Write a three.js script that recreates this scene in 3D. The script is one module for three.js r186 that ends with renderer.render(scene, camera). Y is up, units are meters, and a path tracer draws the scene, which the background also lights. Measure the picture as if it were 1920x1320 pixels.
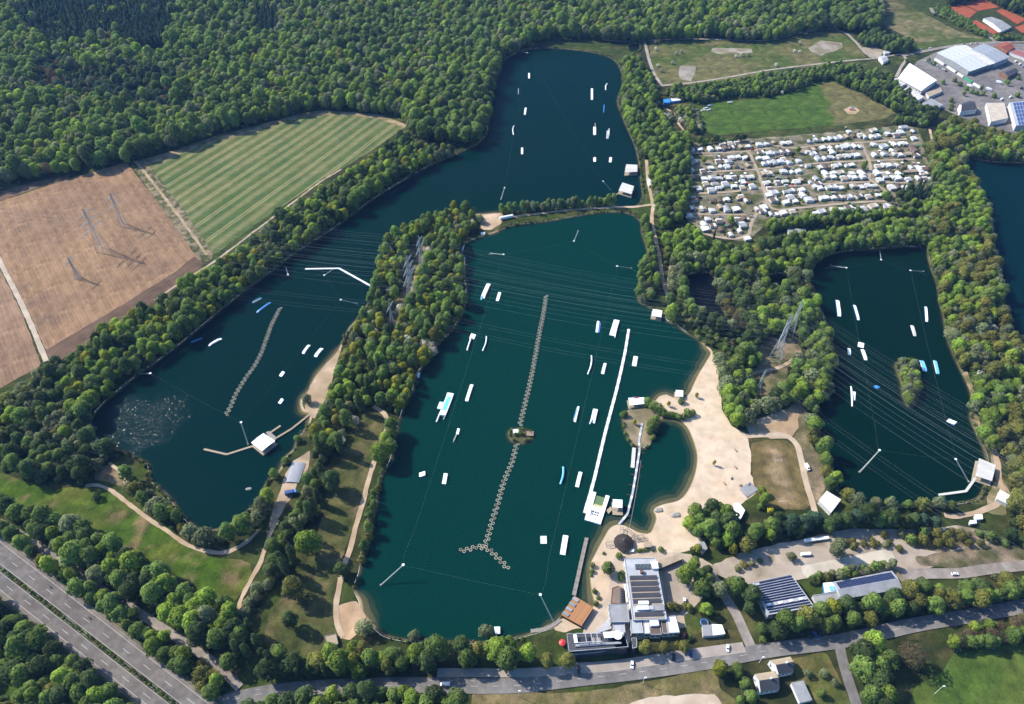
import * as THREE from 'three';
import { Sky } from 'three/addons/objects/Sky.js';
import { mergeGeometries } from 'three/addons/utils/BufferGeometryUtils.js';

// ---------- camera, sky, sun, exposure ----------
const scene = new THREE.Scene();
const PITCH = 44.1 * Math.PI / 180, HEIGHT = 405, FOCAL = 1300;
const camera = new THREE.PerspectiveCamera(2 * Math.atan(660 / FOCAL) * 180 / Math.PI, 1920 / 1320, 1, 20000);
camera.position.set(0, HEIGHT, 0);
camera.lookAt(0, HEIGHT - Math.sin(PITCH) * 100, -Math.cos(PITCH) * 100);
scene.add(camera);
const SUN_AZ = -66 * Math.PI / 180, SUN_EL = 41 * Math.PI / 180;
const sunDir = new THREE.Vector3(Math.sin(SUN_AZ) * Math.cos(SUN_EL), Math.sin(SUN_EL), -Math.cos(SUN_AZ) * Math.cos(SUN_EL));
const sky = new Sky(); sky.name = 'sky'; sky.scale.setScalar(15000);
sky.material.uniforms.sunPosition.value.copy(sunDir);
sky.material.uniforms.turbidity.value = 2; sky.material.uniforms.rayleigh.value = 1.7;
sky.material.uniforms.mieCoefficient.value = 0.004;
sky.userData = { kind: 'structure', label: 'clear blue daytime sky over the lakes', category: 'sky' };
scene.add(sky);
scene.environmentIntensity = 0.15;
const sun = new THREE.DirectionalLight(new THREE.Color(1, 0.925, 0.81), 4.2);
sun.position.copy(sunDir).multiplyScalar(2000); sun.target.position.set(0, 0, -500); sun.position.add(sun.target.position);
sun.castShadow = true; sun.shadow.camera.left = -1200; sun.shadow.camera.right = 1200; sun.shadow.camera.top = 1200; sun.shadow.camera.bottom = -1200; sun.shadow.camera.far = 6000;
scene.add(sun, sun.target);
const renderer = new THREE.WebGLRenderer({ antialias: true });
renderer.shadowMap.enabled = true;
renderer.toneMapping = THREE.LinearToneMapping;
renderer.toneMappingExposure = 1.95;
scene.fog = new THREE.FogExp2(0x88b8ff, 0.00004);

// ---------- survey: plate coordinates (1920 x 1320) to metres on a level plane ----------
const SP = Math.sin(PITCH), CP = Math.cos(PITCH);
function P(u, v, h = 0) {
  const a = (u - 960) / FOCAL, b = (660 - v) / FOCAL, t = (HEIGHT - h) / (SP - b * CP);
  return [a * t, -(CP + b * SP) * t];
}
const PP = (list, h = 0) => list.map(([u, v]) => P(u, v, h));
const pairs = s => { const n = s.trim().split(/[\s,]+/).map(Number), o = []; for (let i = 0; i < n.length; i += 2) o.push([n[i], n[i + 1]]); return o; };
const M = (s, h = 0) => PP(pairs(s), h);

// ---------- random, noise ----------
function RNG(s) { s = (s * 2654435761 + 12345) >>> 0; return () => { s = (s + 0x6D2B79F5) >>> 0; let t = s; t = Math.imul(t ^ (t >>> 15), t | 1); t ^= t + Math.imul(t ^ (t >>> 7), t | 61); return ((t ^ (t >>> 14)) >>> 0) / 4294967296; }; }
const h2 = (x, y, s = 0) => { let n = Math.imul(x | 0, 374761393) + Math.imul(y | 0, 668265263) + Math.imul(s | 0, 974711); n = Math.imul(n ^ (n >>> 13), 1274126177); return ((n ^ (n >>> 16)) >>> 0) / 4294967296; };
const sm = t => t * t * (3 - 2 * t), mix = (a, b, t) => a + (b - a) * t, clamp = (x, a = 0, b = 1) => Math.min(b, Math.max(a, x));
function vn(x, y, s = 0, p = 0) { const i = Math.floor(x), j = Math.floor(y), a = sm(x - i), b = sm(y - j), w = p ? k => ((k % p) + p) % p : k => k; return mix(mix(h2(w(i), w(j), s), h2(w(i + 1), w(j), s), a), mix(h2(w(i), w(j + 1), s), h2(w(i + 1), w(j + 1), s), a), b); }
function fbm(x, y, s = 0, o = 4, p = 0) { let v = 0, a = 0.5, t = 0; for (let k = 0; k < o; k++) { v += a * vn(x, y, s + k * 17, p); t += a; x *= 2; y *= 2; p *= 2; a *= 0.55; } return v / t; }

// ---------- textures (tiles of matter, uv in metres) ----------
function tex(n, metres, fn, srgb = true) {
  const d = new Uint8Array(n * n * 4);
  for (let j = 0; j < n; j++) for (let i = 0; i < n; i++) { const c = fn(i / n, j / n), k = (j * n + i) * 4; for (let q = 0; q < 3; q++) d[k + q] = clamp(Array.isArray(c) ? c[q] : c) * 255; d[k + 3] = 255; }
  const t = new THREE.DataTexture(d, n, n); t.wrapS = t.wrapT = THREE.RepeatWrapping; t.magFilter = THREE.LinearFilter; t.minFilter = THREE.LinearMipmapLinearFilter; t.generateMipmaps = true;
  if (srgb) t.colorSpace = THREE.SRGBColorSpace; t.repeat.set(1 / metres, 1 / metres); t.needsUpdate = true; return t;
}
const grassTex = tex(512, 44, (x, y) => { const a = fbm(x * 8, y * 8, 1, 5, 8), b = vn(x * 256, y * 256, 9, 256), c = vn(x * 110, y * 110, 5, 110); const g = 0.52 + 0.42 * a + 0.2 * (b - 0.5) + 0.16 * (c - 0.5); return [g + 0.05 * (a - 0.5), g, g - 0.05 * (c - 0.5)]; });
const sandTex = tex(512, 34, (x, y) => { const a = fbm(x * 6, y * 6, 31, 5, 6), b = vn(x * 300, y * 300, 3, 300); const g = 0.78 + 0.2 * a + 0.08 * (b - 0.5); return [g, g - 0.012, g - 0.03]; });
const asphaltTex = tex(512, 26, (x, y) => { const a = fbm(x * 8, y * 8, 41, 5, 8), b = vn(x * 350, y * 350, 13, 350); return 0.66 + 0.26 * a + 0.12 * (b - 0.5); });
const roofTex = tex(512, 16, (x, y) => { const a = fbm(x * 4, y * 4, 61, 5, 4), b = vn(x * 128, y * 128, 7, 128); return 0.76 + 0.22 * a + 0.05 * (b - 0.5); });
const ribTex = tex(512, 12, (x, y) => { const a = fbm(x * 4, y * 4, 71, 4, 4); return 0.7 + 0.2 * a + 0.1 * Math.sin(x * 24 * Math.PI * 2); });
const rowTex = tex(640, 44, (x, y) => { let g = 0.7 + 0.18 * fbm(x * 10, y * 10, 81, 5, 10) + 0.11 * (vn(x * 40, y * 1, 83, 40) - 0.5) + 0.15 * (vn(x * 120, y * 4, 85, 120) - 0.5) + 0.1 * (vn(x * 256, y * 256, 86, 256) - 0.5); const s = vn(x * 90, y * 90, 87, 90); if (s > 0.93) g -= (s - 0.93) * 4; return [g, g - 0.015, g - 0.02]; });
const windTex = tex(256, 170, (x, y) => 0.25 + 0.75 * fbm(x * 3, y * 5, 92, 4, 15), false);
const waterBump = tex(512, 26, (x, y) => fbm(x * 14, y * 14, 91, 4, 14), false);
const woodTex = tex(512, 8, (x, y) => 0.68 + 0.26 * fbm(x * 2, y * 40, 95, 4, 40) + 0.1 * (vn(x * 64, y * 64, 96, 64) - 0.5));

// ---------- materials ----------
const lin = (r, g, b) => new THREE.Color().setRGB(r, g, b);
function mat(c, rough = 0.9, o = {}) { return new THREE.MeshPhysicalMaterial({ specularIntensity: rough > 0.85 ? 0.12 : rough > 0.6 ? 0.5 : 1, color: Array.isArray(c) ? lin(...c) : c, roughness: rough, metalness: 0, ...o }); }
const vc = (t, o = {}) => mat([1, 1, 1], 0.95, { map: t, vertexColors: true, ...o });
const MT = {
  ground: vc(grassTex), sand: vc(sandTex), soil: vc(rowTex), path: vc(sandTex), asphalt: vc(asphaltTex),
  white: mat([0.78, 0.78, 0.76], 0.5), white2: mat([0.62, 0.62, 0.6], 0.6), offwhite: mat([0.7, 0.67, 0.6], 0.7, { map: roofTex }), paint: mat([0.46, 0.45, 0.43], 0.8), blue: mat([0.03, 0.2, 0.55], 0.45), paleblue: mat([0.15, 0.45, 0.72], 0.4), navy: mat([0.02, 0.05, 0.16], 0.5),
  grey: mat([0.34, 0.34, 0.34], 0.8, { map: roofTex }), lgrey: mat([0.5, 0.51, 0.53], 0.75, { map: roofTex }), dgrey: mat([0.09, 0.09, 0.1], 0.8, { map: roofTex }), black: mat([0.018, 0.018, 0.022], 0.6),
  brownroof: mat([0.16, 0.11, 0.085], 0.85, { map: roofTex }), redroof: mat([0.34, 0.09, 0.05], 0.8, { map: roofTex }), ribwhite: mat([0.74, 0.74, 0.72], 0.55, { map: ribTex }), ribgrey: mat([0.42, 0.43, 0.45], 0.5, { map: ribTex }), cream: mat([0.62, 0.52, 0.4], 0.8, { map: roofTex }),
  wood: mat([0.36, 0.28, 0.21], 0.85, { map: woodTex }), greywood: mat([0.42, 0.37, 0.32], 0.9, { map: woodTex }), larch: mat([0.62, 0.3, 0.13], 0.75, { map: woodTex }), larch2: mat([0.55, 0.25, 0.1], 0.75, { map: woodTex }), darkwood: mat([0.1, 0.07, 0.05], 0.9, { map: woodTex }), thatch: mat([0.075, 0.062, 0.055], 1, { map: woodTex }),
  steel: mat([0.4, 0.42, 0.42], 0.5, { metalness: 0.4 }), steelD: mat([0.3, 0.33, 0.33], 0.55, { metalness: 0.3 }), cable: mat([0.3, 0.32, 0.33], 0.6), glass: mat([0.02, 0.03, 0.04], 0.12), solar: mat([0.012, 0.02, 0.06], 0.22), wall: mat([0.7, 0.69, 0.65], 0.85, { map: roofTex }), dwall: mat([0.03, 0.034, 0.045], 0.6, { map: roofTex }), brick: mat([0.3, 0.16, 0.1], 0.9, { map: roofTex }), tyre: mat([0.02, 0.02, 0.02], 0.9), red: mat([0.55, 0.03, 0.03], 0.5), green: mat([0.03, 0.25, 0.12], 0.6), orange: mat([0.75, 0.2, 0.03], 0.6), stone: mat([0.4, 0.37, 0.33], 0.95, { map: roofTex }), clay: mat([0.36, 0.1, 0.05], 0.95, { map: sandTex }), pool: mat([0.12, 0.5, 0.68], 0.3), tan: mat([0.45, 0.36, 0.25], 0.9, { map: roofTex }),
};
const carPaint = { white: mat([0.75, 0.75, 0.74], 0.3), dark: mat([0.02, 0.022, 0.03], 0.25), blue: mat([0.02, 0.06, 0.2], 0.3), red: mat([0.4, 0.02, 0.02], 0.3), silver: mat([0.42, 0.43, 0.45], 0.35, { metalness: 0.4 }) };

// ---------- naming ----------
const taken = {};
function numbered(n) { if (taken[n] === undefined) { taken[n] = 0; return n; } taken[n]++; return n + '_' + String(taken[n]).padStart(3, '0'); }
function shadow(o) { o.traverse(m => { if (m.isMesh) { m.castShadow = true; m.receiveShadow = true; } }); return o; }
function tag(o, label, category, group, kind) { o.userData = { label, category }; if (group) o.userData.group = group; if (kind) o.userData.kind = kind; return o; }
function top(o, name, label, category, group, kind) { o.name = numbered(name); tag(o, label, category, group, kind); scene.add(o); return o; }
function thing(name, label, category, [x, y, z] = [0, 0, 0], turn = 0, group) { const g = new THREE.Group(); g.position.set(x, y, z); g.rotation.y = turn; return top(g, name, label, category, group); }
function part(parent, name, geo, material) { const m = new THREE.Mesh(geo, material); m.name = name; m.castShadow = m.receiveShadow = true; parent.add(m); return m; }
function struct(name, geo, material, label, category) { const m = new THREE.Mesh(geo, material); m.castShadow = m.receiveShadow = true; return top(m, name, label, category || name.replace(/_/g, ' ').split(' ').slice(-2).join(' '), null, 'structure'); }

// ---------- geometry helpers ----------
function bg(pos, idx, uv, col, nor) { const g = new THREE.BufferGeometry(); g.setAttribute('position', new THREE.Float32BufferAttribute(pos, 3)); g.setAttribute('uv', new THREE.Float32BufferAttribute(uv, 2)); if (col) g.setAttribute('color', new THREE.Float32BufferAttribute(col, 3)); if (idx) g.setIndex(idx); if (nor) g.setAttribute('normal', new THREE.Float32BufferAttribute(nor, 3)); else g.computeVertexNormals(); return g; }
const _m4 = new THREE.Matrix4(), _q = new THREE.Quaternion(), _e = new THREE.Euler(), _v = new THREE.Vector3(), _s = new THREE.Vector3();
function box(w, h, d, x = 0, y = 0, z = 0, ry = 0, rx = 0, rz = 0) { const g = new THREE.BoxGeometry(w, h, d), uv = g.attributes.uv, p = g.attributes.position, n = g.attributes.normal; for (let i = 0; i < uv.count; i++) { const nx = Math.abs(n.getX(i)), ny = Math.abs(n.getY(i)); uv.setXY(i, nx > 0.5 ? p.getZ(i) : p.getX(i), ny > 0.5 ? p.getZ(i) : p.getY(i)); } g.applyMatrix4(_m4.compose(_v.set(x, y, z), _q.setFromEuler(_e.set(rx, ry, rz, 'YXZ')), _s.set(1, 1, 1))); return g; }
const merge = l => mergeGeometries(l.map(g => g.index ? g.toNonIndexed() : g));
function bar(a, b, r, sides = 4) { const A = new THREE.Vector3(...a), B = new THREE.Vector3(...b), d = B.clone().sub(A), L = d.length(); const g = new THREE.CylinderGeometry(r, r, L, sides, 1, false); g.applyMatrix4(_m4.compose(A.add(B).multiplyScalar(0.5), _q.setFromUnitVectors(_v.set(0, 1, 0), d.normalize()), _s.set(1, 1, 1))); return g; }
function cone(r0, r1, h, sides, x = 0, y = 0, z = 0) { const g = new THREE.CylinderGeometry(r1, r0, h, sides); g.translate(x, y + h / 2, z); return g; }
// side profile (along x, up y) given as points, extruded over width w along z
function profile(pts, w, bevel = 0) { const s = new THREE.Shape(pts.map(([x, y]) => new THREE.Vector2(x, y))); const g = new THREE.ExtrudeGeometry(s, { depth: w - 2 * bevel, bevelEnabled: bevel > 0, bevelSize: bevel, bevelThickness: bevel, bevelSegments: 1, curveSegments: 4 }); g.translate(0, 0, -w / 2 + bevel); return g; }
function area(p) { let a = 0; for (let i = 0, j = p.length - 1; i < p.length; j = i++) a += p[j][0] * p[i][1] - p[i][0] * p[j][1]; return a / 2; }
// flat polygon at height y (points [x, z]), faces up
function polyTop(pts, y, colFn) { const v = pts.map(p => new THREE.Vector2(p[0], p[1])), tri = THREE.ShapeUtils.triangulateShape(v, []), pos = [], uv = [], col = [], idx = []; for (const p of pts) { pos.push(p[0], y, p[1]); uv.push(p[0], p[1]); if (colFn) col.push(...colFn(p[0], p[1])); } for (const t of tri) { const [a, b, c] = t, s = (pts[b][0] - pts[a][0]) * (pts[c][1] - pts[a][1]) - (pts[b][1] - pts[a][1]) * (pts[c][0] - pts[a][0]); s > 0 ? idx.push(a, c, b) : idx.push(a, b, c); } return bg(pos, idx, uv, colFn ? col : null); }
function polyWall(pts, y0, y1) { const q = area(pts) > 0 ? [...pts].reverse() : pts, pos = [], uv = [], idx = []; for (let i = 0; i < q.length; i++) { const a = q[i], b = q[(i + 1) % q.length], L = Math.hypot(b[0] - a[0], b[1] - a[1]), k = pos.length / 3; pos.push(a[0], y0, a[1], b[0], y0, b[1], b[0], y1, b[1], a[0], y1, a[1]); uv.push(0, y0, L, y0, L, y1, 0, y1); idx.push(k, k + 1, k + 2, k, k + 2, k + 3); } return bg(pos, idx, uv); }
const prism = (pts, y0, y1) => merge([polyTop(pts, y1), polyWall(pts, y0, y1)]);
const lerp2 = (a, b, t) => [mix(a[0], b[0], t), mix(a[1], b[1], t)];
const bil = (q, s, t) => lerp2(lerp2(q[0], q[1], s), lerp2(q[3], q[2], s), t);
const subquad = (q, s0, s1, t0, t1) => [bil(q, s0, t0), bil(q, s1, t0), bil(q, s1, t1), bil(q, s0, t1)];
const cen = p => { let x = 0, z = 0; for (const a of p) { x += a[0]; z += a[1]; } return [x / p.length, z / p.length]; };
const rel = (p, c) => p.map(a => [a[0] - c[0], a[1] - c[1]]);
function grow(p, d) { const c = cen(p); return p.map(a => { const L = Math.hypot(a[0] - c[0], a[1] - c[1]) || 1; return [a[0] + (a[0] - c[0]) / L * d, a[1] + (a[1] - c[1]) / L * d]; }); }
function resample(p, step, closed) { const c = new THREE.CatmullRomCurve3(p.map(a => new THREE.Vector3(a[0], 0, a[1])), !!closed, 'centripetal'); const n = Math.max(2, Math.round(c.getLength() / step)); c.arcLengthDivisions = n * 3; return c.getSpacedPoints(n).slice(0, closed ? n : n + 1).map(v => [v.x, v.z]); }
function normals2(p, closed) { return p.map((a, i) => { const b = p[closed ? (i - 1 + p.length) % p.length : Math.max(0, i - 1)], c = p[closed ? (i + 1) % p.length : Math.min(p.length - 1, i + 1)], dx = c[0] - b[0], dz = c[1] - b[1], L = Math.hypot(dx, dz) || 1; return [-dz / L, dx / L]; }); }
// strip along a polyline: rows of [offset, y] across
function strip(p, prof, closed, colFn) { const n = normals2(p, closed), pos = [], uv = [], idx = [], col = [], m = prof(0).length; let s = 0; const N = p.length + (closed ? 1 : 0); for (let k = 0; k < N; k++) { const i = k % p.length; if (k) { const j = (k - 1) % p.length; s += Math.hypot(p[i][0] - p[j][0], p[i][1] - p[j][1]); } prof(i).forEach(([o, y], q) => { const x = p[i][0] + n[i][0] * o, z = p[i][1] + n[i][1] * o; pos.push(x, y, z); uv.push(o, s); if (colFn) col.push(...colFn(x, z, q)); if (k && q) { const a = (k - 1) * m + q - 1, b = a + 1, c = k * m + q - 1, d = c + 1; idx.push(a, b, c, b, d, c); } }); } const g = bg(pos, idx, uv, colFn ? col : null); if (g.attributes.normal.getY(0) < 0) { const ix = g.index.array; for (let i = 0; i < ix.length; i += 3) { const t = ix[i]; ix[i] = ix[i + 1]; ix[i + 1] = t; } g.computeVertexNormals(); } return g; }
function inside(p, x, z) { let c = false; for (let i = 0, j = p.length - 1; i < p.length; j = i++) { const [xi, zi] = p[i], [xj, zj] = p[j]; if ((zi > z) !== (zj > z) && x < (xj - xi) * (z - zi) / (zj - zi) + xi) c = !c; } return c; }
function bounds(p) { let a = 1e9, b = 1e9, c = -1e9, d = -1e9; for (const [x, z] of p) { a = Math.min(a, x); b = Math.min(b, z); c = Math.max(c, x); d = Math.max(d, z); } return [a, b, c, d]; }
function segd(p, x, z, closed) { let m = 1e18; const n = p.length; for (let i = closed ? 0 : 1, j = closed ? n - 1 : 0; i < n; j = i++) { const ax = p[j][0], az = p[j][1], dx = p[i][0] - ax, dz = p[i][1] - az; const t = clamp(((x - ax) * dx + (z - az) * dz) / (dx * dx + dz * dz || 1)), ex = x - ax - dx * t, ez = z - az - dz * t, d = ex * ex + ez * ez; if (d < m) m = d; } return Math.sqrt(m); }
const sdf = (p, x, z) => (inside(p, x, z) ? 1 : -1) * segd(p, x, z, true);
// sheet where field(x, z) > 0, clipped along the level line; full cells joined in runs
function sheet([x0, z0, x1, z1], g, field, y, colFn, run = 1) {
  const nx = Math.ceil((x1 - x0) / g), nz = Math.ceil((z1 - z0) / g), F = new Float32Array((nx + 1) * (nz + 1)), pos = [], uv = [], col = [], idx = [], ids = new Map();
  for (let j = 0; j <= nz; j++) for (let i = 0; i <= nx; i++) F[j * (nx + 1) + i] = field(x0 + i * g, z0 + j * g);
  const Y = typeof y === 'function' ? y : () => y;
  const V = (i, j) => { const key = Math.round(i * 64) * 1048576 + Math.round(j * 64); let k = ids.get(key); if (k === undefined) { const x = x0 + i * g, z = z0 + j * g; k = pos.length / 3; ids.set(key, k); pos.push(x, Y(x, z), z); uv.push(x, z); if (colFn) col.push(...colFn(x, z)); } return k; };
  const C = [[0, 0], [1, 0], [1, 1], [0, 1]];
  for (let j = 0; j < nz; j++) for (let i = 0; i < nx; i++) {
    const f = C.map(([a, b]) => F[(j + b) * (nx + 1) + i + a]);
    if (f.every(v => v > 0)) { let w = 1; while (w < run && i + w < nx && F[j * (nx + 1) + i + w + 1] > 0 && F[(j + 1) * (nx + 1) + i + w + 1] > 0) w++; const a = V(i, j), b = V(i + w, j), c = V(i + w, j + 1), d = V(i, j + 1); idx.push(a, d, b, b, d, c); i += w - 1; continue; }
    if (f.every(v => v <= 0)) continue;
    const poly = []; for (let k = 0; k < 4; k++) { const n = (k + 1) % 4; if (f[k] > 0) poly.push(V(i + C[k][0], j + C[k][1])); if ((f[k] > 0) !== (f[n] > 0)) { const t = clamp(f[k] / (f[k] - f[n]), 0.02, 0.98); poly.push(V(i + mix(C[k][0], C[n][0], t), j + mix(C[k][1], C[n][1], t))); } }
    for (let k = 2; k < poly.length; k++) idx.push(poly[0], poly[k], poly[k - 1]);
  }
  return bg(pos, idx, uv, colFn ? col : null);
}
// ---------- lakes ----------
const lakeDef = [
  ['lake', 'long dark teal lake running from the forest past the ploughed field', [0.0002, 0.0205, 0.0175], 7,
    '168,802 185,768 205,748 262,702 318,662 360,628 408,588 455,550 500,517 545,482 590,452 640,419 700,374 760,337 800,314 850,292 893,272 911,255 918,230 922,190 930,150 948,112 975,97 1000,92 1040,91 1090,95 1130,103 1150,112 1163,130 1166,160 1157,188 1165,215 1178,245 1192,280 1198,310 1201,340 1203,372 1190,386 1120,383 1060,389 1000,394 950,398 900,402 860,400 825,402 790,409 757,428 730,452 716,485 709,520 703,550 686,572 670,595 655,612 642,637 632,660 610,683 590,708 580,730 563,750 567,770 580,776 577,795 556,820 550,840 532,858 524,880 500,902 482,936 455,962 428,982 398,992 368,985 347,968 322,934 305,917 284,895 281,872 267,861 245,850 222,840 195,827'],
  ['lake', 'largest deep green lake with the floating white jetty and buoy chains', [0.0004, 0.036, 0.026], 8,
    '868,462 874,490 874,520 877,545 871,582 845,625 826,643 808,673 783,703 778,727 768,745 758,768 748,800 742,830 735,862 718,895 711,930 706,960 698,988 691,1027 681,1052 676,1077 667,1102 677,1125 682,1147 700,1170 720,1188 755,1197 800,1200 835,1201 885,1202 930,1202 962,1195 997,1185 1043,1170 1056,1158 1080,1160 1104,1150 1114,1132 1110,1107 1107,1085 1107,1060 1117,1037 1132,1010 1144,990 1160,983 1177,988 1197,998 1218,1000 1227,985 1231,970 1226,955 1240,947 1275,937 1293,915 1305,882 1307,850 1298,820 1286,797 1267,784 1243,782 1234,797 1225,820 1219,836 1209,842 1195,840 1181,830 1171,807 1167,782 1176,769 1192,763 1212,761 1230,750 1238,742 1250,740 1264,746 1282,746 1293,737 1301,720 1311,700 1323,680 1333,660 1328,654 1315,642 1283,622 1263,608 1247,600 1241,585 1213,575 1198,565 1196,540 1203,512 1213,490 1212,465 1203,437 1200,415 1183,402 1160,398 1110,401 1067,408 1022,416 960,424 925,437 897,446'],
  ['pond', 'small black pond ringed by trees beside the sandy path', [0.007, 0.008, 0.011], 3,
    '1283,522 1310,512 1332,514 1346,535 1346,560 1361,592 1371,606 1361,624 1337,618 1312,594 1291,581 1283,550'],
  ['pond', 'second tiny black pond under trees near the power pylon', [0.007, 0.008, 0.011], 3, '1436,520 1470,514 1479,530 1466,546 1440,541'],
  ['lake', 'dark green lake with the narrow wooded islet and power cables above', [0.0006, 0.0165, 0.0095], 7,
    '1519,515 1526,500 1550,481 1580,473 1652,467 1702,463 1735,466 1740,485 1746,505 1758,537 1761,567 1768,592 1773,625 1783,655 1801,695 1816,727 1823,760 1818,780 1831,815 1843,840 1850,870 1846,905 1832,932 1790,942 1740,946 1690,948 1640,948 1600,940 1572,917 1566,888 1553,857 1543,824 1537,798 1533,773 1531,757 1555,742 1561,710 1566,685 1563,655 1556,617 1541,580 1528,550'],
  ['lake', 'unused dark blue lake behind the dense eastern tree belt', [0.0003, 0.019, 0.022], 7,
    '1806,306 1815,298 1860,304 1920,306 2010,308 2090,340 2110,450 2110,560 2050,650 1960,650 1920,632 1898,625 1891,592 1878,542 1866,480 1863,430 1856,385 1838,350 1826,327'],
  ['pond', 'little reed pond below the gravel track of the rough meadow', [0.01, 0.014, 0.016], 2, '1178,86 1196,82 1197,95 1186,97'],
];
const WATER = -0.45, lakes = lakeDef.map(([name, label, color, shallow, s]) => { const poly = resample(M(s), 3, true); return { name, label, color, shallow, poly, bb: bounds(poly) }; });
function lakeD(x, z) { let m = -1e9; for (const l of lakes) { const [a, b, c, d] = l.bb; const out = Math.max(a - x, x - c, b - z, z - d); if (out > 12) { m = Math.max(m, -out); continue; } m = Math.max(m, sdf(l.poly, x, z)); } return m; }
function inWater(x, z, pad = 0) { for (const l of lakes) { const [a, b, c, d] = l.bb; if (x < a - pad || x > c + pad || z < b - pad || z > d + pad) continue; if (inside(l.poly, x, z)) return true; if (pad && segd(l.poly, x, z, true) < pad) return true; } return false; }
const waterTop = new THREE.MeshPhysicalMaterial({ color: lin(0.95, 1, 1), roughness: 0.3, roughnessMap: windTex, transmission: 1, thickness: 0, ior: 1.33, specularIntensity: 0.1, bumpMap: waterBump, bumpScale: 0.002 });
const shores = [];   // sandy shores
const sandy = (x, z) => { let m = 0; for (const s of shores) { const [a, b2, c, d] = s.bb; if (x < a - 9 || x > c + 9 || z < b2 - 9 || z > d + 9) continue; m = Math.max(m, clamp(1.3 + sdf(s.poly, x, z) / 7)); } return m; };
const bankCol = (x, z, k = 0) => { const t = fbm(x / 14, z / 14, 201, 4), s = fbm(x / 3, z / 3, 211, 3), q = t * s * 2, w = sandy(x, z); if (k > 1) { const e = fbm(x / 5, z / 5, 217, 3); return [mix(0.06, 0.2 + 0.12 * e, w), mix(0.055, 0.15 + 0.09 * e, w), mix(0.03, 0.075 + 0.04 * e, w)]; } return [mix(0.075 + 0.1 * q, 0.36 + 0.2 * q, w), mix(0.066 + 0.08 * q, 0.27 + 0.14 * q, w), mix(0.034 + 0.045 * q, 0.16 + 0.09 * q, w)]; };
const bankMat = vc(sandTex), shelfOf = [];
lakes.forEach((l, li) => {
  const sgn = area(l.poly) > 0 ? 1 : -1;              // left normal points inward for positive area
  const g = new THREE.Group(); top(g, l.name, l.label, l.name, null, 'structure');
  l.W = i => l.shallow * (0.3 + sandy(...l.poly[i])) * (0.3 + 1.3 * fbm(l.poly[i][0] / 22, l.poly[i][1] / 22, 221 + li, 3)); l.bank = () => part(g, 'bank', strip(l.poly, i => { const w = l.W(i); return [[-1.5 * sgn, 0.012], [-0.4 * sgn, -0.16], [0.25 * sgn, WATER - 0.05], [w * 0.25 * sgn, WATER - 0.15], [w * 0.6 * sgn, WATER - 0.4], [w * 1.1 * sgn, WATER - 1.2]]; }, true, bankCol), bankMat);
  part(g, 'surface', polyTop(l.poly, WATER), waterTop);
  const layer = (c, op) => mat([c[0], c[1], c[2]], 1, { transparent: op < 1, opacity: op, specularIntensity: 0 });
  const inner = l.poly;
  for (const [n, y, o] of [['shallow_water', 0.06, 0.3], ['shallow_water', 0.2, 0.4], ['mid_water', 0.45, 0.55]]) part(g, n, polyTop(inner, WATER - y), layer(l.color, o));
  
  part(g, 'deep_water', polyTop(inner, WATER - 1.05), layer(l.color, 1));
});
// islands
const islands = [
  ['islet', 'narrow wooded islet in the lake under the power cables', '1681,684 1692,677 1717,675 1721,710 1721,735 1713,756 1705,761 1697,748 1691,716'],
  ['islet', 'tiny bushy islet in the middle of the buoy chains', '956,809 966,805 985,806 996,812 994,823 980,828 964,827 957,820'],
].map(([name, label, s]) => { const poly = resample(M(s), 2, true), sgn = area(poly) > 0 ? 1 : -1; const g = new THREE.Group(); top(g, name, label, 'islet', null, 'structure'); part(g, 'soil', polyTop(poly, 0.02, (x, z) => { const t = fbm(x / 6, z / 6, 231, 3); return [0.07 + 0.06 * t, 0.07 + 0.05 * t, 0.03 + 0.025 * t]; }), MT.sand); part(g, 'bank', strip(poly, () => [[0.3 * sgn, 0.025], [-0.9 * sgn, WATER - 0.05], [-3 * sgn, WATER - 0.4], [-5 * sgn, WATER - 1.2]], true, bankCol), bankMat); return poly; });

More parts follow.
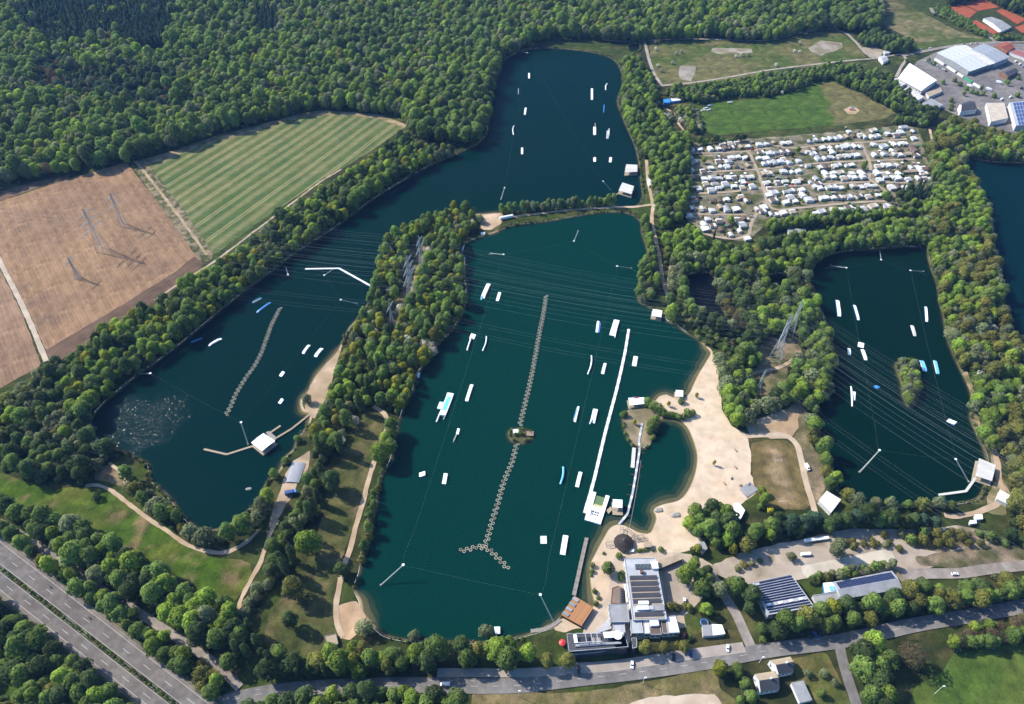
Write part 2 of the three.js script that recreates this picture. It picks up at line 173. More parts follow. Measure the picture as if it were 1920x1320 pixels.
// ---------- ground ----------
const c3 = (a, b, t) => [mix(a[0], b[0], t), mix(a[1], b[1], t), mix(a[2], b[2], t)];
const GREEN = [0.075, 0.115, 0.02], DRY = [0.22, 0.18, 0.07], UNDER = [0.05, 0.06, 0.02], BARE = [0.33, 0.24, 0.15];
const groundCol = (x, z) => { const a = fbm(x / 40, z / 40, 301, 4), b = fbm(x / 11, z / 11, 311, 3); let c = c3(UNDER, GREEN, clamp((a - 0.35) * 3)); return c3(c, DRY, clamp((b - 0.52) * 3.2) * 0.8); };
{
  const bb = [-760, -1180, 980, -80], g = 3;
  const inner = sheet(bb, g, (x, z) => { let m = -1e9; for (const l of lakes) { const [a, b, c, d] = l.bb; const out = Math.max(a - x, x - c, b - z, z - d); m = Math.max(m, out > 6 ? -out : sdf(l.poly, x, z)); } return -m - 1.6; }, 0, groundCol, 3);
  const X = [-7000, bb[0], bb[0] + Math.ceil((bb[2] - bb[0]) / g) * g, 7000], Z = [-9000, bb[1], bb[1] + Math.ceil((bb[3] - bb[1]) / g) * g, 3000], L = [inner];
  const grid = (x0, z0, x1, z1) => { const n = 40, pos = [], uv = [], col = [], idx = []; for (let j = 0; j <= n; j++) for (let i = 0; i <= n; i++) { const x = mix(x0, x1, i / n), z = mix(z0, z1, j / n); pos.push(x, 0, z); uv.push(x, z); col.push(...groundCol(x, z)); if (i && j) { const a = (j - 1) * (n + 1) + i - 1; idx.push(a, a + n + 1, a + 1, a + 1, a + n + 1, a + n + 2); } } return bg(pos, idx, uv, col); };
  for (let i = 0; i < 3; i++) for (let j = 0; j < 3; j++) if (i !== 1 || j !== 1) L.push(grid(X[i], Z[j], X[i + 1], Z[j + 1]));
  struct('ground', mergeGeometries(L), MT.ground, 'grassy ground between the lakes and out to the horizon', 'ground');
}
// ---------- patches of ground: [name, label, category, outline, cell, rag, material, colour function] ----------
let level = 0.02; const open = [];       // open: where no trees grow
const cf = (a, b, s, seed, thr = 0.5, k = 4, d) => (x, z) => { const t = fbm(x / s, z / s, seed, 4); let c = c3(a, b, clamp((t - thr) * k + 0.5)); if (d) c = c3(c, d, clamp((fbm(x / (s * 0.4), z / (s * 0.4), seed + 5, 3) - 0.62) * 6)); return c; };
function patch(name, label, cat, s, o = {}) {
  const poly = typeof s === 'string' ? M(s) : s, bb = bounds(poly), { g = 3, rag = 2.5, m = MT.ground, col, clip = false, keep = true, hole } = o; level += 0.006;
  const f = (x, z) => { let d = sdf(poly, x, z) + rag * 2 * (fbm(x / 7, z / 7, 401, 3) - 0.5); if (clip && d > 0) d = Math.min(d, -lakeD(x, z) - 0.2); if (hole) d = Math.min(d, -sdf(hole, x, z)); return d; };
  const m2 = struct(name, sheet([bb[0] - 4, bb[1] - 4, bb[2] + 4, bb[3] + 4], g, f, level, col), m, label, cat);
  if (name === 'beach') shores.push({ poly, bb });
  if (keep) open.push({ poly, bb }); return m2;
}
const rotUV = (mesh, dir) => { const p = mesh.geometry.attributes.position, uv = mesh.geometry.attributes.uv, L = Math.hypot(...dir), c = dir[0] / L, s = dir[1] / L; for (let i = 0; i < p.count; i++) { const x = p.getX(i), z = p.getZ(i); uv.setXY(i, -x * s + z * c, x * c + z * s); } return mesh; };
const dirOf = s => { const [a, b] = M(s); return [b[0] - a[0], b[1] - a[1]]; };
const SAND = [0.67, 0.54, 0.4], SAND2 = [0.6, 0.475, 0.34], GRAV = [0.4, 0.35, 0.3], PALE = [0.56, 0.5, 0.42];
// farmland
rotUV(patch('ploughed_field', 'bare brown field with three steel pylons standing in it', 'field', '-200,440 0,378 120,338 238,304 300,385 375,488 340,520 200,605 92,668 50,580 0,488 -120,330', { g: 5, rag: 1, m: MT.soil, col: cf([0.425, 0.272, 0.152], [0.34, 0.218, 0.125], 60, 501, 0.5, 3, [0.29, 0.19, 0.12]) }), dirOf('240,304 375,488'));
rotUV(patch('ploughed_field', 'brown field corner on the far side of the pale farm track', 'field', '-160,420 0,505 40,585 78,685 40,705 0,728 -120,790 -250,600', { g: 5, rag: 1, m: MT.soil, col: cf([0.39, 0.255, 0.155], [0.33, 0.215, 0.13], 50, 502) }), dirOf('240,304 375,488'));
rotUV(patch('tilled_strip', 'dark freshly tilled headland along the brown field', 'field strip', '72,664 186,598 326,512 364,480 382,494 350,528 210,616 98,684', { g: 2, rag: 1, m: MT.soil, col: cf([0.2, 0.13, 0.085], [0.165, 0.11, 0.075], 30, 503) }), dirOf('90,670 375,490'));
patch('tilled_strip', 'dark soil strip between brown field and forest edge', 'field strip', '-100,410 0,376 130,334 132,326 60,342 0,360 -100,390', { g: 3, rag: 1.5, m: MT.soil, col: cf([0.19, 0.13, 0.085], [0.24, 0.16, 0.1], 30, 504) });
const cropDir = dirOf('375,437 475,367'), cropL = Math.hypot(...cropDir), cropO = P(400, 478);
const cropCol = (x, z) => {
  const q = ((x - cropO[0]) * -cropDir[1] + (z - cropO[1]) * cropDir[0]) / cropL + 3 * (fbm(x / 90, z / 90, 511, 2) - 0.5), per = 29, w = ((q % per) + per) % per;
  let t = clamp(1.5 - Math.abs(w - 4) / 0.9) + clamp(1.5 - Math.abs(w - 7.4) / 0.9) + 0.5 * clamp(1.6 - Math.abs(w - 19) / 3.4) + 0.12 * clamp((fbm(x / 34, z / 34, 513, 4) - 0.45) * 4);
  t *= 0.85 + 0.5 * (fbm(x / 4, z / 4, 514, 3) - 0.4);
  return c3(c3([0.075, 0.125, 0.036], [0.115, 0.145, 0.048], clamp((fbm(x / 30, z / 30, 515, 4) - 0.4) * 3)), [0.36, 0.31, 0.155], clamp(t * 0.85));
};
patch('crop_field', 'green cereal field with pale tractor tramlines beside the forest', 'field', '272,300 330,282 400,257 480,237 560,216 600,209 655,211 712,217 762,236 705,277 642,316 610,332 567,362 480,420 402,478 340,388', { g: 1.5, rag: 1.5, m: MT.sand, col: cropCol });
patch('verge', 'sandy grass track verge between brown and green fields', 'verge', '240,303 270,300 340,388 402,478 394,488 376,492 300,385', { g: 1, rag: 1, col: cf([0.11, 0.125, 0.04], [0.4, 0.31, 0.19], 4, 521, 0.5, 4) });
patch('verge', 'pale worn strip of earth along the crop field and forest', 'verge', '262,300 330,281 400,256 480,236 560,214 600,207 655,210 712,215 763,234 760,241 710,222 655,217 600,215 560,223 480,245 400,266 330,292 276,310', { g: 2, rag: 2, m: MT.sand, col: cf([0.42, 0.32, 0.2], [0.2, 0.17, 0.08], 8, 522, 0.5, 4) });
// western meadows
const meadow = cf([0.088, 0.16, 0.015], [0.15, 0.175, 0.03], 28, 531, 0.56, 4, [0.33, 0.23, 0.12]);
patch('meadow', 'green meadow with worn patches inside the curved sandy path', 'meadow', '-20,880 30,897 110,917 165,912 235,932 330,1002 400,1043 470,1056 470,1088 440,1128 400,1122 330,1080 200,1012 60,965 -20,920', { g: 3, col: meadow });
patch('meadow', 'small dry meadow patch beside the sandy cove path', 'meadow', '178,880 205,868 228,880 240,905 236,915 205,905 175,900', { g: 2, col: cf([0.1, 0.12, 0.03], [0.33, 0.24, 0.13], 12, 532) });
patch('meadow', 'sunny strip of lawn crossed by long poplar shadows', 'meadow', '690,765 722,770 722,800 704,840 698,880 684,930 664,985 648,1030 640,1080 628,1120 622,1165 625,1195 600,1225 545,1235 490,1210 500,1150 540,1110 580,1040 600,990 612,930 610,880 640,850 662,800', { g: 3, col: cf([0.095, 0.115, 0.03], [0.16, 0.15, 0.055], 18, 533, 0.52, 4, [0.26, 0.19, 0.1]) });
patch('clearing', 'grassy clearing under the pylons on the wooded spit', 'clearing', '770,455 800,440 800,480 785,520 780,560 745,600 728,620 722,600 745,560 765,510', { g: 2, rag: 2, col: cf([0.11, 0.13, 0.04], [0.36, 0.26, 0.15], 10, 534, 0.5, 4) });
// east
patch('meadow', 'dry rough meadow with gravel patches below the forest', 'meadow', '1215,78 1300,76 1440,79 1520,62 1570,58 1600,80 1625,108 1580,118 1500,128 1400,145 1300,158 1245,163 1232,150 1220,110', { g: 4, col: cf([0.12, 0.165, 0.035], [0.235, 0.21, 0.08], 40, 541, 0.5, 4) });
patch('gravel_patch', 'grey gravel square in the rough meadow', 'gravel', '1275,123 1305,124 1304,136 1295,152 1278,150 1272,140', { g: 2, rag: 1.5, m: MT.sand, col: cf([0.36, 0.33, 0.28], [0.28, 0.25, 0.2], 12, 542) });
patch('gravel_patch', 'long pale gravel bed in the rough meadow', 'gravel', '1335,90 1410,91 1412,99 1345,101 1333,97', { g: 2, rag: 1.5, m: MT.sand, col: cf([0.38, 0.34, 0.28], [0.25, 0.22, 0.14], 12, 543) });
patch('gravel_patch', 'wide grey gravel area near the meadow corner', 'gravel', '1515,90 1540,76 1578,80 1580,90 1550,100 1540,105 1522,98', { g: 2, rag: 1.5, m: MT.sand, col: cf([0.36, 0.32, 0.27], [0.24, 0.21, 0.14], 12, 544) });
patch('paddock', 'green paddock with a dry yellow half above the campsite', 'paddock', '1310,205 1350,190 1440,185 1500,165 1533,148 1570,150 1605,165 1680,212 1650,224 1560,236 1440,244 1340,254 1318,240', { g: 4, col: (x, z) => { const q = sdf(M('1533,145 1700,205 1640,235 1565,237 1548,180'), x, z), t = clamp(q / 6 + 0.5 + 2 * (fbm(x / 15, z / 15, 545, 3) - 0.5)); return c3(c3([0.085, 0.17, 0.022], [0.12, 0.185, 0.035], fbm(x / 20, z / 20, 546, 3)), [0.25, 0.21, 0.085], t * 0.85); } });
patch('playground_sand', 'round sandy play area in the dry paddock', 'sand pit', '1582,205 1592,200 1606,202 1612,208 1604,214 1590,214', { g: 1.5, rag: 1, m: MT.sand, col: cf([0.5, 0.38, 0.24], [0.4, 0.3, 0.18], 8, 547) });
patch('meadow', 'fenced pale riding paddock beside the red tennis courts', 'paddock', '1645,38 1690,22 1725,22 1800,60 1850,72 1720,80 1690,65', { g: 4, col: cf([0.16, 0.18, 0.05], [0.3, 0.25, 0.12], 26, 548) });
patch('meadow', 'small fenced dry paddock next to the forest corner', 'paddock', '1650,10 1680,4 1702,14 1650,20', { g: 4, col: cf([0.2, 0.19, 0.07], [0.3, 0.25, 0.12], 26, 549) });
patch('meadow', 'strip of bright grass between industrial yard and paddock', 'meadow', '1716,82 1800,70 1860,74 1850,82 1760,92 1720,96', { g: 4, col: cf([0.1, 0.15, 0.03], [0.13, 0.16, 0.04], 26, 550) });
patch('campsite_ground', 'trodden grass of the crowded caravan campsite', 'campsite', '1285,285 1300,268 1440,258 1560,248 1700,234 1722,240 1735,290 1752,345 1742,385 1700,398 1560,408 1430,425 1400,452 1380,452 1330,440 1290,415 1280,370 1285,320', { g: 3, col: cf([0.13, 0.15, 0.045], [0.38, 0.32, 0.22], 8, 551, 0.48, 4) });
const beachCol = cf(SAND, SAND2, 34, 561, 0.58, 3, [0.62, 0.47, 0.33]);
patch('beach', 'broad pale sand beach along the eastern shore of the largest lake', 'beach', '1322,650 1336,660 1345,690 1350,730 1352,765 1372,800 1402,815 1408,850 1408,890 1425,912 1412,930 1390,945 1372,955 1350,940 1320,950 1295,975 1305,1000 1318,1012 1300,1030 1255,1042 1215,1036 1180,1046 1165,1060 1152,1090 1142,1130 1128,1150 1098,1175 1060,1186 1040,1180 1035,1165 1060,1150 1100,1130 1100,1060 1110,1030 1140,985 1180,960 1230,920 1280,850 1290,800 1262,780 1240,776 1225,782 1232,745 1270,735 1290,735 1300,690', { g: 1.5, rag: 1.2, m: MT.sand, clip: true, col: beachCol });
patch('beach', 'pale sand clearing north of the dry playing pitch', 'sand', '1395,792 1440,780 1478,765 1498,752 1512,770 1500,800 1480,822 1410,822', { g: 2, rag: 2, m: MT.sand, col: cf([0.55, 0.43, 0.31], [0.4, 0.29, 0.18], 12, 562) });
patch('beach', 'small sand beach on the western shore below the poplars', 'beach', '640,655 625,700 618,740 606,755 590,785 570,775 575,740 590,700 610,670', { g: 1.5, rag: 1, m: MT.sand, clip: true, col: cf([0.56, 0.42, 0.3], [0.4, 0.3, 0.19], 12, 563) });
patch('beach', 'sand landing with a parked truck by the western lake', 'beach', '572,850 582,845 578,880 560,900 548,930 530,960 512,985 500,1000 512,955 525,920 535,890 548,865', { g: 1.5, rag: 1, m: MT.sand, clip: true, col: cf([0.5, 0.38, 0.27], [0.33, 0.25, 0.17], 10, 564) });
patch('beach', 'small sandy bay at the southwest corner of the largest lake', 'beach', '634,1135 668,1128 690,1150 680,1180 655,1200 636,1195 630,1160', { g: 1.5, rag: 1, m: MT.sand, clip: true, col: cf([0.58, 0.42, 0.28], [0.45, 0.31, 0.19], 10, 565) });
patch('beach', 'sand landing at the head of the narrow dam', 'beach', '893,402 920,399 945,402 940,420 920,432 902,430 898,412', { g: 1.5, rag: 1, m: MT.sand, clip: true, col: cf([0.6, 0.45, 0.32], [0.45, 0.34, 0.22], 10, 566) });
patch('islet_sand', 'stony sand top of the landing peninsula at the bridge', 'sand', '1168,782 1176,770 1200,764 1225,768 1236,780 1228,805 1218,836 1200,840 1180,828 1172,805', { g: 1.5, rag: 0.8, m: MT.sand, clip: true, col: cf([0.33, 0.27, 0.17], [0.2, 0.17, 0.1], 6, 567) });
patch('pitch', 'dry ochre grass playing pitch with small goals by the beach', 'pitch', '1407,832 1440,824 1475,827 1492,842 1506,890 1522,945 1508,957 1470,955 1432,948 1412,905', { g: 2, rag: 0.8, col: (x, z) => { const t = fbm(x / 16, z / 16, 571, 4), [a, b] = M('1447,850 1478,950'), d = segd([a, b], x, z), w = clamp(1.4 - d / 7) * clamp((fbm(x / 6, z / 6, 572, 3) - 0.3) * 2.5); return c3(c3([0.27, 0.2, 0.08], [0.22, 0.17, 0.065], t), [0.5, 0.36, 0.22], w * 0.8); } });
patch('dry_bank', 'dry earth bank between playing pitch and lakeside trees', 'bank', '1496,762 1512,772 1522,830 1545,880 1548,915 1540,945 1528,952 1515,900 1500,845 1488,825 1498,800', { g: 2, rag: 2, col: cf([0.36, 0.27, 0.17], [0.2, 0.18, 0.08], 9, 573) });
patch('clearing', 'dry clearing around the tall lattice pylon', 'clearing', '1432,640 1480,615 1500,640 1505,665 1480,690 1470,740 1440,760 1412,755 1400,720 1405,690 1420,690 1410,665', { g: 2, rag: 3, col: cf([0.16, 0.16, 0.06], [0.42, 0.31, 0.2], 10, 574) });
patch('dry_bank', 'sandy shore path strip east of the cable lake', 'bank', '1800,700 1815,695 1830,745 1838,790 1850,830 1872,845 1876,890 1895,930 1885,965 1850,965 1850,930 1868,900 1855,850 1832,815 1822,780 1826,755', { g: 2, rag: 2, m: MT.sand, clip: true, col: cf([0.42, 0.32, 0.22], [0.17, 0.16, 0.07], 9, 575) });
// club and car parks
patch('club_yard', 'pale paved yard around the lakeside club buildings', 'yard', '1150,1045 1250,1035 1300,1040 1340,1060 1330,1110 1300,1140 1290,1175 1200,1200 1120,1200 1090,1195 1100,1165 1140,1120', { g: 2, rag: 0.5, m: MT.sand, col: cf([0.52, 0.43, 0.34], [0.46, 0.38, 0.3], 20, 581) });
patch('car_park', 'empty gravel car park behind the solar roofed sheds', 'car park', '1330,1060 1420,1028 1500,1012 1600,990 1690,995 1790,985 1850,996 1872,1020 1860,1035 1760,1060 1700,1082 1690,1090 1600,1075 1520,1085 1420,1095 1360,1088 1340,1075', { g: 2, rag: 1.5, m: MT.sand, col: cf([0.47, 0.4, 0.33], [0.37, 0.31, 0.25], 26, 582, 0.5, 3, [0.22, 0.19, 0.12]) });
patch('parking_bay', 'pale concrete parking bay behind the long shed', 'car park', '1500,1062 1660,1030 1668,1030 1685,1058 1565,1080 1510,1084', { g: 2, rag: 0.3, m: MT.sand, col: cf([0.6, 0.55, 0.46], [0.54, 0.49, 0.41], 14, 583) });
patch('scrub_island', 'dry planted island between the car park lanes', 'scrub', '1715,1000 1790,992 1845,1000 1845,1018 1770,1035 1720,1030 1700,1015', { g: 2, rag: 2, col: cf([0.15, 0.14, 0.06], [0.36, 0.27, 0.18], 10, 584) });
patch('scrub_island', 'dry scrub verge along the gravel driveway', 'scrub', '1715,1045 1800,1030 1870,1018 1925,1030 1925,1055 1840,1068 1760,1065 1720,1060', { g: 2, rag: 2, col: cf([0.13, 0.13, 0.055], [0.34, 0.26, 0.17], 10, 585) });
patch('verge', 'dry yellow verge south of the country road', 'verge', '885,1300 1000,1298 1050,1300 1150,1290 1300,1260 1345,1255 1350,1290 1400,1330 880,1340', { g: 2, rag: 1, col: cf([0.19, 0.17, 0.06], [0.32, 0.25, 0.12], 12, 586) });
patch('dirt_lot', 'bare pale dirt lot south of the country road', 'dirt lot', '1160,1330 1200,1310 1280,1302 1345,1302 1358,1330', { g: 2, rag: 1.5, m: MT.sand, col: cf([0.6, 0.5, 0.4], [0.5, 0.4, 0.3], 12, 587) });
patch('sports_field', 'bright green playing field behind the big trees', 'field', '1700,1330 1720,1280 1760,1270 1790,1222 1860,1214 1930,1206 1990,1330', { g: 3, rag: 1, col: cf([0.1, 0.17, 0.028], [0.135, 0.185, 0.035], 12, 588) });
patch('garden_lawn', 'sunny garden lawn behind the two white houses', 'lawn', '1484,1236 1548,1222 1556,1235 1600,1330 1530,1330 1500,1300 1490,1260', { g: 2, rag: 0.5, col: cf([0.12, 0.14, 0.035], [0.24, 0.2, 0.07], 8, 589) });
patch('garden_lawn', 'small lawn with trampoline beside the club annexe', 'lawn', '1282,1155 1305,1140 1320,1165 1318,1185 1290,1192', { g: 1.5, rag: 0.5, col: cf([0.1, 0.13, 0.03], [0.22, 0.18, 0.06], 8, 590) });
patch('meadow', 'bright grass corner below the motorway wood', 'meadow', '-20,1255 25,1258 55,1300 40,1330 -20,1330', { g: 2, rag: 1, col: cf([0.1, 0.17, 0.025], [0.13, 0.18, 0.03], 8, 591) });
patch('industrial_yard', 'grey asphalt yards of the trading estate', 'yard', '1690,150 1720,115 1755,98 1800,82 1860,80 1960,84 1990,250 1900,250 1850,238 1790,215 1745,195 1700,180', { g: 3, rag: 0.5, m: MT.asphalt, col: cf([0.22, 0.2, 0.185], [0.3, 0.27, 0.24], 22, 592) });
patch('gravel_patch', 'gravel turning place at the end of the meadow track', 'gravel', '1615,90 1640,85 1658,95 1650,108 1630,108', { g: 2, rag: 1, m: MT.sand, col: cf([0.4, 0.34, 0.27], [0.32, 0.27, 0.2], 12, 593) });
patch('courtyard', 'bare court paved in the gap north of the clubhouse wall', 'yard', '1238,1062 1280,1052 1290,1075 1300,1110 1282,1135 1250,1140', { g: 1.5, rag: 0.3, m: MT.sand, col: cf([0.4, 0.34, 0.28], [0.34, 0.29, 0.24], 10, 594) });

for (const l of lakes) l.bank();
// ---------- ways ----------
const ways = [];
function way(name, label, cat, s, w, m, col, ragged = 0) { const p = resample(M(s), 2.5); level += 0.006; const y = level; ways.push({ p, w, bb: bounds(p) }); return struct(name, strip(p, i => { const r = ragged * (fbm(p[i][0] / 5, p[i][1] / 5, 601, 3) - 0.5) * 2, q = ragged * (fbm(p[i][0] / 5, p[i][1] / 5, 607, 3) - 0.5) * 2; return [[-w / 2 + r, y], [-w / 6, y], [w / 6, y], [w / 2 + q, y]]; }, false, col), m, label, cat); }
const dirt = cf([0.54, 0.42, 0.3], [0.44, 0.33, 0.22], 9, 611), grav = cf([0.42, 0.37, 0.32], [0.35, 0.3, 0.25], 9, 612), asph = cf([0.235, 0.22, 0.205], [0.285, 0.265, 0.245], 30, 613, 0.5, 2), camp = cf([0.44, 0.36, 0.28], [0.37, 0.3, 0.22], 9, 614);
way('path', 'pale straight farm track beside the brown field', 'path', '-30,425 0,490 50,590 88,680', 4.2, MT.path, cf([0.55, 0.46, 0.36], [0.48, 0.4, 0.31], 9, 615), 0.5);
way('path', 'twin wheel track between brown field and crop field', 'path', '254,302 320,385 388,478', 3, MT.path, cf([0.45, 0.35, 0.23], [0.33, 0.27, 0.15], 5, 616), 0.9);
way('path', 'sandy footpath at the edge of the western tree belt', 'path', '640,318 600,342 560,372 480,432 430,470 400,492 340,530 290,563', 2.6, MT.path, cf([0.5, 0.42, 0.32], [0.38, 0.3, 0.2], 7, 617), 0.8);
way('path', 'curved sandy footpath round the meadow by the western cove', 'path', '160,911 180,910 205,918 240,944 275,970 315,997 352,1022 400,1036 430,1034 460,1018 485,995', 2.6, MT.path, dirt, 0.8);
way('path', 'short sandy footpath to the cove tip', 'path', '205,868 220,880 230,895 236,908', 2.2, MT.path, dirt, 0.6);
way('path', 'dirt track rising from the meadow corner to the beach', 'path', '447,1150 452,1125 470,1090 490,1050 505,1005 520,975', 3, MT.path, dirt, 0.7);
way('path', 'sandy lakeside path along the poplar lawn', 'path', '700,762 722,778 726,800 712,835 702,865 690,905 680,945 668,985 656,1030 645,1062 636,1100 630,1145 636,1180 644,1195', 3.4, MT.path, dirt, 0.5);
way('path', 'worn dirt track along the top of the wooded spit', 'path', '812,428 800,450 790,485 778,525 766,560 748,600 738,640 728,690', 3.4, MT.path, cf([0.42, 0.31, 0.2], [0.25, 0.2, 0.11], 7, 621), 1.2);
way('path', 'sandy path along the narrow tree lined dam', 'path', '938,410 1000,402 1060,395 1130,390 1190,388 1222,384', 3.6, MT.path, dirt, 0.6);
way('path', 'sandy path between the largest lake and the campsite', 'path', '1212,300 1215,340 1224,385 1222,410 1228,445 1236,480 1242,520 1250,550 1256,570', 3.6, MT.path, dirt, 0.6);
way('path', 'paved lane beside the pond footpath', 'path', '1270,430 1262,450 1258,490 1254,520 1248,545', 2.6, MT.path, grav, 0.3);
way('path', 'pale path curving round the dry playing pitch', 'path', '1398,818 1440,816 1475,818 1492,832 1502,862 1510,900 1522,940 1528,962', 4.2, MT.path, cf([0.58, 0.47, 0.36], [0.52, 0.41, 0.3], 9, 618), 0.4);
way('path', 'pale path looping through the pylon clearing', 'path', '1400,705 1420,698 1450,692 1470,685 1490,672 1502,660', 3, MT.path, dirt, 0.6);
way('path', 'sandy service path at the southeast dock', 'path', '1858,826 1868,860 1872,895 1880,925 1868,945 1835,960 1790,968 1770,966', 4, MT.path, dirt, 0.8);
way('path', 'gravel path through the eastern tree belt', 'path', '1800,395 1808,430 1815,452', 4, MT.path, grav, 0.3);
way('path', 'grey gravel track along the rough meadow and forest', 'path', '1130,75 1170,78 1210,76 1300,73 1400,76 1440,76 1500,62 1550,55 1580,60 1605,80 1625,102 1640,110', 5, MT.path, grav, 0.8);
way('path', 'grey gravel track down the meadow edge', 'path', '1209,78 1215,105 1225,135 1240,160', 4.5, MT.path, grav, 0.5);
way('path', 'grey gravel track along the lower meadow edge', 'path', '1240,161 1300,155 1360,146 1440,132 1520,122 1590,114 1640,110', 4.2, MT.path, grav, 0.5);
way('path', 'winding track through the yard north of the campsite', 'path', '1250,205 1262,212 1272,232 1285,248 1293,255', 3, MT.path, dirt, 0.6);
way('path', 'pale track from meadow to trading estate', 'path', '1640,110 1690,103 1698,110 1690,125 1680,145', 4, MT.path, grav, 0.5);
way('path', 'footpath inside the tree belt east of the campsite', 'path', '1743,242 1750,275 1757,308', 3, MT.path, dirt, 0.6);
const campLanes = ['1296,288 1340,287 1400,284 1440,278', '1400,284 1408,292 1412,303', '1440,270 1480,278 1540,272 1610,268 1700,261', '1440,288 1470,292', '1615,270 1622,285 1630,303 1632,320 1628,335', '1300,330 1340,323 1420,318 1480,312 1540,306 1620,302 1715,299', '1412,303 1422,325 1430,350 1440,375 1420,400 1408,420 1405,440', '1310,363 1360,361 1430,353 1470,350 1540,346 1620,342 1700,343', '1290,401 1340,403 1400,403', '1430,350 1450,392 1500,390 1560,384 1640,378 1660,378', '1628,335 1660,360 1680,393', '1405,440 1380,448 1340,444 1310,436 1270,436'];
for (const s of campLanes) way('path', 'pale gravel lane between the caravans of the campsite', 'campsite lane', s, 3.6, MT.path, camp, 0.5).userData.group = 'campsite lanes';
// asphalt roads
function road(name, label, s, w, col = asph) { return way(name, label, 'road', s, w, MT.asphalt, col); }
road('road', 'asphalt lane leading from the road to the club yard', '1408,1214 1395,1185 1380,1152 1366,1130 1350,1105 1335,1080 1322,1062', 6, grav);
road('road', 'gravel driveway behind the long shed and scrub', '1690,1078 1740,1076 1800,1075 1850,1068 1925,1060 2000,1050', 7, grav);
road('road', 'lane turning off the country road by the garden', '1573,1208 1580,1240 1590,1275 1612,1340', 6);
road('road', 'narrow service lane between motorway and woodland', '-20,970 20,992 65,1020 105,1045 150,1075 190,1105 250,1143 300,1175 360,1215 410,1250 450,1290', 5, grav);
road('road', 'curving estate road past the white halls', '1765,160 1790,165 1830,178 1870,182 1925,178 2000,170', 8);
road('road', 'lane between red tennis courts and riding paddock', '1745,15 1752,25 1780,35 1820,52 1850,66 1868,80', 6, grav);
road('road', 'service road along the industrial halls', '1690,105 1730,97 1790,86 1860,80 1960,78', 7, grav);
const roadLine = '360,1352 420,1318 480,1303 555,1293 742,1285 960,1286 1085,1273 1200,1260 1335,1240 1440,1220 1577,1202 1727,1170 1815,1156 1920,1137 2020,1117';
const mainRoad = road('road', 'grey two lane country road along the southern shore', roadLine, 8.4);
{ const p = resample(M(roadLine), 2); level += 0.006; const dash = (s0, s1, off, w) => { const q = []; let acc = 0; for (let i = 1; i < p.length; i++) { acc += 2; if (acc >= s0 && acc <= s1 + 0.1) q.push(p[i]); } return q.length > 1 ? strip(q, () => [[off - w / 2, level], [off + w / 2, level]]) : null; };
  for (let s = 10; s < p.length * 2 - 10; s += 12) for (const [off, len] of [[-2.7, 2], [0.1, 4]]) { const g = dash(s, s + len, off, 0.16); if (g) part(mainRoad, 'road_marking', g, MT.paint); } }
way('pavement', 'pale concrete pavement in front of the black club building', 'pavement', '1060,1254 1140,1250 1205,1241 1290,1228 1395,1214', 6, MT.sand, cf([0.42, 0.37, 0.33], [0.36, 0.32, 0.28], 10, 619));
way('pavement', 'pale parking strip north of the country road', 'pavement', '820,1262 900,1262 980,1262 1060,1258', 5, MT.sand, cf([0.44, 0.38, 0.33], [0.4, 0.345, 0.295], 8, 620));
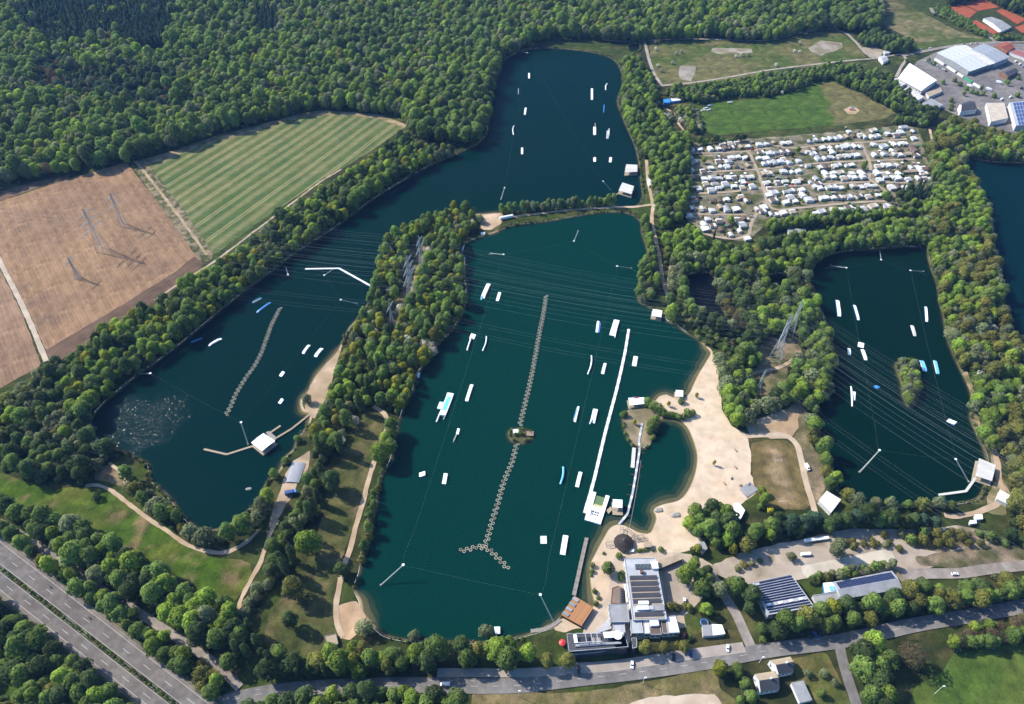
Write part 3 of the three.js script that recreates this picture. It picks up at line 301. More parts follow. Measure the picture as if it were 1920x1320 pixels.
// motorway
let median;
{
  const N0 = P(-60, 962), N1 = P(460, 1364), S0 = P(-60, 1068), S1 = P(300, 1352);
  const mw = new THREE.Group(); top(mw, 'motorway', 'grey dual carriageway motorway with a green central strip', 'motorway', null, 'structure');
  const edge = (u0, v0, u1, v1) => { const a = P(u0, v0), b = P(u1, v1); const d = [(b[0] - a[0]), (b[1] - a[1])]; return [[a[0] - d[0] * 0.35, a[1] - d[1] * 0.35], [b[0] + d[0] * 0.35, b[1] + d[1] * 0.35]]; };
  const e = { n0: edge(0, 1006, 402, 1318), n1: edge(0, 1059, 335, 1318), s0: edge(0, 1071, 316, 1318), s1: edge(0, 1117, 257, 1318) };
  const at = (e0, e1, f) => [lerp2(e0[0], e1[0], f), lerp2(e0[1], e1[1], f)];
  const band = (a, b, y, col) => { const q = [], n = 120; const pos = [], uv = [], c = [], idx = []; for (let i = 0; i <= n; i++) for (let k = 0; k < 5; k++) { const p = lerp2(lerp2(a[0], a[1], i / n), lerp2(b[0], b[1], i / n), k / 4); pos.push(p[0], y, p[1]); uv.push(p[0], p[1]); c.push(...col(p[0], p[1], k)); if (i && k) { const m = (i - 1) * 5 + k - 1; idx.push(m, m + 1, m + 5, m + 1, m + 6, m + 5); } } const g = bg(pos, idx, uv, c); if (g.attributes.normal.getY(0) < 0) { const ix = g.index.array; for (let i = 0; i < ix.length; i += 3) { const t = ix[i]; ix[i] = ix[i + 1]; ix[i + 1] = t; } g.computeVertexNormals(); } return g; };
  const tar = cf([0.2, 0.178, 0.16], [0.245, 0.218, 0.195], 40, 631, 0.5, 2), hard = cf([0.29, 0.245, 0.21], [0.25, 0.215, 0.19], 30, 632), med = cf([0.06, 0.095, 0.025], [0.2, 0.17, 0.08], 9, 633);
  level += 0.006; part(mw, 'verge', band(at(e.n0, e.n1, -0.22), at(e.s1, e.s0, -0.25), level, cf([0.1, 0.12, 0.03], [0.25, 0.21, 0.1], 9, 634)), MT.ground);
  level += 0.006; part(mw, 'central_strip', band(e.n1, e.s0, level, med), MT.ground);
  level += 0.006; part(mw, 'hard_shoulder', band(e.n0, at(e.n0, e.n1, 0.2), level, hard), MT.asphalt); part(mw, 'hard_shoulder', band(at(e.s1, e.s0, 0.24), e.s1, level, hard), MT.asphalt);
  part(mw, 'carriageway', band(at(e.n0, e.n1, 0.2), e.n1, level, tar), MT.asphalt); part(mw, 'carriageway', band(e.s0, at(e.s1, e.s0, 0.24), level, tar), MT.asphalt);
  median = at(e.n1, e.s0, 0.5);
  const lines = level + 0.008, sl = (a, b, f, w0, w1, nm) => { const p = at(a, b, f); part(mw, nm, band(at(a, b, f - w0), at(a, b, f + w1), lines, () => [1, 1, 1]), MT.paint); };
  sl(e.n0, e.n1, 0.2, 0.007, 0.007, 'edge_line'); sl(e.n0, e.n1, 0.965, 0.006, 0.006, 'edge_line'); sl(e.s1, e.s0, 0.24, 0.008, 0.008, 'edge_line'); sl(e.s1, e.s0, 0.96, 0.006, 0.006, 'edge_line');
  for (const [a, b, f] of [[e.n0, e.n1, 0.6], [e.s1, e.s0, 0.6]]) { const c = at(a, b, f), L = Math.hypot(c[1][0] - c[0][0], c[1][1] - c[0][1]); for (let s = 4; s < L - 8; s += 18) { const t0 = s / L, t1 = (s + 6) / L, q = [lerp2(c[0], c[1], t0), lerp2(c[0], c[1], t1)]; part(mw, 'lane_dash', strip(q, () => [[-0.09, lines], [0.09, lines]]), MT.paint); } }
  for (const [a, b, f] of [[e.n0, e.n1, -0.05], [e.n1, e.s0, 0.25], [e.n1, e.s0, 0.75], [e.s1, e.s0, -0.06]]) { const c = at(a, b, f), n = 60, L = []; for (let i = 0; i < n; i++) { const p = lerp2(c[0], c[1], i / n), q = lerp2(c[0], c[1], (i + 1) / n); L.push(bar([p[0], 0.75, p[1]], [q[0], 0.75, q[1]], 0.08), bar([p[0], 0, p[1]], [p[0], 0.75, p[1]], 0.07)); } part(mw, 'guard_rail', merge(L), MT.steelD); }
  open.push({ poly: [at(e.n0, e.n1, -0.18)[0], at(e.n0, e.n1, -0.18)[1], at(e.s1, e.s0, -0.2)[1], at(e.s1, e.s0, -0.2)[0]], motor: true });
  open[open.length - 1].bb = bounds(open[open.length - 1].poly);
}
// ---------- buildings ----------
function slab3(a, b, c, d, t) { const v = [a, b, c, d, ...[a, b, c, d].map(p => [p[0], p[1] - t, p[2]])], F = [[0, 3, 2, 1], [4, 5, 6, 7], [0, 1, 5, 4], [1, 2, 6, 5], [2, 3, 7, 6], [3, 0, 4, 7]], pos = [], uv = [], idx = []; for (const f of F) { const o = pos.length / 3, A = v[f[0]], B = v[f[1]], C = v[f[3]], U = Math.hypot(B[0] - A[0], B[1] - A[1], B[2] - A[2]), W = Math.hypot(C[0] - A[0], C[1] - A[1], C[2] - A[2]); for (const k of f) pos.push(...v[k]); uv.push(0, 0, U, 0, U, W, 0, W); idx.push(o, o + 1, o + 2, o, o + 2, o + 3); } return bg(pos, idx, uv).toNonIndexed(); }
const fixN = g => { g.computeVertexNormals(); return g; };
const cw = q => area(q) > 0 ? q : [q[1], q[0], q[3], q[2]];
const q3 = (q, y) => q.map((p, i) => [p[0], Array.isArray(y) ? y[i] : y, p[1]]);
function windowsOn(g, a, b, n, y, w, h, m = MT.glass) { const dx = b[0] - a[0], dz = b[1] - a[1], L = Math.hypot(dx, dz), ang = Math.atan2(-dz, dx); for (let i = 0; i < n; i++) { const p = lerp2(a, b, (i + 0.5) / n); part(g, 'window', box(Math.min(w, L / n * 0.8), h, 0.14, p[0], y, p[1], ang), m); } }
// flat roofed block from its roof corners (far left, far right, near right, near left) seen at height h
function block(name, label, cat, s, h, o = {}) {
  const Q = M(s, h), c = cen(Q), q = rel(Q, c), g = thing(name, label, cat, [c[0], 0, c[1]], 0, o.group);
  part(g, 'wall', polyWall(q, -0.3, h), o.wall || MT.wall); part(g, 'roof', prism(grow(q, 0.3), h - 0.05, h + 0.25), o.roof || MT.grey);
  if (o.rim !== false) for (let i = 0; i < 4; i++) { const a = q[i], b = q[(i + 1) % 4], L = Math.hypot(b[0] - a[0], b[1] - a[1]); part(g, 'parapet', box(L, 0.35, 0.25, (a[0] + b[0]) / 2, h + 0.4, (a[1] + b[1]) / 2, Math.atan2(-(b[1] - a[1]), b[0] - a[0])), o.trim || MT.lgrey); }
  if (o.win) { windowsOn(g, q[3], q[2], o.win, h * 0.55, 2, h > 5 ? 1.6 : 1.1); windowsOn(g, q[0], q[3], Math.ceil(o.win * 0.6), h * 0.55, 2, h > 5 ? 1.6 : 1.1); }
  open.push({ poly: grow(Q, 1), bb: bounds(grow(Q, 1)) }); return { g, q, h, c };
}
// gabled block: eaves corners at height he, ridge from the middle of side 0-3 to the middle of side 1-2
function gable(name, label, cat, s, he, hr, o = {}) {
  const Q = M(s, he), c = cen(Q), q = rel(Q, c), g = thing(name, label, cat, [c[0], 0, c[1]], 0, o.group), r0 = lerp2(q[0], q[3], 0.5), r1 = lerp2(q[1], q[2], 0.5), e = 0.4;
  part(g, 'wall', polyWall(q, -0.3, he), o.wall || MT.wall);
  const tri = (a, b, r) => bg([a[0], he, a[1], b[0], he, b[1], r[0], hr - 0.1, r[1]], [0, 1, 2], [0, 0, 1, 0, 0.5, 1]); part(g, 'gable_wall', merge([tri(q[0], q[3], r0), tri(q[2], q[1], r1)]), o.wall || MT.wall);
  const ex = (p, r) => [p[0] + (p[0] - r[0]) * 0.06, p[1] + (p[1] - r[1]) * 0.06], k = (hr - he) * 0.06;
  const A = ex(q[0], r0), B = ex(q[1], r1), C = ex(q[2], r1), D = ex(q[3], r0);
  part(g, 'roof_slope', slab3([A[0], he - k + 0.15, A[1]], [B[0], he - k + 0.15, B[1]], [r1[0], hr + 0.15, r1[1]], [r0[0], hr + 0.15, r0[1]], 0.2), o.roof || MT.dgrey);
  part(g, 'roof_slope', slab3([r0[0], hr + 0.152, r0[1]], [r1[0], hr + 0.152, r1[1]], [C[0], he - k + 0.15, C[1]], [D[0], he - k + 0.15, D[1]], 0.2), o.roof2 || o.roof || MT.dgrey);
  if (o.win) { windowsOn(g, q[3], q[2], o.win, he * 0.55, 1.2, 1.2); windowsOn(g, q[0], q[3], 2, he * 0.55, 1, 1.2); }
  if (o.chimney) { const p = lerp2(r0, r1, 0.6); part(g, 'chimney', box(0.9, 2, 0.9, p[0], hr + 0.6, p[1]), MT.wall); }
  open.push({ poly: grow(Q, 1), bb: bounds(grow(Q, 1)) }); return { g, q, he, hr, r0, r1 };
}
const onRoof = (B, name, s, t, w, d, h, m, turn = 0) => { const p = bil(B.q, s, t), ang = Math.atan2(-(B.q[1][1] - B.q[0][1]), B.q[1][0] - B.q[0][0]); return part(B.g, name, box(w, h, d, p[0], B.h + 0.25 + h / 2, p[1], ang + turn), m); };
// club complex
{
  const B = block('club_hall', 'long clubhouse hall with dark sawtooth roof strips and pale terrace roof', 'building', '1171,1048 1229,1047 1250,1161 1187,1163', 7, { roof: MT.lgrey, win: 6, trim: MT.lgrey });
  const T = y => (y - 143) / (1062 - 143);
  for (const [a, b] of [[425, 482], [512, 572], [597, 657], [687, 747], [775, 832], [965, 1022]]) { const z = subquad(B.q, 0.07, 0.93, T(a), T(b)); part(B.g, 'shed_roof', slab3([z[0][0], 8.5, z[0][1]], [z[1][0], 8.5, z[1][1]], [z[2][0], 7.45, z[2][1]], [z[3][0], 7.45, z[3][1]], 0.18), MT.dgrey); part(B.g, 'shed_gutter', slab3(...q3(subquad(B.q, 0.06, 0.94, T(b + 6), T(b + 24)), 7.5), 0.2), MT.tan); }
  const sk = subquad(B.q, 0.3, 0.82, T(240), T(318)); const light = part(B.g, 'skylight', slab3(...q3(sk, 7.9), 0.5), MT.glass); for (let i = 0; i <= 12; i++) part(light, 'glazing_bar', slab3(...q3(subquad(sk, i / 12 - 0.006, i / 12 + 0.006, 0, 1), 7.96), 0.1), MT.steel);
  onRoof(B, 'roof_hatch', 0.92, T(270), 4, 5, 1.8, MT.white2); onRoof(B, 'chimney', 0.48, T(365), 2, 2, 1.8, MT.brownroof);
  onRoof(B, 'air_handler', 0.38, T(830), 6, 2, 1.4, MT.white); onRoof(B, 'air_handler', 0.33, T(905), 7, 2.4, 1.6, MT.white); onRoof(B, 'air_handler', 0.56, T(905), 4, 2.2, 1.2, MT.lgrey); onRoof(B, 'air_handler', 0.55, T(830), 1.6, 1.6, 1, MT.dgrey); onRoof(B, 'roof_cabin', 0.78, T(905), 8, 3.4, 0.8, MT.grey);
}
block('annexe', 'flat grey roofed annexe on the lake side of the club hall', 'building', '1141,1134 1176,1133 1180,1166 1145,1167', 6, { roof: MT.grey, win: 4 });
block('annexe', 'low pale roofed link building south of the grey annexe', 'building', '1149,1168 1170,1167 1172,1186 1151,1187', 4.5, { roof: MT.lgrey, win: 2 });
block('annexe', 'flat roofed block with stained pale roof behind the black building', 'building', '1182,1163 1202,1162 1206,1187 1184,1188', 5.5, { roof: MT.lgrey, win: 2 });
block('annexe', 'narrow white roofed block between the grey annexes', 'building', '1206,1163 1216,1162 1218,1188 1208,1188', 5.2, { roof: MT.white2, win: 1 });
{ const B = block('annexe', 'brown roofed block with a bright white roof box', 'building', '1217,1163 1236,1162 1240,1190 1220,1190', 5, { roof: MT.brownroof, win: 2 }); onRoof(B, 'roof_cabin', 0.42, 0.25, 5, 4, 1.8, MT.white); onRoof(B, 'awning', 0.42, 0.02, 4.6, 1, 0.6, mat([0.7, 0.5, 0.1], 0.7)); }
block('annexe', 'slim brown roofed block in the club row', 'building', '1239,1162 1248,1162 1252,1188 1243,1188', 4.8, { roof: MT.brownroof, win: 1 });
block('annexe', 'end block of the club row with a pale roof', 'building', '1249,1157 1266,1155 1274,1186 1254,1187', 5.4, { roof: MT.white2, win: 2 });
block('canopy', 'long flat shelter roof running from the hall to the beach', 'shelter', '1231,1052 1270,1040 1280,1048 1237,1066', 3.4, { roof: MT.tan, rim: false, wall: MT.brick });
block('terrace', 'triangular concrete ramp beside the grey annexe', 'ramp', '1138,1163 1143,1160 1146,1178 1112,1190', 1.2, { roof: MT.lgrey, rim: false });
{ // black building with a rounded prow
  const B = block('bar_building', 'black rounded building with rooftop terrace beside the road', 'building', '1063,1189 1170,1188 1178,1213 1067,1222', 9, { roof: MT.dgrey, wall: MT.dwall, trim: MT.lgrey });
  const bow = subquad(B.q, 0.85, 1.02, 0.1, 0.9), cx = cen(bow); part(B.g, 'prow', new THREE.CylinderGeometry(5, 5, 9.1, 24).translate(cx[0] - 1, 4.7, cx[1]), MT.dwall);
  part(B.g, 'white_canopy', slab3(...q3(subquad(B.q, 0.62, 0.86, 0.02, 0.42), 12), 0.25), MT.white); part(B.g, 'canopy_end', new THREE.CylinderGeometry(2.6, 2.6, 0.25, 20).translate(bil(B.q, 0.86, 0.26)[0], 11.87, bil(B.q, 0.86, 0.26)[1]), MT.white);
  for (const s of [0.64, 0.74, 0.84]) { const p = bil(B.q, s, 0.05), r = bil(B.q, s, 0.38); part(B.g, 'post', box(0.2, 3, 0.2, p[0], 10.4, p[1]), MT.white2); part(B.g, 'post', box(0.2, 3, 0.2, r[0], 10.4, r[1]), MT.white2); }
  part(B.g, 'white_sail', slab3(...q3(subquad(B.q, 0.1, 0.16, 0.12, 0.6), 11.2), 0.15), MT.white); for (const s of [0.3, 0.4, 0.5]) part(B.g, 'frame', slab3(...q3(subquad(B.q, s, s + 0.012, 0.1, 0.62), 12), 0.3), MT.lgrey); part(B.g, 'frame', slab3(...q3(subquad(B.q, 0.14, 0.58, 0.08, 0.12), 12.02), 0.3), MT.lgrey); part(B.g, 'frame', slab3(...q3(subquad(B.q, 0.14, 0.58, 0.62, 0.66), 12.02), 0.3), MT.lgrey);
  part(B.g, 'terrace_rail', slab3(...q3(subquad(B.q, 0.12, 0.9, 0.64, 0.78), 10.2), 0.9), MT.ribgrey); part(B.g, 'pit', slab3(...q3(subquad(B.q, 0.22, 0.4, 0.24, 0.6), 9.5), 0.2), MT.black); part(B.g, 'deck', slab3(...q3(subquad(B.q, 0.41, 0.57, 0.24, 0.6), 9.5), 0.2), MT.greywood); onRoof(B, 'air_handler', 0.93, 0.12, 3, 2, 1.6, MT.white2);
  windowsOn(B.g, B.q[3], B.q[2], 9, 4, 2.4, 1.4, mat([0.06, 0.08, 0.1], 0.1)); windowsOn(B.g, B.q[3], B.q[2], 7, 7, 2.4, 1.2, mat([0.06, 0.08, 0.1], 0.1));
  block('porch', 'low front wing of the black bar building', 'building', '1067,1224 1133,1217 1134,1222 1068,1229', 6, { roof: MT.grey, wall: MT.dwall });
  block('porch', 'small stair block at the end of the black building', 'building', '1184,1197 1193,1197 1194,1214 1186,1216', 7, { roof: MT.dgrey, wall: MT.dwall });
}
{ const [x, z] = P(1170, 1015, 4), g = thing('round_pavilion', 'round dark thatched pavilion on the beach terrace', 'pavilion', [x, 0, z]); part(g, 'roof', cone(6.6, 0.7, 3.4, 12, 0, 2.6, 0), MT.thatch); part(g, 'roof_cap', cone(0.9, 0.2, 0.7, 8, 0, 6, 0), MT.dgrey); for (let i = 0; i < 8; i++) part(g, 'post', bar([Math.cos(i * 0.785) * 5.4, 0, Math.sin(i * 0.785) * 5.4], [Math.cos(i * 0.785) * 5.4, 2.9, Math.sin(i * 0.785) * 5.4], 0.15, 6), MT.wood); part(g, 'bar_counter', new THREE.CylinderGeometry(3, 3, 1.1, 12).translate(0, 0.55, 0), MT.wood); }
for (const [u, v, a] of [[1145, 1022, 0.25], [1188, 1012, 0.2], [1165, 1000, 1.4], [1180, 1000, -0.9], [1198, 1010, 0.15]]) { const [x, z] = P(u, v), g = thing('pergola', 'grey timber pergola frame beside the thatched pavilion', 'pergola', [x, 0.3, z], a, 'pergolas round the pavilion'); for (const s of [-1, 1]) { part(g, 'beam', box(7, 0.25, 0.25, 0, 2.3, s), MT.greywood); for (const e of [-3.2, 3.2]) part(g, 'post', box(0.25, 2.3, 0.25, e, 1.15, s), MT.greywood); } for (let i = -2; i <= 2; i++) part(g, 'rafter', box(0.2, 0.15, 2.6, i * 1.5, 2.48, 0), MT.greywood); }
block('kiosk', 'small timber kiosk with tan roof on the terrace sand', 'kiosk', '1208,1017 1221,1017 1222,1025 1210,1026', 2.8, { roof: MT.tan, wall: MT.wood, rim: false });
block('kiosk', 'little white service box by the terrace hedge', 'kiosk', '1180,1030 1188,1030 1188,1034 1180,1034', 1.6, { roof: MT.white, rim: false });
block('garage', 'white roofed garage in the trampoline garden', 'garage', '1335,1171 1353,1172 1359,1188 1337,1191', 3, { roof: MT.white, rim: false });
block('garage', 'grey flat roofed garden house beside the white garage', 'garage', '1317,1173 1334,1172 1336,1191 1319,1192', 3, { roof: MT.grey, rim: false });
block('changing_hut', 'white roofed changing hut half hidden in the beach clump', 'hut', '1376,944 1386,944 1396,957 1388,974 1380,966', 3, { roof: MT.white, rim: false });
block('changing_hut', 'grey roofed hut behind the clubhouse trees', 'hut', '1310,1018 1320,1016 1326,1028 1318,1036', 3, { roof: MT.grey, rim: false });
// solar sheds
{ const B = block('solar_shed', 'grey shed with rows of dark solar panels across its flat roof', 'shed', '1412,1093 1483,1078 1526,1138 1441,1153', 6, { roof: MT.lgrey, wall: MT.lgrey, win: 3 });
  for (let k = 0; k < 13; k++) { if (k === 9) { for (const s of [0.12, 0.38, 0.62, 0.85]) onRoof(B, 'roof_light', s, 0.72, 2.4, 1.4, 0.4, MT.white); continue; } const row = []; for (let i = 0; i < 18; i++) { if (k === 0 && i < 2) continue; const z = subquad(B.q, 0.03 + i * 0.053, 0.03 + i * 0.053 + 0.05, 0.03 + k * 0.074, 0.03 + k * 0.074 + 0.045); row.push(slab3([z[0][0], 6.75, z[0][1]], [z[1][0], 6.75, z[1][1]], [z[2][0], 6.4, z[2][1]], [z[3][0], 6.4, z[3][1]], 0.06)); } part(B.g, 'solar_row', merge(row), MT.solar); } }
{ const B = gable('solar_shed', 'long low gabled shed with a band of solar panels on its roof', 'shed', '1562,1092 1673,1071 1692,1103 1577,1123', 4.5, 6, { roof: MT.ribgrey, wall: MT.lgrey, win: 6 });
  for (let i = 0; i < 22; i++) for (let k = 0; k < 4; k++) { const z = subquad(B.q, 0.04 + i * 0.042, 0.04 + i * 0.042 + 0.038, 0.05 + k * 0.108, 0.05 + k * 0.108 + 0.1), y = t => 4.5 + 1.5 * (t / 0.5) + 0.28; const t0 = 0.05 + k * 0.108, t1 = t0 + 0.1; part(B.g, 'solar_panel', slab3([z[0][0], y(t0), z[0][1]], [z[1][0], y(t0), z[1][1]], [z[2][0], y(t1), z[2][1]], [z[3][0], y(t1), z[3][1]], 0.06), MT.solar); } }
block('lean_to', 'low grey lean-to between the two solar sheds', 'shed', '1524,1117 1573,1110 1577,1122 1532,1135', 3, { roof: MT.grey });
{ const B = block('tank_container', 'white container with blue tarpaulin between the solar sheds', 'container', '1544,1094 1560,1092 1565,1108 1547,1111', 2.8, { roof: MT.white, rim: false, wall: MT.blue }); onRoof(B, 'tarpaulin', 0.75, 0.7, 3, 3, 0.3, MT.paleblue); }
block('lean_to', 'dark flat roofed shed end under the roadside trees', 'shed', '1694,1090 1724,1085 1728,1098 1700,1103', 3, { roof: MT.dgrey });
// houses by the road
gable('house', 'white gabled house nearer the road with a dark roof', 'house', '1443,1239 1482,1232 1488,1259 1460,1264', 5, 8.5, { roof: MT.tan, roof2: MT.dgrey, wall: MT.white2, win: 4, chimney: true });
gable('house', 'white gabled house with balcony and dark roof', 'house', '1415,1265 1452,1259 1462,1291 1426,1297', 5, 8.5, { roof: MT.tan, roof2: MT.dgrey, wall: MT.white2, win: 4, chimney: true });
block('garage', 'long white walled garage with grey flat roof behind the houses', 'garage', '1484,1281 1506,1277 1522,1312 1500,1317', 3, { roof: MT.grey, wall: MT.white2, rim: false });
// trading estate
{ const B = gable('warehouse', 'large white ribbed warehouse with open loading front', 'warehouse', '1758,100 1794,86 1851,121 1817,133', 7, 8.5, { roof: MT.ribwhite, wall: MT.grey, win: 7 }); }
gable('warehouse', 'pale flat middle bay between two warehouse roofs', 'warehouse', '1796,87 1812,85 1866,117 1853,121', 7, 7.6, { roof: MT.offwhite, wall: MT.lgrey, win: 2 });
gable('warehouse', 'grey ribbed warehouse with a white roof light strip', 'warehouse', '1822,93 1845,82 1892,106 1866,117', 9, 10.5, { roof: MT.ribgrey, wall: MT.lgrey, win: 4 });
gable('warehouse', 'plain bright white hall at the bend of the estate road', 'warehouse', '1705,119 1756,151 1728,170 1684,146', 6.5, 7.6, { roof: MT.white, wall: MT.wall, win: 8 });
block('workshop', 'pale flat workshop leaning on the white hall', 'workshop', '1672,148 1686,146 1698,158 1680,166', 4.5, { roof: MT.offwhite });
block('workshop', 'long flat workshop with grey walls by the estate trees', 'workshop', '1694,168 1702,163 1732,182 1720,190', 5, { roof: MT.offwhite, win: 4 });
block('workshop', 'grey flat roofed sheds between workshop and office', 'workshop', '1730,193 1745,185 1768,197 1752,206', 4, { roof: MT.grey });
block('workshop', 'tan roofed low shed in front of the white hall', 'workshop', '1736,174 1762,165 1766,172 1742,182', 3.5, { roof: MT.tan });
gable('office_house', 'white office house with steep black roof and glazed gable', 'house', '1799,196 1818,189 1832,204 1802,208', 7, 11, { roof: MT.black, roof2: MT.dgrey, wall: MT.white2, win: 5 });
block('workshop', 'cream flat roofed hall with a red corner', 'workshop', '1850,193 1882,193 1890,222 1858,229', 6, { roof: MT.cream, wall: MT.white2 });
{ const B = block('workshop', 'grey hall with blue solar panels at the estate edge', 'workshop', '1893,192 1940,188 1950,232 1905,236', 7, { roof: MT.lgrey, wall: MT.wall }); for (let i = 0; i < 7; i++) for (let k = 0; k < 6; k++) part(B.g, 'solar_panel', slab3(...q3(subquad(B.q, 0.12 + i * 0.12, 0.12 + i * 0.12 + 0.1, 0.04 + k * 0.16, 0.04 + k * 0.16 + 0.14), 7.45), 0.08), mat([0.03, 0.05, 0.16], 0.25)); }
gable('barn', 'red tiled barn beside the tennis courts', 'barn', '1865,86 1888,78 1902,88 1889,97', 5, 7.5, { roof: MT.redroof, wall: MT.brick });
block('barn', 'dull red flat shed with pale roof lights', 'barn', '1892,98 1905,93 1940,104 1930,112', 4, { roof: mat([0.26, 0.09, 0.08], 0.8) });
gable('workshop', 'grey gabled workshop between trucks and estate road', 'workshop', '1874,136 1896,128 1910,133 1890,144', 5, 7.5, { roof: MT.dgrey, wall: MT.brick, win: 3 });
gable('tennis_clubhouse', 'grey and white tennis clubhouse among red courts', 'clubhouse', '1844,35 1860,32 1896,50 1878,58', 4, 6, { roof: MT.grey, wall: MT.white2, win: 4 });
gable('field_barn', 'small pale field barn by the gravel turning place', 'barn', '1648,107 1657,104 1666,112 1656,117', 4, 6, { roof: MT.lgrey, wall: MT.white2 });
block('field_barn', 'white container hut by the gravel turning place', 'hut', '1657,95 1667,94 1669,99 1659,101', 3, { roof: MT.lgrey, rim: false });
block('yard_hut', 'blue and white yard containers north of the campsite', 'container', '1258,184 1275,182 1276,188 1260,190', 3, { roof: MT.white2, wall: MT.blue, rim: false });
block('yard_hut', 'blue container box in the winding yard', 'container', '1244,187 1256,185 1257,192 1245,193', 2.8, { roof: MT.blue, wall: MT.blue, rim: false });
for (const s of ['1766,21 1800,8 1832,22 1810,41', '1802,7 1838,-4 1874,14 1834,21', '1815,44 1830,38 1872,61 1862,65', '1867,21 1879,17 1925,37 1907,46', '1902,52 1925,44 1940,62 1915,62', '1872,66 1882,64 1894,70 1884,73']) { const poly = M(s); level += 0.006; const c = new THREE.Mesh(polyTop(poly, level), MT.clay); c.receiveShadow = true; top(c, 'tennis_court', 'rust red clay tennis court at the forest edge', 'tennis court', 'clay tennis courts', 'structure'); open.push({ poly, bb: bounds(poly) }); }
block('shelter', 'light roofed shelter at the dam path end', 'shelter', '1213,336 1229,333 1231,345 1217,348', 3, { roof: MT.offwhite, rim: false });
block('shelter', 'small square kiosk on the path beside the campsite trees', 'shelter', '1227,382 1234,382 1234,392 1227,392', 2.6, { roof: MT.offwhite, rim: false });
block('shelter', 'grey gabled hut beside the campsite car park', 'hut', '1656,382 1666,381 1671,389 1661,392', 2.8, { roof: MT.grey, rim: false });
block('shelter', 'long grey shed under the trees below the campsite', 'hut', '1477,429 1510,429 1511,436 1480,439', 3, { roof: MT.grey, rim: false });
block('shelter', 'pale lean-to roof on the eastern bank path', 'shelter', '1844,786 1858,788 1864,806 1850,806', 2.6, { roof: MT.lgrey, rim: false });
block('tent_hall', 'large pale tent roof at the corner of the cable lake', 'tent', '1550,921 1576,937 1558,961 1536,938', 4, { roof: MT.white2, rim: false });
block('tent_hall', 'white flat roofed store beside the southeast dock', 'hut', '1875,919 1897,931 1891,946 1869,935', 3.4, { roof: MT.white2, rim: false });
block('yard_hut', 'white box beside the sandy service path', 'container', '1828,966 1841,965 1842,973 1830,974', 2.5, { roof: MT.white, rim: false });
block('yard_hut', 'white trailer at the edge of the car park scrub', 'container', '1819,976 1830,976 1830,981 1820,982', 2.5, { roof: MT.white, rim: false });
block('bunker', 'open concrete pen beside the southwest sandy bay', 'enclosure', '609,1193 630,1189 634,1206 620,1225', 1.8, { roof: MT.tan, wall: MT.greywood, trim: MT.greywood });
{ const Q = M('1386,918 1406,904 1421,919 1400,934'), g = struct('concrete_square', prism(Q, 0.3, 0.62), MT.grey, 'square of grey concrete between beach and dry pitch', 'concrete pad'); }
{ const Q = M('1145,1132 1148,1104 1158,1100 1170,1106 1172,1132'), c = cen(Q), g = thing('gravel_terrace', 'dark gravel terrace bordered in rust brown beside the hall', 'terrace', [c[0], 0, c[1]]); const q = rel(Q, c); part(g, 'floor', prism(q, 0.2, 0.64), mat([0.26, 0.2, 0.165], 0.95, { map: sandTex })); part(g, 'border', merge(q.map((a, i) => { const b = q[(i + 1) % q.length]; return box(Math.hypot(b[0] - a[0], b[1] - a[1]), 0.9, 0.3, (a[0] + b[0]) / 2, 0.5, (a[1] + b[1]) / 2, Math.atan2(-(b[1] - a[1]), b[0] - a[0])); })), MT.brick); }
for (let i = 0; i < 5; i++) { const [x, z] = P(1165, 1110 + i * 5.5); const g = thing('parasol', 'closed dark parasol beside the gravel terrace', 'parasol', [x, 0.6, z], 0, 'parasols along the hall'); part(g, 'canopy', cone(1.5, 0.15, 0.6, 8, 0, 1.9, 0), MT.black); part(g, 'pole', bar([0, 0, 0], [0, 2.3, 0], 0.06), MT.steel); }
block('long_bench', 'long white counter along the hall wall', 'counter', '1170,1096 1173,1096 1177,1128 1174,1129', 1.2, { roof: MT.white, rim: false });
{ const [x, z] = P(1320, 1169), g = thing('trampoline', 'round blue trampoline in the club garden', 'trampoline', [x, 0.3, z]); part(g, 'mat', new THREE.CylinderGeometry(2, 2, 0.08, 24).translate(0, 0.9, 0), MT.black); part(g, 'pad', new THREE.TorusGeometry(2.2, 0.3, 6, 28).rotateX(Math.PI / 2).translate(0, 0.92, 0), MT.blue); for (let i = 0; i < 6; i++) part(g, 'leg', bar([Math.cos(i) * 2.2, 0, Math.sin(i) * 2.2], [Math.cos(i) * 2.2, 0.9, Math.sin(i) * 2.2], 0.06), MT.steel); }
{ const [x, z] = P(1054, 1208), g = thing('parasol', 'open red parasol on the sand by the black building', 'parasol', [x, 0.4, z]); part(g, 'canopy', cone(2, 0.1, 0.8, 10, 0, 2, 0), MT.red); part(g, 'pole', bar([0, 0, 0], [0, 2.6, 0], 0.06), MT.steel); }
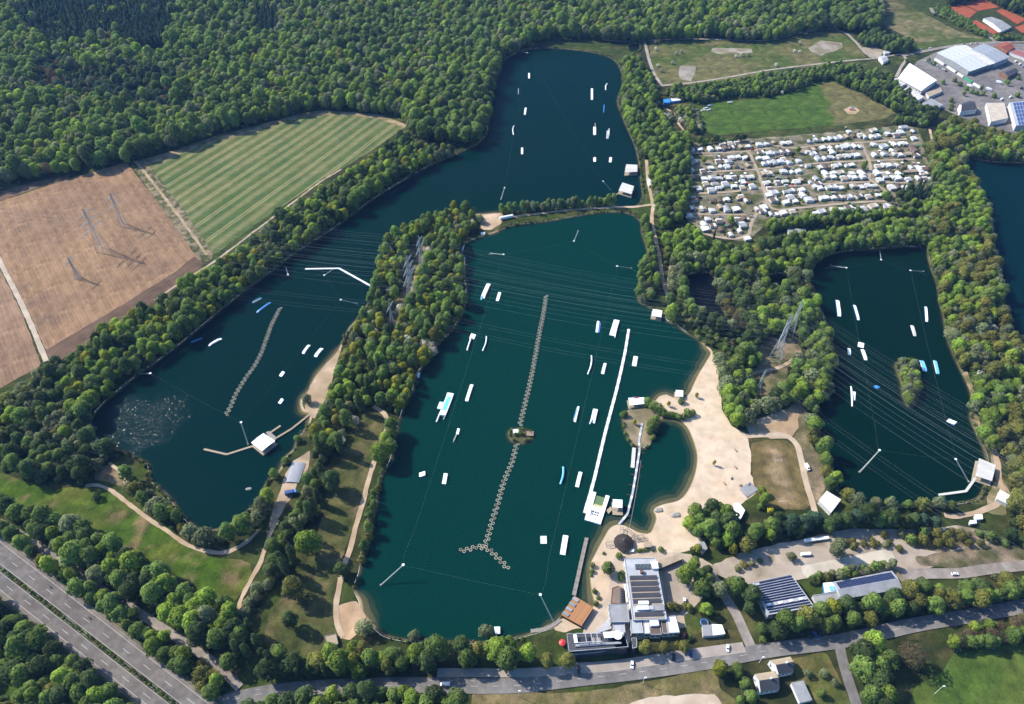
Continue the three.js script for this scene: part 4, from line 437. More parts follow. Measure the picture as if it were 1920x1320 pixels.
{ // larch sun deck
  const h = 3.2, Q = M('1077,1117 1113,1139 1090,1174 1052,1153', h), c = cen(Q), q = rel(Q, c), g = thing('sun_deck', 'raised orange larch sun deck at the end of the wooden jetty', 'deck', [c[0], 0, c[1]]);
  part(g, 'skirt', polyWall(grow(q, -0.3), -1, h - 0.2), MT.darkwood); for (let i = 0; i < 26; i++) part(g, 'board', slab3(...q3(subquad(q, 0, 1, i / 26 + 0.002, (i + 1) / 26 - 0.003), h + (i % 3) * 0.012), 0.15), i % 3 === 1 ? MT.larch2 : MT.larch);
  for (let k = 0; k < 4; k++) { const z = subquad(q, 0.0, 0.3, 0.06 + k * 0.25, 0.19 + k * 0.25), b = part(g, 'bench_row', slab3(...q3(z, h + 0.5), 0.12), MT.greywood); for (let i = 0; i < 8; i++) part(b, 'slat', slab3(...q3(subquad(z, i / 8 + 0.015, i / 8 + 0.1, 0.05, 0.95), h + 0.62), 0.1), k % 2 ? MT.steelD : MT.lgrey); }
  open.push({ poly: grow(Q, 1), bb: bounds(grow(Q, 1)) }); }

// ---------- docks, jetties, huts on the water ----------
function walkway(name, label, cat, s, w, y, m, o = {}) { const p = M(s), c = p[0], g = thing(name, label, cat, [c[0], 0, c[1]], 0, o.group), q = rel(p, c); for (let k = 1; k < q.length; k++) { const a = q[k - 1], b = q[k], L = Math.hypot(b[0] - a[0], b[1] - a[1]), n = Math.max(1, Math.round(L / (o.len || 5))), ang = Math.atan2(-(b[1] - a[1]), b[0] - a[0]); for (let i = 0; i < n; i++) { const t = lerp2(a, b, (i + 0.5) / n); part(g, o.piece || 'float', box(L / n - 0.12, o.th || 0.6, w * (1 + 0.02 * ((i * 7) % 3)), t[0], y + ((i * 5) % 3) * 0.02, t[1], ang), i % 3 === 1 && o.m2 ? o.m2 : m); if (o.posts && i % 2 === 0) for (const e of [-1, 1]) part(g, 'post', bar([t[0] + Math.sin(ang) * w / 2 * e, -1.2, t[1] + Math.cos(ang) * w / 2 * e], [t[0] + Math.sin(ang) * w / 2 * e, y + 0.9, t[1] + Math.cos(ang) * w / 2 * e], 0.12, 5), MT.greywood); } } return g; }
walkway('jetty', 'bent white floating jetty off the wooded spit', 'jetty', '572,504 636,503 701,539', 1.7, -0.25, MT.white, { m2: MT.white2, len: 4 });
walkway('jetty', 'very long curved white floating jetty in the largest lake', 'jetty', '1179,617 1172,660 1164,697 1155,735 1145,772 1135,810 1125,852 1115,895 1106,928 1096,962', 2.2, -0.2, MT.white, { m2: MT.offwhite, len: 3.2 });
walkway('jetty', 'straight grey plank jetty leading to the larch sun deck', 'jetty', '1100,1009 1088,1062 1076,1117', 2.4, 0.5, MT.greywood, { m2: MT.wood, len: 1.6, th: 0.25, piece: 'plank', posts: true });
walkway('jetty', 'curved plank jetty below the larch sun deck', 'jetty', '1051,1162 1035,1174 1018,1181 995,1184', 2.2, 0.45, MT.greywood, { len: 1.6, th: 0.25, piece: 'plank', posts: true });
walkway('jetty', 'bent tan plank jetty reaching out from the western dock', 'jetty', '382,842 425,852 475,836', 1.6, -0.1, MT.tan, { len: 2, th: 0.4, piece: 'plank' });
walkway('jetty', 'short tan pier beside the western dock house', 'jetty', '507,811 526,798', 1.5, -0.1, MT.tan, { len: 2, th: 0.4, piece: 'plank' });
walkway('jetty', 'narrow plank walkway joining the western dock to the beach', 'jetty', '517,822 547,804 586,773', 1.5, 0, MT.tan, { len: 2, th: 0.4, piece: 'plank', posts: true });
walkway('jetty', 'bent plank starting jetty of the southeast dock', 'jetty', '1829,896 1811,921 1760,928', 1.7, 0, MT.offwhite, { len: 2, th: 0.4, piece: 'plank' });
walkway('jetty', 'plank jetty from the dam to the gabled dock hut', 'jetty', '1125,377 1146,369 1164,361', 1.5, 0, MT.tan, { len: 2, th: 0.4, piece: 'plank', posts: true });
walkway('jetty', 'short white pontoon moored beside the floating bridge', 'pontoon', '1189,839 1186,877', 2.6, -0.2, MT.offwhite, { len: 3 });
{ const br = walkway('floating_bridge', 'curving pale floating footbridge from terrace to landing peninsula', 'bridge', '1204,794 1198,827 1199,845 1192,890 1186,925 1176,965 1160,984', 1.5, 0.5, MT.lgrey, { m2: MT.white2, len: 2.5, th: 0.25, piece: 'plank' });
  for (const [u, v] of [[1199, 847], [1197, 872], [1192, 891], [1188, 910], [1185, 929], [1179, 950], [1176, 966]]) { const p = P(u, v), o = [p[0] - br.position.x, p[1] - br.position.z]; part(br, 'outrigger', box(7.5, 0.35, 0.8, o[0], -0.3, o[1], -0.3), MT.darkwood); } }
walkway('swim_line', 'thin line of small floats east of the footbridge', 'float line', '1202,862 1196,905 1188,950 1180,990', 0.25, -0.38, MT.grey, { len: 1.2, th: 0.2 });
// roofed dock huts: roof corners at height h, open sides on posts over a deck
function dock(label, s, h, o = {}) { const Q = M(s, h), c = cen(Q), q = rel(Q, c), g = thing('dock_hut', label, 'dock hut', [c[0], 0, c[1]]); part(g, 'deck', prism(grow(q, o.deck ?? 0.8), -0.6, 0.15), o.deckMat || MT.tan); for (const a of grow(q, -0.8)) part(g, 'post', bar([a[0], 0.1, a[1]], [a[0], h, a[1]], 0.15, 5), MT.white2); const r0 = lerp2(q[0], q[3], 0.5), r1 = lerp2(q[1], q[2], 0.5), k = o.ridge ?? 0.5; part(g, 'roof_slope', slab3([q[0][0], h, q[0][1]], [q[1][0], h, q[1][1]], [r1[0], h + k, r1[1]], [r0[0], h + k, r0[1]], 0.2), o.roof || MT.white); part(g, 'roof_slope', slab3([r0[0], h + k + 0.002, r0[1]], [r1[0], h + k + 0.002, r1[1]], [q[2][0], h, q[2][1]], [q[3][0], h, q[3][1]], 0.2), o.roof || MT.white); const b = subquad(q, 0.15, 0.85, 0.15, 0.5); part(g, 'cabin', prism(b, 0.1, h - 0.3), o.cabin || MT.greywood); open.push({ poly: Q, bb: bounds(Q) }); return { g, q }; }
dock('white gabled dock hut on the eastern shore of the north lake', '1174,308 1195,309 1195,322 1172,323', 4, { roof: MT.offwhite, ridge: 1 });
dock('tilted square dock hut at the corner of the narrow dam', '1167,342 1189,349 1184,364 1160,357', 4, { roof: MT.offwhite });
dock('white roofed start dock of the western lake', '494,812 516,827 491,846 471,830', 4, { roof: MT.white });
block('dock_deck', 'grey timber deck attached to the western start dock', 'deck', '499,811 505,809 519,821 511,830', 0.5, { roof: MT.greywood, wall: MT.greywood, rim: false });
dock('white dock hut near the clump on the eastern shore', '1224,579 1242,582 1240,595 1222,592', 3.5, { roof: MT.white2 });
{ const D = dock('white dock hut with a red and blue sign above the landing peninsula', '1178,746 1208,745 1209,757 1181,760', 3.5, { roof: MT.white }); const p = bil(D.q, 0.5, 0.1), r = bil(D.q, 0.35, 0.05); part(D.g, 'sign', box(3.5, 0.8, 0.3, p[0], 4.4, p[1]), MT.red); part(D.g, 'sign', box(2, 0.8, 0.3, r[0] - 0.2, 4.4, r[1]), MT.blue); }
dock('pale dock hut with blue slide at the beach spit', '1267,731 1281,732 1281,744 1266,743', 3.2, { roof: MT.white2 });
dock('large pale roofed start dock at the southeast corner', '1836,859 1867,872 1860,902 1829,892', 4.5, { roof: MT.offwhite, deck: 1.2 });
{ const D = dock('square white roofed hut standing on a wooden raft by the bridge', '1149,936 1167,937 1167,952 1149,951', 4, { roof: MT.white, deck: 0.4, cabin: MT.white2 }); }
block('raft', 'tan wooden raft deck below the square white hut', 'raft', '1149,952 1167,953 1167,966 1149,965', 0.3, { roof: MT.tan, wall: MT.wood, rim: false });
block('raft', 'small loose tan raft beside the white bathing platform', 'raft', '1144,951 1149,955 1141,963 1138,957', 0.2, { roof: MT.tan, wall: MT.wood, rim: false });
block('raft', 'dark square stage on the bushy islet', 'raft', '988,809 1000,809 1000,817 988,817', 0.8, { roof: MT.wood, wall: MT.darkwood, rim: false });
block('raft', 'tiny white hut on the bushy islet', 'hut', '962,806 971,805 972,811 963,812', 2, { roof: MT.white2, rim: false });
block('pier_hut', 'white bathing stage beside the shore willow', 'stage', '927,1176 937,1176 937,1188 929,1188', 1.2, { roof: MT.white, rim: false });
{ // bathing platform
  const Q = M('1110,922 1143,931 1126,984 1096,975'), c = cen(Q), q = rel(Q, c), g = thing('bathing_platform', 'white U-shaped bathing platform with sunken green pool', 'platform', [c[0], -0.3, c[1]]);
  const pc = (n, s0, s1, t0, t1, y, th, m) => part(g, n, slab3(...q3(subquad(q, s0, s1, t0, t1), y), th), m);
  pc('deck', 0, 0.24, 0, 1, 0.9, 1.2, MT.white); pc('deck', 0.78, 1, 0, 1, 0.95, 1.2, MT.white); pc('deck', 0.24, 0.78, 0.46, 0.72, 0.8, 1.1, MT.white); pc('deck', 0.24, 0.78, 0.72, 1, 1.0, 1.2, MT.white); pc('pool', 0.26, 0.76, 0.08, 0.4, 0.2, 0.3, mat([0.1, 0.16, 0.06], 0.25)); pc('pool_step', 0.25, 0.77, 0.38, 0.47, 0.4, 0.4, mat([0.42, 0.38, 0.16], 0.7));
  for (let i = 0; i < 3; i++) for (let k = 0; k < 2; k++) pc('hatch', 0.34 + i * 0.14, 0.4 + i * 0.14, 0.64 + k * 0.09, 0.69 + k * 0.09, 1.3, 0.4, MT.black); for (let k = 0; k < 3; k++) pc('cushion', 0.25, 0.3, 0.63 + k * 0.07, 0.68 + k * 0.07, 1.25, 0.4, MT.navy); }

// ---------- buoy chains ----------
function chain(label, s, o = {}) { const p = resample(M(s), 2.05), n = normals2(p), g = thing('buoy_chain', label, 'buoy chain', [p[0][0], WATER, p[0][1]], 0, 'wave-breaking buoy chains'); p.forEach((a, i) => { const e = (i % 2 ? 0.85 : -0.85), x = a[0] + n[i][0] * e - p[0][0], z = a[1] + n[i][1] * e - p[0][1]; const m = part(g, 'ring_float', ringGeo, i % 5 === 2 ? ringMat2 : ringMat); m.position.set(x, 0.1, z); m.rotation.y = i * 1.7; const k = part(m, 'planting', plantGeo, i % 4 ? plantMat : plantMat2); }); }
const ringGeo = new THREE.TorusGeometry(1.05, 0.2, 5, 6).rotateX(Math.PI / 2), plantGeo = new THREE.CylinderGeometry(0.7, 0.7, 0.12, 6), ringMat = mat([0.46, 0.41, 0.31], 0.8), ringMat2 = mat([0.33, 0.28, 0.2], 0.88), plantMat = mat([0.02, 0.03, 0.02], 1), plantMat2 = mat([0.06, 0.055, 0.03], 1);
chain('long double chain of hexagonal ring floats in the western lake', '525,577 510,606 495,647 488,665 477,685 462,706 445,733 432,761 424,777');
chain('double chain of ring floats from the north to the bushy islet', '1024,554 1019,587 1012,621 1005,660 995,712 982,767 975,796');
chain('double chain of ring floats from the bushy islet southwards', '969,832 960,866 945,902 935,937 920,987 912,1015 907,1024');
chain('short western arm of the forked ring float chain', '904,1026 896,1024 880,1029 864,1032');
chain('short southeastern arm of the forked ring float chain', '910,1027 918,1031 934,1046 944,1056 951,1065');

// ---------- wakeboard obstacles ----------
const lakeWord = { n: 'in the north arm of the long lake', w: 'in the western lake', m: 'in the largest lake', e: 'in the cable lake' };
function spanOf(u0, v0, u1, v1) { const a = P(u0, v0, 0.3), b = P(u1, v1, 0.3), c = lerp2(a, b, 0.5), L = Math.hypot(b[0] - a[0], b[1] - a[1]); return { c, L, ang: Math.atan2(-(b[1] - a[1]), b[0] - a[0]) }; }
const obsN = {};
function obstacle(lake, type, colour, u0, v0, u1, v1, w, h = 1.2, side) {
  w *= 0.88;
  const S = spanOf(u0, v0, u1, v1), L = Math.max(S.L, 2), m = { white: MT.white, blue: MT.blue, pale: MT.paleblue, grey: MT.lgrey, off: MT.offwhite }[colour], sm2 = { white: MT.white2, blue: MT.blue, navy: MT.navy, pale: MT.paleblue }[side || 'white'], cw2 = { white: 'white', blue: 'blue', pale: 'pale blue', grey: 'grey', off: 'off-white' }[colour];
  const size = L > 13 ? 'long' : L > 7 ? 'mid-length' : 'short', nm = { slider: 'slider box', rail: 'slide rail', kicker: 'kicker ramp', pipe: 'curved pipe rail' }[type];
  const g = thing(nm.replace(/ /g, '_'), `${size} ${cw2} floating ${nm}${side && side !== 'white' ? ' with ' + side + ' side' : ''} ${lakeWord[lake]}`, type === 'kicker' ? 'ramp' : 'obstacle', [S.c[0], WATER - 0.1, S.c[1]], S.ang, `floating obstacles ${lakeWord[lake]}`);
  const k = Math.min(L * 0.22, 3.2), x = L / 2;
  if (type === 'slider') { part(g, 'deck', profile([[-x, 0.25], [-x + k, h], [x - k, h], [x, 0.25], [x, 0.12], [-x, 0.12]], w, 0.05), m); part(g, 'side_panel', profile([[-x, 0], [x, 0], [x - k * 0.6, h * 0.75], [-x + k * 0.6, h * 0.75]], 0.12).translate(0, 0, w / 2 + 0.07), sm2); part(g, 'side_panel', profile([[-x, 0], [x, 0], [x - k * 0.6, h * 0.75], [-x + k * 0.6, h * 0.75]], 0.12).translate(0, 0, -w / 2 - 0.07), sm2); part(g, 'float', box(L * 0.9, 0.4, w * 0.8, 0, 0, 0), MT.dgrey); }
  else if (type === 'kicker') { part(g, 'ramp', profile([[-x, 0.1], [-x * 0.3, h * 0.25], [x * 0.3, h * 0.6], [x, h], [x, 0]], w, 0.05), m); part(g, 'back_panel', box(0.12, h * 0.9, w * 0.96, x + 0.12, h * 0.45, 0), sm2); part(g, 'side_panel', profile([[-x * 0.9, 0.02], [x, h * 0.86], [x, 0.02]], 0.1).translate(0, 0, w / 2 + 0.06), sm2); part(g, 'float', box(L * 0.92, 0.4, w * 0.9, 0, -0.05, 0), MT.dgrey); }
  else { const bow = type === 'pipe' ? L * 0.06 : 0, pts = []; for (let i = 0; i <= 8; i++) { const t = i / 8; pts.push(new THREE.Vector3(-x + L * t, t < 0.15 ? 0.2 + h * t / 0.15 * 0.85 : t > 0.85 ? 0.2 + h * (1 - t) / 0.15 * 0.85 : 0.2 + h * 0.85, Math.sin(Math.PI * t) * bow)); } part(g, 'rail', new THREE.TubeGeometry(new THREE.CatmullRomCurve3(pts), 16, w / 2, 6), m); for (const t of [-0.3, 0, 0.3]) part(g, 'stand', box(0.3, h, 0.3, L * t, h * 0.45, bow * Math.cos(t * 3)), MT.steelD); part(g, 'float', box(L * 0.85, 0.3, w * 0.5, 0, 0, bow * 0.6), sm2); }
  return g;
}
for (const a of [
  ['n', 'slider', 'white', 992, 136, 992, 146, 2.6], ['n', 'rail', 'grey', 972, 165, 972, 176, 1], ['n', 'pipe', 'white', 1139, 156, 1136, 168, 1.8], ['n', 'slider', 'white', 1110, 165, 1110, 186, 3], ['n', 'slider', 'white', 986, 201, 984, 214, 2.6], ['n', 'rail', 'blue', 1133, 196, 1132, 210, 1.5], ['n', 'pipe', 'white', 964, 235, 963, 252, 1.3], ['n', 'slider', 'white', 1115, 237, 1115, 252, 3.6, 1.5], ['n', 'rail', 'grey', 1116, 230, 1116, 240, 0.9], ['n', 'slider', 'grey', 1140, 244, 1139, 259, 3], ['n', 'rail', 'white', 1142, 240, 1142, 254, 0.9], ['n', 'slider', 'white', 979, 276, 979, 288, 2.6], ['n', 'kicker', 'white', 1115, 302, 1115, 296, 3.4, 1.6], ['n', 'kicker', 'white', 1144, 303, 1145, 296, 3.4, 1.6],
  ['w', 'rail', 'pale', 473, 567, 490, 558, 0.9], ['w', 'slider', 'blue', 481, 585, 507, 566, 1.6, 1], ['w', 'rail', 'blue', 357, 641, 379, 633, 1, 0.5], ['w', 'slider', 'white', 391, 647, 415, 634, 2.4], ['w', 'slider', 'white', 568, 662, 580, 646, 2.6], ['w', 'slider', 'white', 591, 668, 604, 652, 3.2], ['w', 'kicker', 'white', 525, 704, 532, 698, 3.2, 1.6, 'blue'], ['w', 'kicker', 'white', 523, 755, 530, 749, 3, 1.6, 'blue'],
  ['m', 'slider', 'white', 905, 558, 917, 531, 4.2, 1.6, 'navy'], ['m', 'slider', 'pale', 902, 561, 909, 543, 1.2], ['m', 'kicker', 'white', 932, 563, 937, 549, 3, 1.5], ['m', 'rail', 'white', 876, 656, 884, 632, 1.5], ['m', 'kicker', 'white', 884, 634, 888, 627, 5, 1.4], ['m', 'pipe', 'white', 905, 657, 912, 630, 1.3], ['m', 'slider', 'white', 875, 751, 885, 720, 2.8], ['m', 'kicker', 'white', 857, 813, 860, 804, 2.2, 1.3], ['m', 'rail', 'grey', 850, 828, 856, 814, 0.7], ['m', 'kicker', 'white', 786, 889, 797, 888, 4, 1.6, 'blue'], ['m', 'kicker', 'white', 832, 906, 836, 889, 3.2, 1.8, 'blue'], ['m', 'kicker', 'white', 783, 707, 785, 699, 2.6, 1.2],
  ['m', 'slider', 'white', 1119, 622, 1122, 601, 2.2, 1.3], ['m', 'slider', 'blue', 1122.5, 622, 1125, 604, 1.6, 0.8], ['m', 'slider', 'white', 1148, 628, 1157, 599, 5.4, 1.6], ['m', 'rail', 'white', 1153, 632, 1160, 602, 1], ['m', 'pipe', 'white', 1102, 701, 1109, 666, 1.3], ['m', 'slider', 'white', 1130, 700, 1135, 680, 2.6], ['m', 'kicker', 'white', 1189, 685, 1192, 669, 4, 1.4], ['m', 'slider', 'white', 1078, 790, 1085, 761, 1.6], ['m', 'slider', 'blue', 1076, 788, 1083, 763, 1], ['m', 'slider', 'white', 1111, 792, 1117, 766, 4, 1.4], ['m', 'rail', 'white', 1106, 794, 1113, 783, 1.2], ['m', 'pipe', 'pale', 1051, 907, 1056, 875, 1.8], ['m', 'slider', 'white', 1082, 912, 1089, 884, 2.8], ['m', 'kicker', 'white', 1019.5, 1018, 1019, 1006, 4.6, 1.4], ['m', 'slider', 'white', 1055, 1039, 1061, 1003, 4, 1.5, 'navy'],
  ['e', 'slider', 'white', 1570, 562, 1574, 592, 3.2, 1.6, 'blue'], ['e', 'slider', 'white', 1602, 571, 1610, 599, 2.2, 1.2, 'blue'], ['e', 'slider', 'white', 1736, 574, 1738, 602, 2.2, 1.2, 'blue'], ['e', 'slider', 'off', 1710, 609, 1716, 629, 2.4], ['e', 'kicker', 'white', 1614, 650, 1615, 643, 5.2, 1.2], ['e', 'slider', 'white', 1617, 654, 1624, 674, 2.6], ['e', 'slider', 'white', 1592, 652, 1593, 664, 2.4], ['e', 'slider', 'pale', 1728, 675, 1735, 695, 3.4], ['e', 'slider', 'pale', 1753, 675, 1759, 700, 2.4], ['e', 'kicker', 'blue', 1641, 722, 1647, 727, 3.4, 1.4, 'blue'], ['e', 'rail', 'white', 1596, 724, 1598, 761, 1.4, 1.2], ['e', 'kicker', 'white', 1601, 749, 1601, 735, 2.8, 1.3, 'blue'], ['e', 'kicker', 'white', 1778, 786, 1791, 794, 4.8, 1.4, 'blue'],
]) obstacle(...a);
{ const S = spanOf(829, 779, 845, 738), g = thing('slide_pool', 'big white obstacle with a sky blue pool and side platform', 'obstacle', [S.c[0], WATER, S.c[1]], S.ang); const L = S.L; part(g, 'hull', box(L, 1.4, 5.2, 0, 0.4, 0), MT.white); part(g, 'pool', box(L * 0.62, 0.3, 3.2, 0.6, 1.05, 0), MT.pool); part(g, 'end_deck', box(3.2, 0.5, 5.2, L / 2 - 1.6, 1.3, 0), MT.white); part(g, 'end_deck', box(2.6, 0.5, 5.2, -L / 2 + 1.3, 1.3, 0), MT.white); part(g, 'rail', box(9, 0.5, 0.9, -L / 2 - 3, 1.2, -2.3), MT.white2); part(g, 'rail', box(4, 0.4, 0.5, -L / 2 - 1.8, 0.9, 2.2), MT.lgrey); part(g, 'side_platform', box(6.5, 0.9, 3.2, -L * 0.1, 0.5, -4.3), MT.white); part(g, 'platform_end', box(0.8, 0.8, 3.2, -L * 0.1 + 3.7, 0.5, -4.3), MT.paleblue); }
for (const [u0, v0, u1, v1, w, l] of [[858, 470, 861, 456, 3, 'moored beside a twin under the shore trees'], [864, 472, 868, 458, 3.4, 'moored farthest from the shore trees'], [868, 490, 870, 483, 2, 'with outboard below the two pontoons']]) { const S = spanOf(u0, v0, u1, v1), g = thing('pontoon_boat', 'white pontoon boat ' + l, 'boat', [S.c[0], WATER - 0.2, S.c[1]], S.ang), L = S.L; part(g, 'hull', profile([[-L / 2, 0.1], [-L / 2, 0.8], [L / 2 - 0.8, 0.8], [L / 2, 0.9], [L / 2 - 0.9, 0]], w, 0.15), MT.white); part(g, 'cover', box(L * 0.6, 0.3, w * 0.7, -L * 0.08, 0.95, 0), MT.offwhite); part(g, 'motor', box(0.5, 0.8, 0.5, -L / 2 - 0.2, 0.7, 0), MT.dgrey); }
block('pontoon_boat', 'small white raft near the dam sand landing', 'raft', '902,436 909,436 909,440 902,440', 0.4, { roof: MT.white, rim: false });
// ---------- cable ski masts ----------
const mastTops = {};
function mast(key, label, foot, tip, hTip, extra) { const a = P(...foot), T = P(...tip, hTip), g = thing('cable_mast', label, 'mast', [a[0], 0, a[1]], 0, 'cable ski masts'), d = [T[0] - a[0], hTip, T[1] - a[1]]; const L = [], n = 14, at = (t, o, e) => [d[0] * t + o, -0.6 + (d[1] + 0.6) * t, d[2] * t + e]; for (const [o, e] of [[0.35, 0.35], [-0.35, 0.35], [0, -0.4]]) L.push(bar(at(0, o, e), at(1, o * 0.6, e * 0.6), 0.1, 4)); for (let i = 0; i < n; i++) L.push(bar(at(i / n, 0.35, 0.35), at((i + 1) / n, -0.3, 0.3), 0.06, 4), bar(at(i / n, -0.35, 0.35), at((i + 1) / n, 0, -0.35), 0.06, 4), bar(at(i / n, 0, -0.4), at((i + 1) / n, 0.3, 0.3), 0.06, 4)); part(g, 'lattice_pole', merge(L), MT.steel); part(g, 'pulley_head', new THREE.CylinderGeometry(0.9, 0.9, 0.3, 12).translate(d[0], d[1] + 0.1, d[2]), MT.white2); part(g, 'footing', cone(0.9, 0.5, 1, 8, 0, -0.9, 0), MT.stone); if (extra) { const e = P(...extra, 0); part(g, 'guy_pole', bar([d[0] * 0.55, d[1] * 0.55, d[2] * 0.55], [e[0] - a[0], -0.5, e[1] - a[1]], 0.09, 4), MT.steelD); } mastTops[key] = [T[0], hTip, T[1]]; }
mast('w1', 'lattice cable mast leaning from the trees of the western shore', [254, 700], [282, 700], 7, [250, 702]);
mast('w2', 'lattice cable mast standing at the western start dock', [465, 832], [452, 792], 11);
mast('w3', 'lattice cable mast leaning over water near the bent jetty', [669, 568], [639, 562], 6, [674, 572]);
mast('w4', 'lattice cable mast rising from the western tree belt', [536, 500], [540, 515], 7);
mast('w5', 'lattice cable mast at the elbow of the bent jetty', [625, 503], [608, 516], 7);
mast('n1', 'lattice cable mast at the northern tip of the lake', [976, 96], [989, 99], 8);
mast('n2', 'lattice cable mast beside the tilted dock hut', [1145, 355], [1131, 340], 8);
mast('n3', 'lattice cable mast in front of the dam trees', [939, 373], [946, 352], 8);
mast('m1', 'lattice cable mast in the northwest bay of the largest lake', [920, 474], [944, 477], 7, [915, 476]);
mast('m2', 'lattice cable mast below the dam in the largest lake', [1084, 432], [1076, 452], 7);
mast('m3', 'lattice cable mast near the eastern shore path', [1184, 502], [1157, 499], 7, [1192, 507]);
mast('m4', 'lattice cable mast off the poplar lawn shore', [714, 1096], [756, 1059], 11);
mast('m5', 'tall leaning cable mast rising from the larch deck jetty', [1041, 1170], [1013, 1115], 13);
mast('e1', 'lattice cable mast at the northwest corner of the cable lake', [1558, 497], [1587, 502], 8, [1546, 502]);
mast('e2', 'lattice cable mast under the northern trees of the cable lake', [1650, 470], [1652, 487], 7);
mast('e3', 'lattice cable mast at the northeast corner of the cable lake', [1732, 508], [1707, 507], 8, [1735, 514]);
mast('e4', 'lattice cable mast off the western willows of the cable lake', [1612, 884], [1649, 844], 11);
mast('e5', 'lattice cable mast beside the southeast start dock', [1817, 902], [1792, 861], 11);
function cableRun(name, label, group, pts, sag, r, m) { const P3 = []; for (let k = 1; k < pts.length; k++) { const a = pts[k - 1], b = pts[k], n = 12; for (let i = k > 1 ? 1 : 0; i <= n; i++) { const t = i / n; P3.push(new THREE.Vector3(mix(a[0], b[0], t), mix(a[1], b[1], t) - sag * 4 * t * (1 - t), mix(a[2], b[2], t))); } } const c = new THREE.CatmullRomCurve3(P3), me = new THREE.Mesh(new THREE.TubeGeometry(c, P3.length * 2, r, 4), m); me.castShadow = true; return top(me, name, label, 'cable', group); }
for (const [l, ks] of [['tow cable looping over the western lake', ['w1', 'w2', 'w3', 'w5', 'w4', 'w1']], ['tow cable looping over the north arm of the lake', ['n1', 'n2']], ['second tow cable over the north arm of the lake', ['n1', 'n3']], ['tow cable looping over the largest lake', ['m1', 'm2', 'm3', 'm5', 'm4', 'm1']], ['tow cable looping over the cable lake', ['e1', 'e2', 'e3', 'e5', 'e4', 'e1']]]) cableRun('tow_cable', l, 'water ski tow cables', ks.map(k => mastTops[k]), 1, 0.012, MT.cable);
// ---------- power pylons and lines ----------
const rise = (b, t) => { const [x, z] = P(...b); let best = 0, bd = 1e9; for (let h = 5; h < 70; h += 0.5) { const q = P(...t, h), d = Math.hypot(q[0] - x, q[1] - z); if (d < bd) { bd = d; best = h; } } return best; };
const lineDir = (() => { const a = P(194, 470), b = P(773, 557); return Math.atan2(b[0] - a[0], b[1] - a[1]); })();
function pylon(label, foot, H, W, arms, turn) {
  const [x, z] = P(...foot), g = thing('power_pylon', label, 'pylon', [x, 0, z], turn, 'lattice power pylons'), wAt = y => y < H * 0.5 ? mix(W, W * 0.34, y / (H * 0.5)) : mix(W * 0.34, W * 0.08, (y - H * 0.5) / (H * 0.5)), rb = 0.17;
  const C = [[1, 1], [1, -1], [-1, -1], [-1, 1]], n = 12, ys = Array.from({ length: n + 1 }, (_, i) => H * (1 - Math.pow(1 - i / n, 1.25)));
  C.forEach(([a, b]) => { const L = []; for (let i = 0; i < n; i++) { const w0 = wAt(ys[i]) / 2, w1 = wAt(ys[i + 1]) / 2; L.push(bar([a * w0, ys[i], b * w0], [a * w1, ys[i + 1], b * w1], rb)); } part(g, 'leg', merge(L), MT.steel); });
  const X = []; for (let i = 0; i < n; i++) for (let k = 0; k < 4; k++) { const [a, b] = C[k], [c, d] = C[(k + 1) % 4], w0 = wAt(ys[i]) / 2, w1 = wAt(ys[i + 1]) / 2; X.push(bar([a * w0, ys[i], b * w0], [c * w1, ys[i + 1], d * w1], 0.085), bar([c * w0, ys[i], d * w0], [a * w1, ys[i + 1], b * w1], 0.085), bar([a * w1, ys[i + 1], b * w1], [c * w1, ys[i + 1], d * w1], 0.07)); } part(g, 'bracing', merge(X), MT.steelD);
  const ends = []; for (const [y, len] of arms) { const L = [], yy = y * H, w = wAt(yy) / 2 + 0.2, hgt = H * 0.035; for (const s of [-1, 1]) { for (const e of [-1, 1]) { L.push(bar([s * w, yy, e * w], [s * len, yy, 0], 0.11), bar([s * w, yy + hgt, e * w * 0.8], [s * len, yy, 0], 0.1)); for (let i = 0; i < 5; i++) { const t0 = i / 5, t1 = (i + 1) / 5, p = (t, up) => [s * mix(w, len, t), yy + up * hgt * (1 - t), e * w * (1 - t)]; L.push(bar(p(t0, 0), p(t1, 1), 0.06), bar(p(t0, 1), p(t1, 0), 0.06)); } } } part(g, 'crossarm', merge(L), MT.steel); for (const s of [-1, 1]) for (const f of [1, 0.55]) { part(g, 'insulator', bar([s * len * f, yy, 0], [s * len * f, yy - 2, 0], 0.12, 5), MT.green); const c = Math.cos(turn), sn = Math.sin(turn); ends.push([x + s * len * f * c, yy - 2, z - s * len * f * sn]); } }
  for (const [a, b] of C) part(g, 'footing', cone(0.7, 0.5, 0.7, 8, a * W / 2, -0.2, b * W / 2), MT.stone); return ends;
}
const perp = lineDir; // crossarms square to the line
const bigArms = [[0.55, 16], [0.72, 13], [0.88, 10.5]], midArms = [[0.66, 12], [0.86, 9]], lowArms = [[0.84, 8]];
const A1 = pylon('tallest three armed pylon in the brown field', [194, 470], 48, 9, bigArms, perp), B1 = pylon('two armed pylon near the crop field corner', [233, 423], 38, 6, midArms, perp), C1 = pylon('small single armed pylon in the brown field', [148, 522], 24, 4, lowArms, perp);
const A2 = pylon('tallest pylon on the wooded spit', [773, 560], 48, 9, bigArms, perp), B2 = pylon('mid height pylon in the grassy spit clearing', [792, 505], 38, 6, midArms, perp), C2 = pylon('small pylon at the southern end of the spit clearing', [736, 608], 24, 4, lowArms, perp);
const A3 = pylon('massive pylon in the dry clearing by the pond wood', [1452, 676], 50, 10, bigArms, perp - 0.35), B3 = pylon('narrow pylon behind the massive one in the clearing', [1481, 628], 38, 6, midArms, perp - 0.35), C3 = pylon('small pylon on sand below the massive one', [1419, 738], 24, 4, lowArms, perp - 0.35);
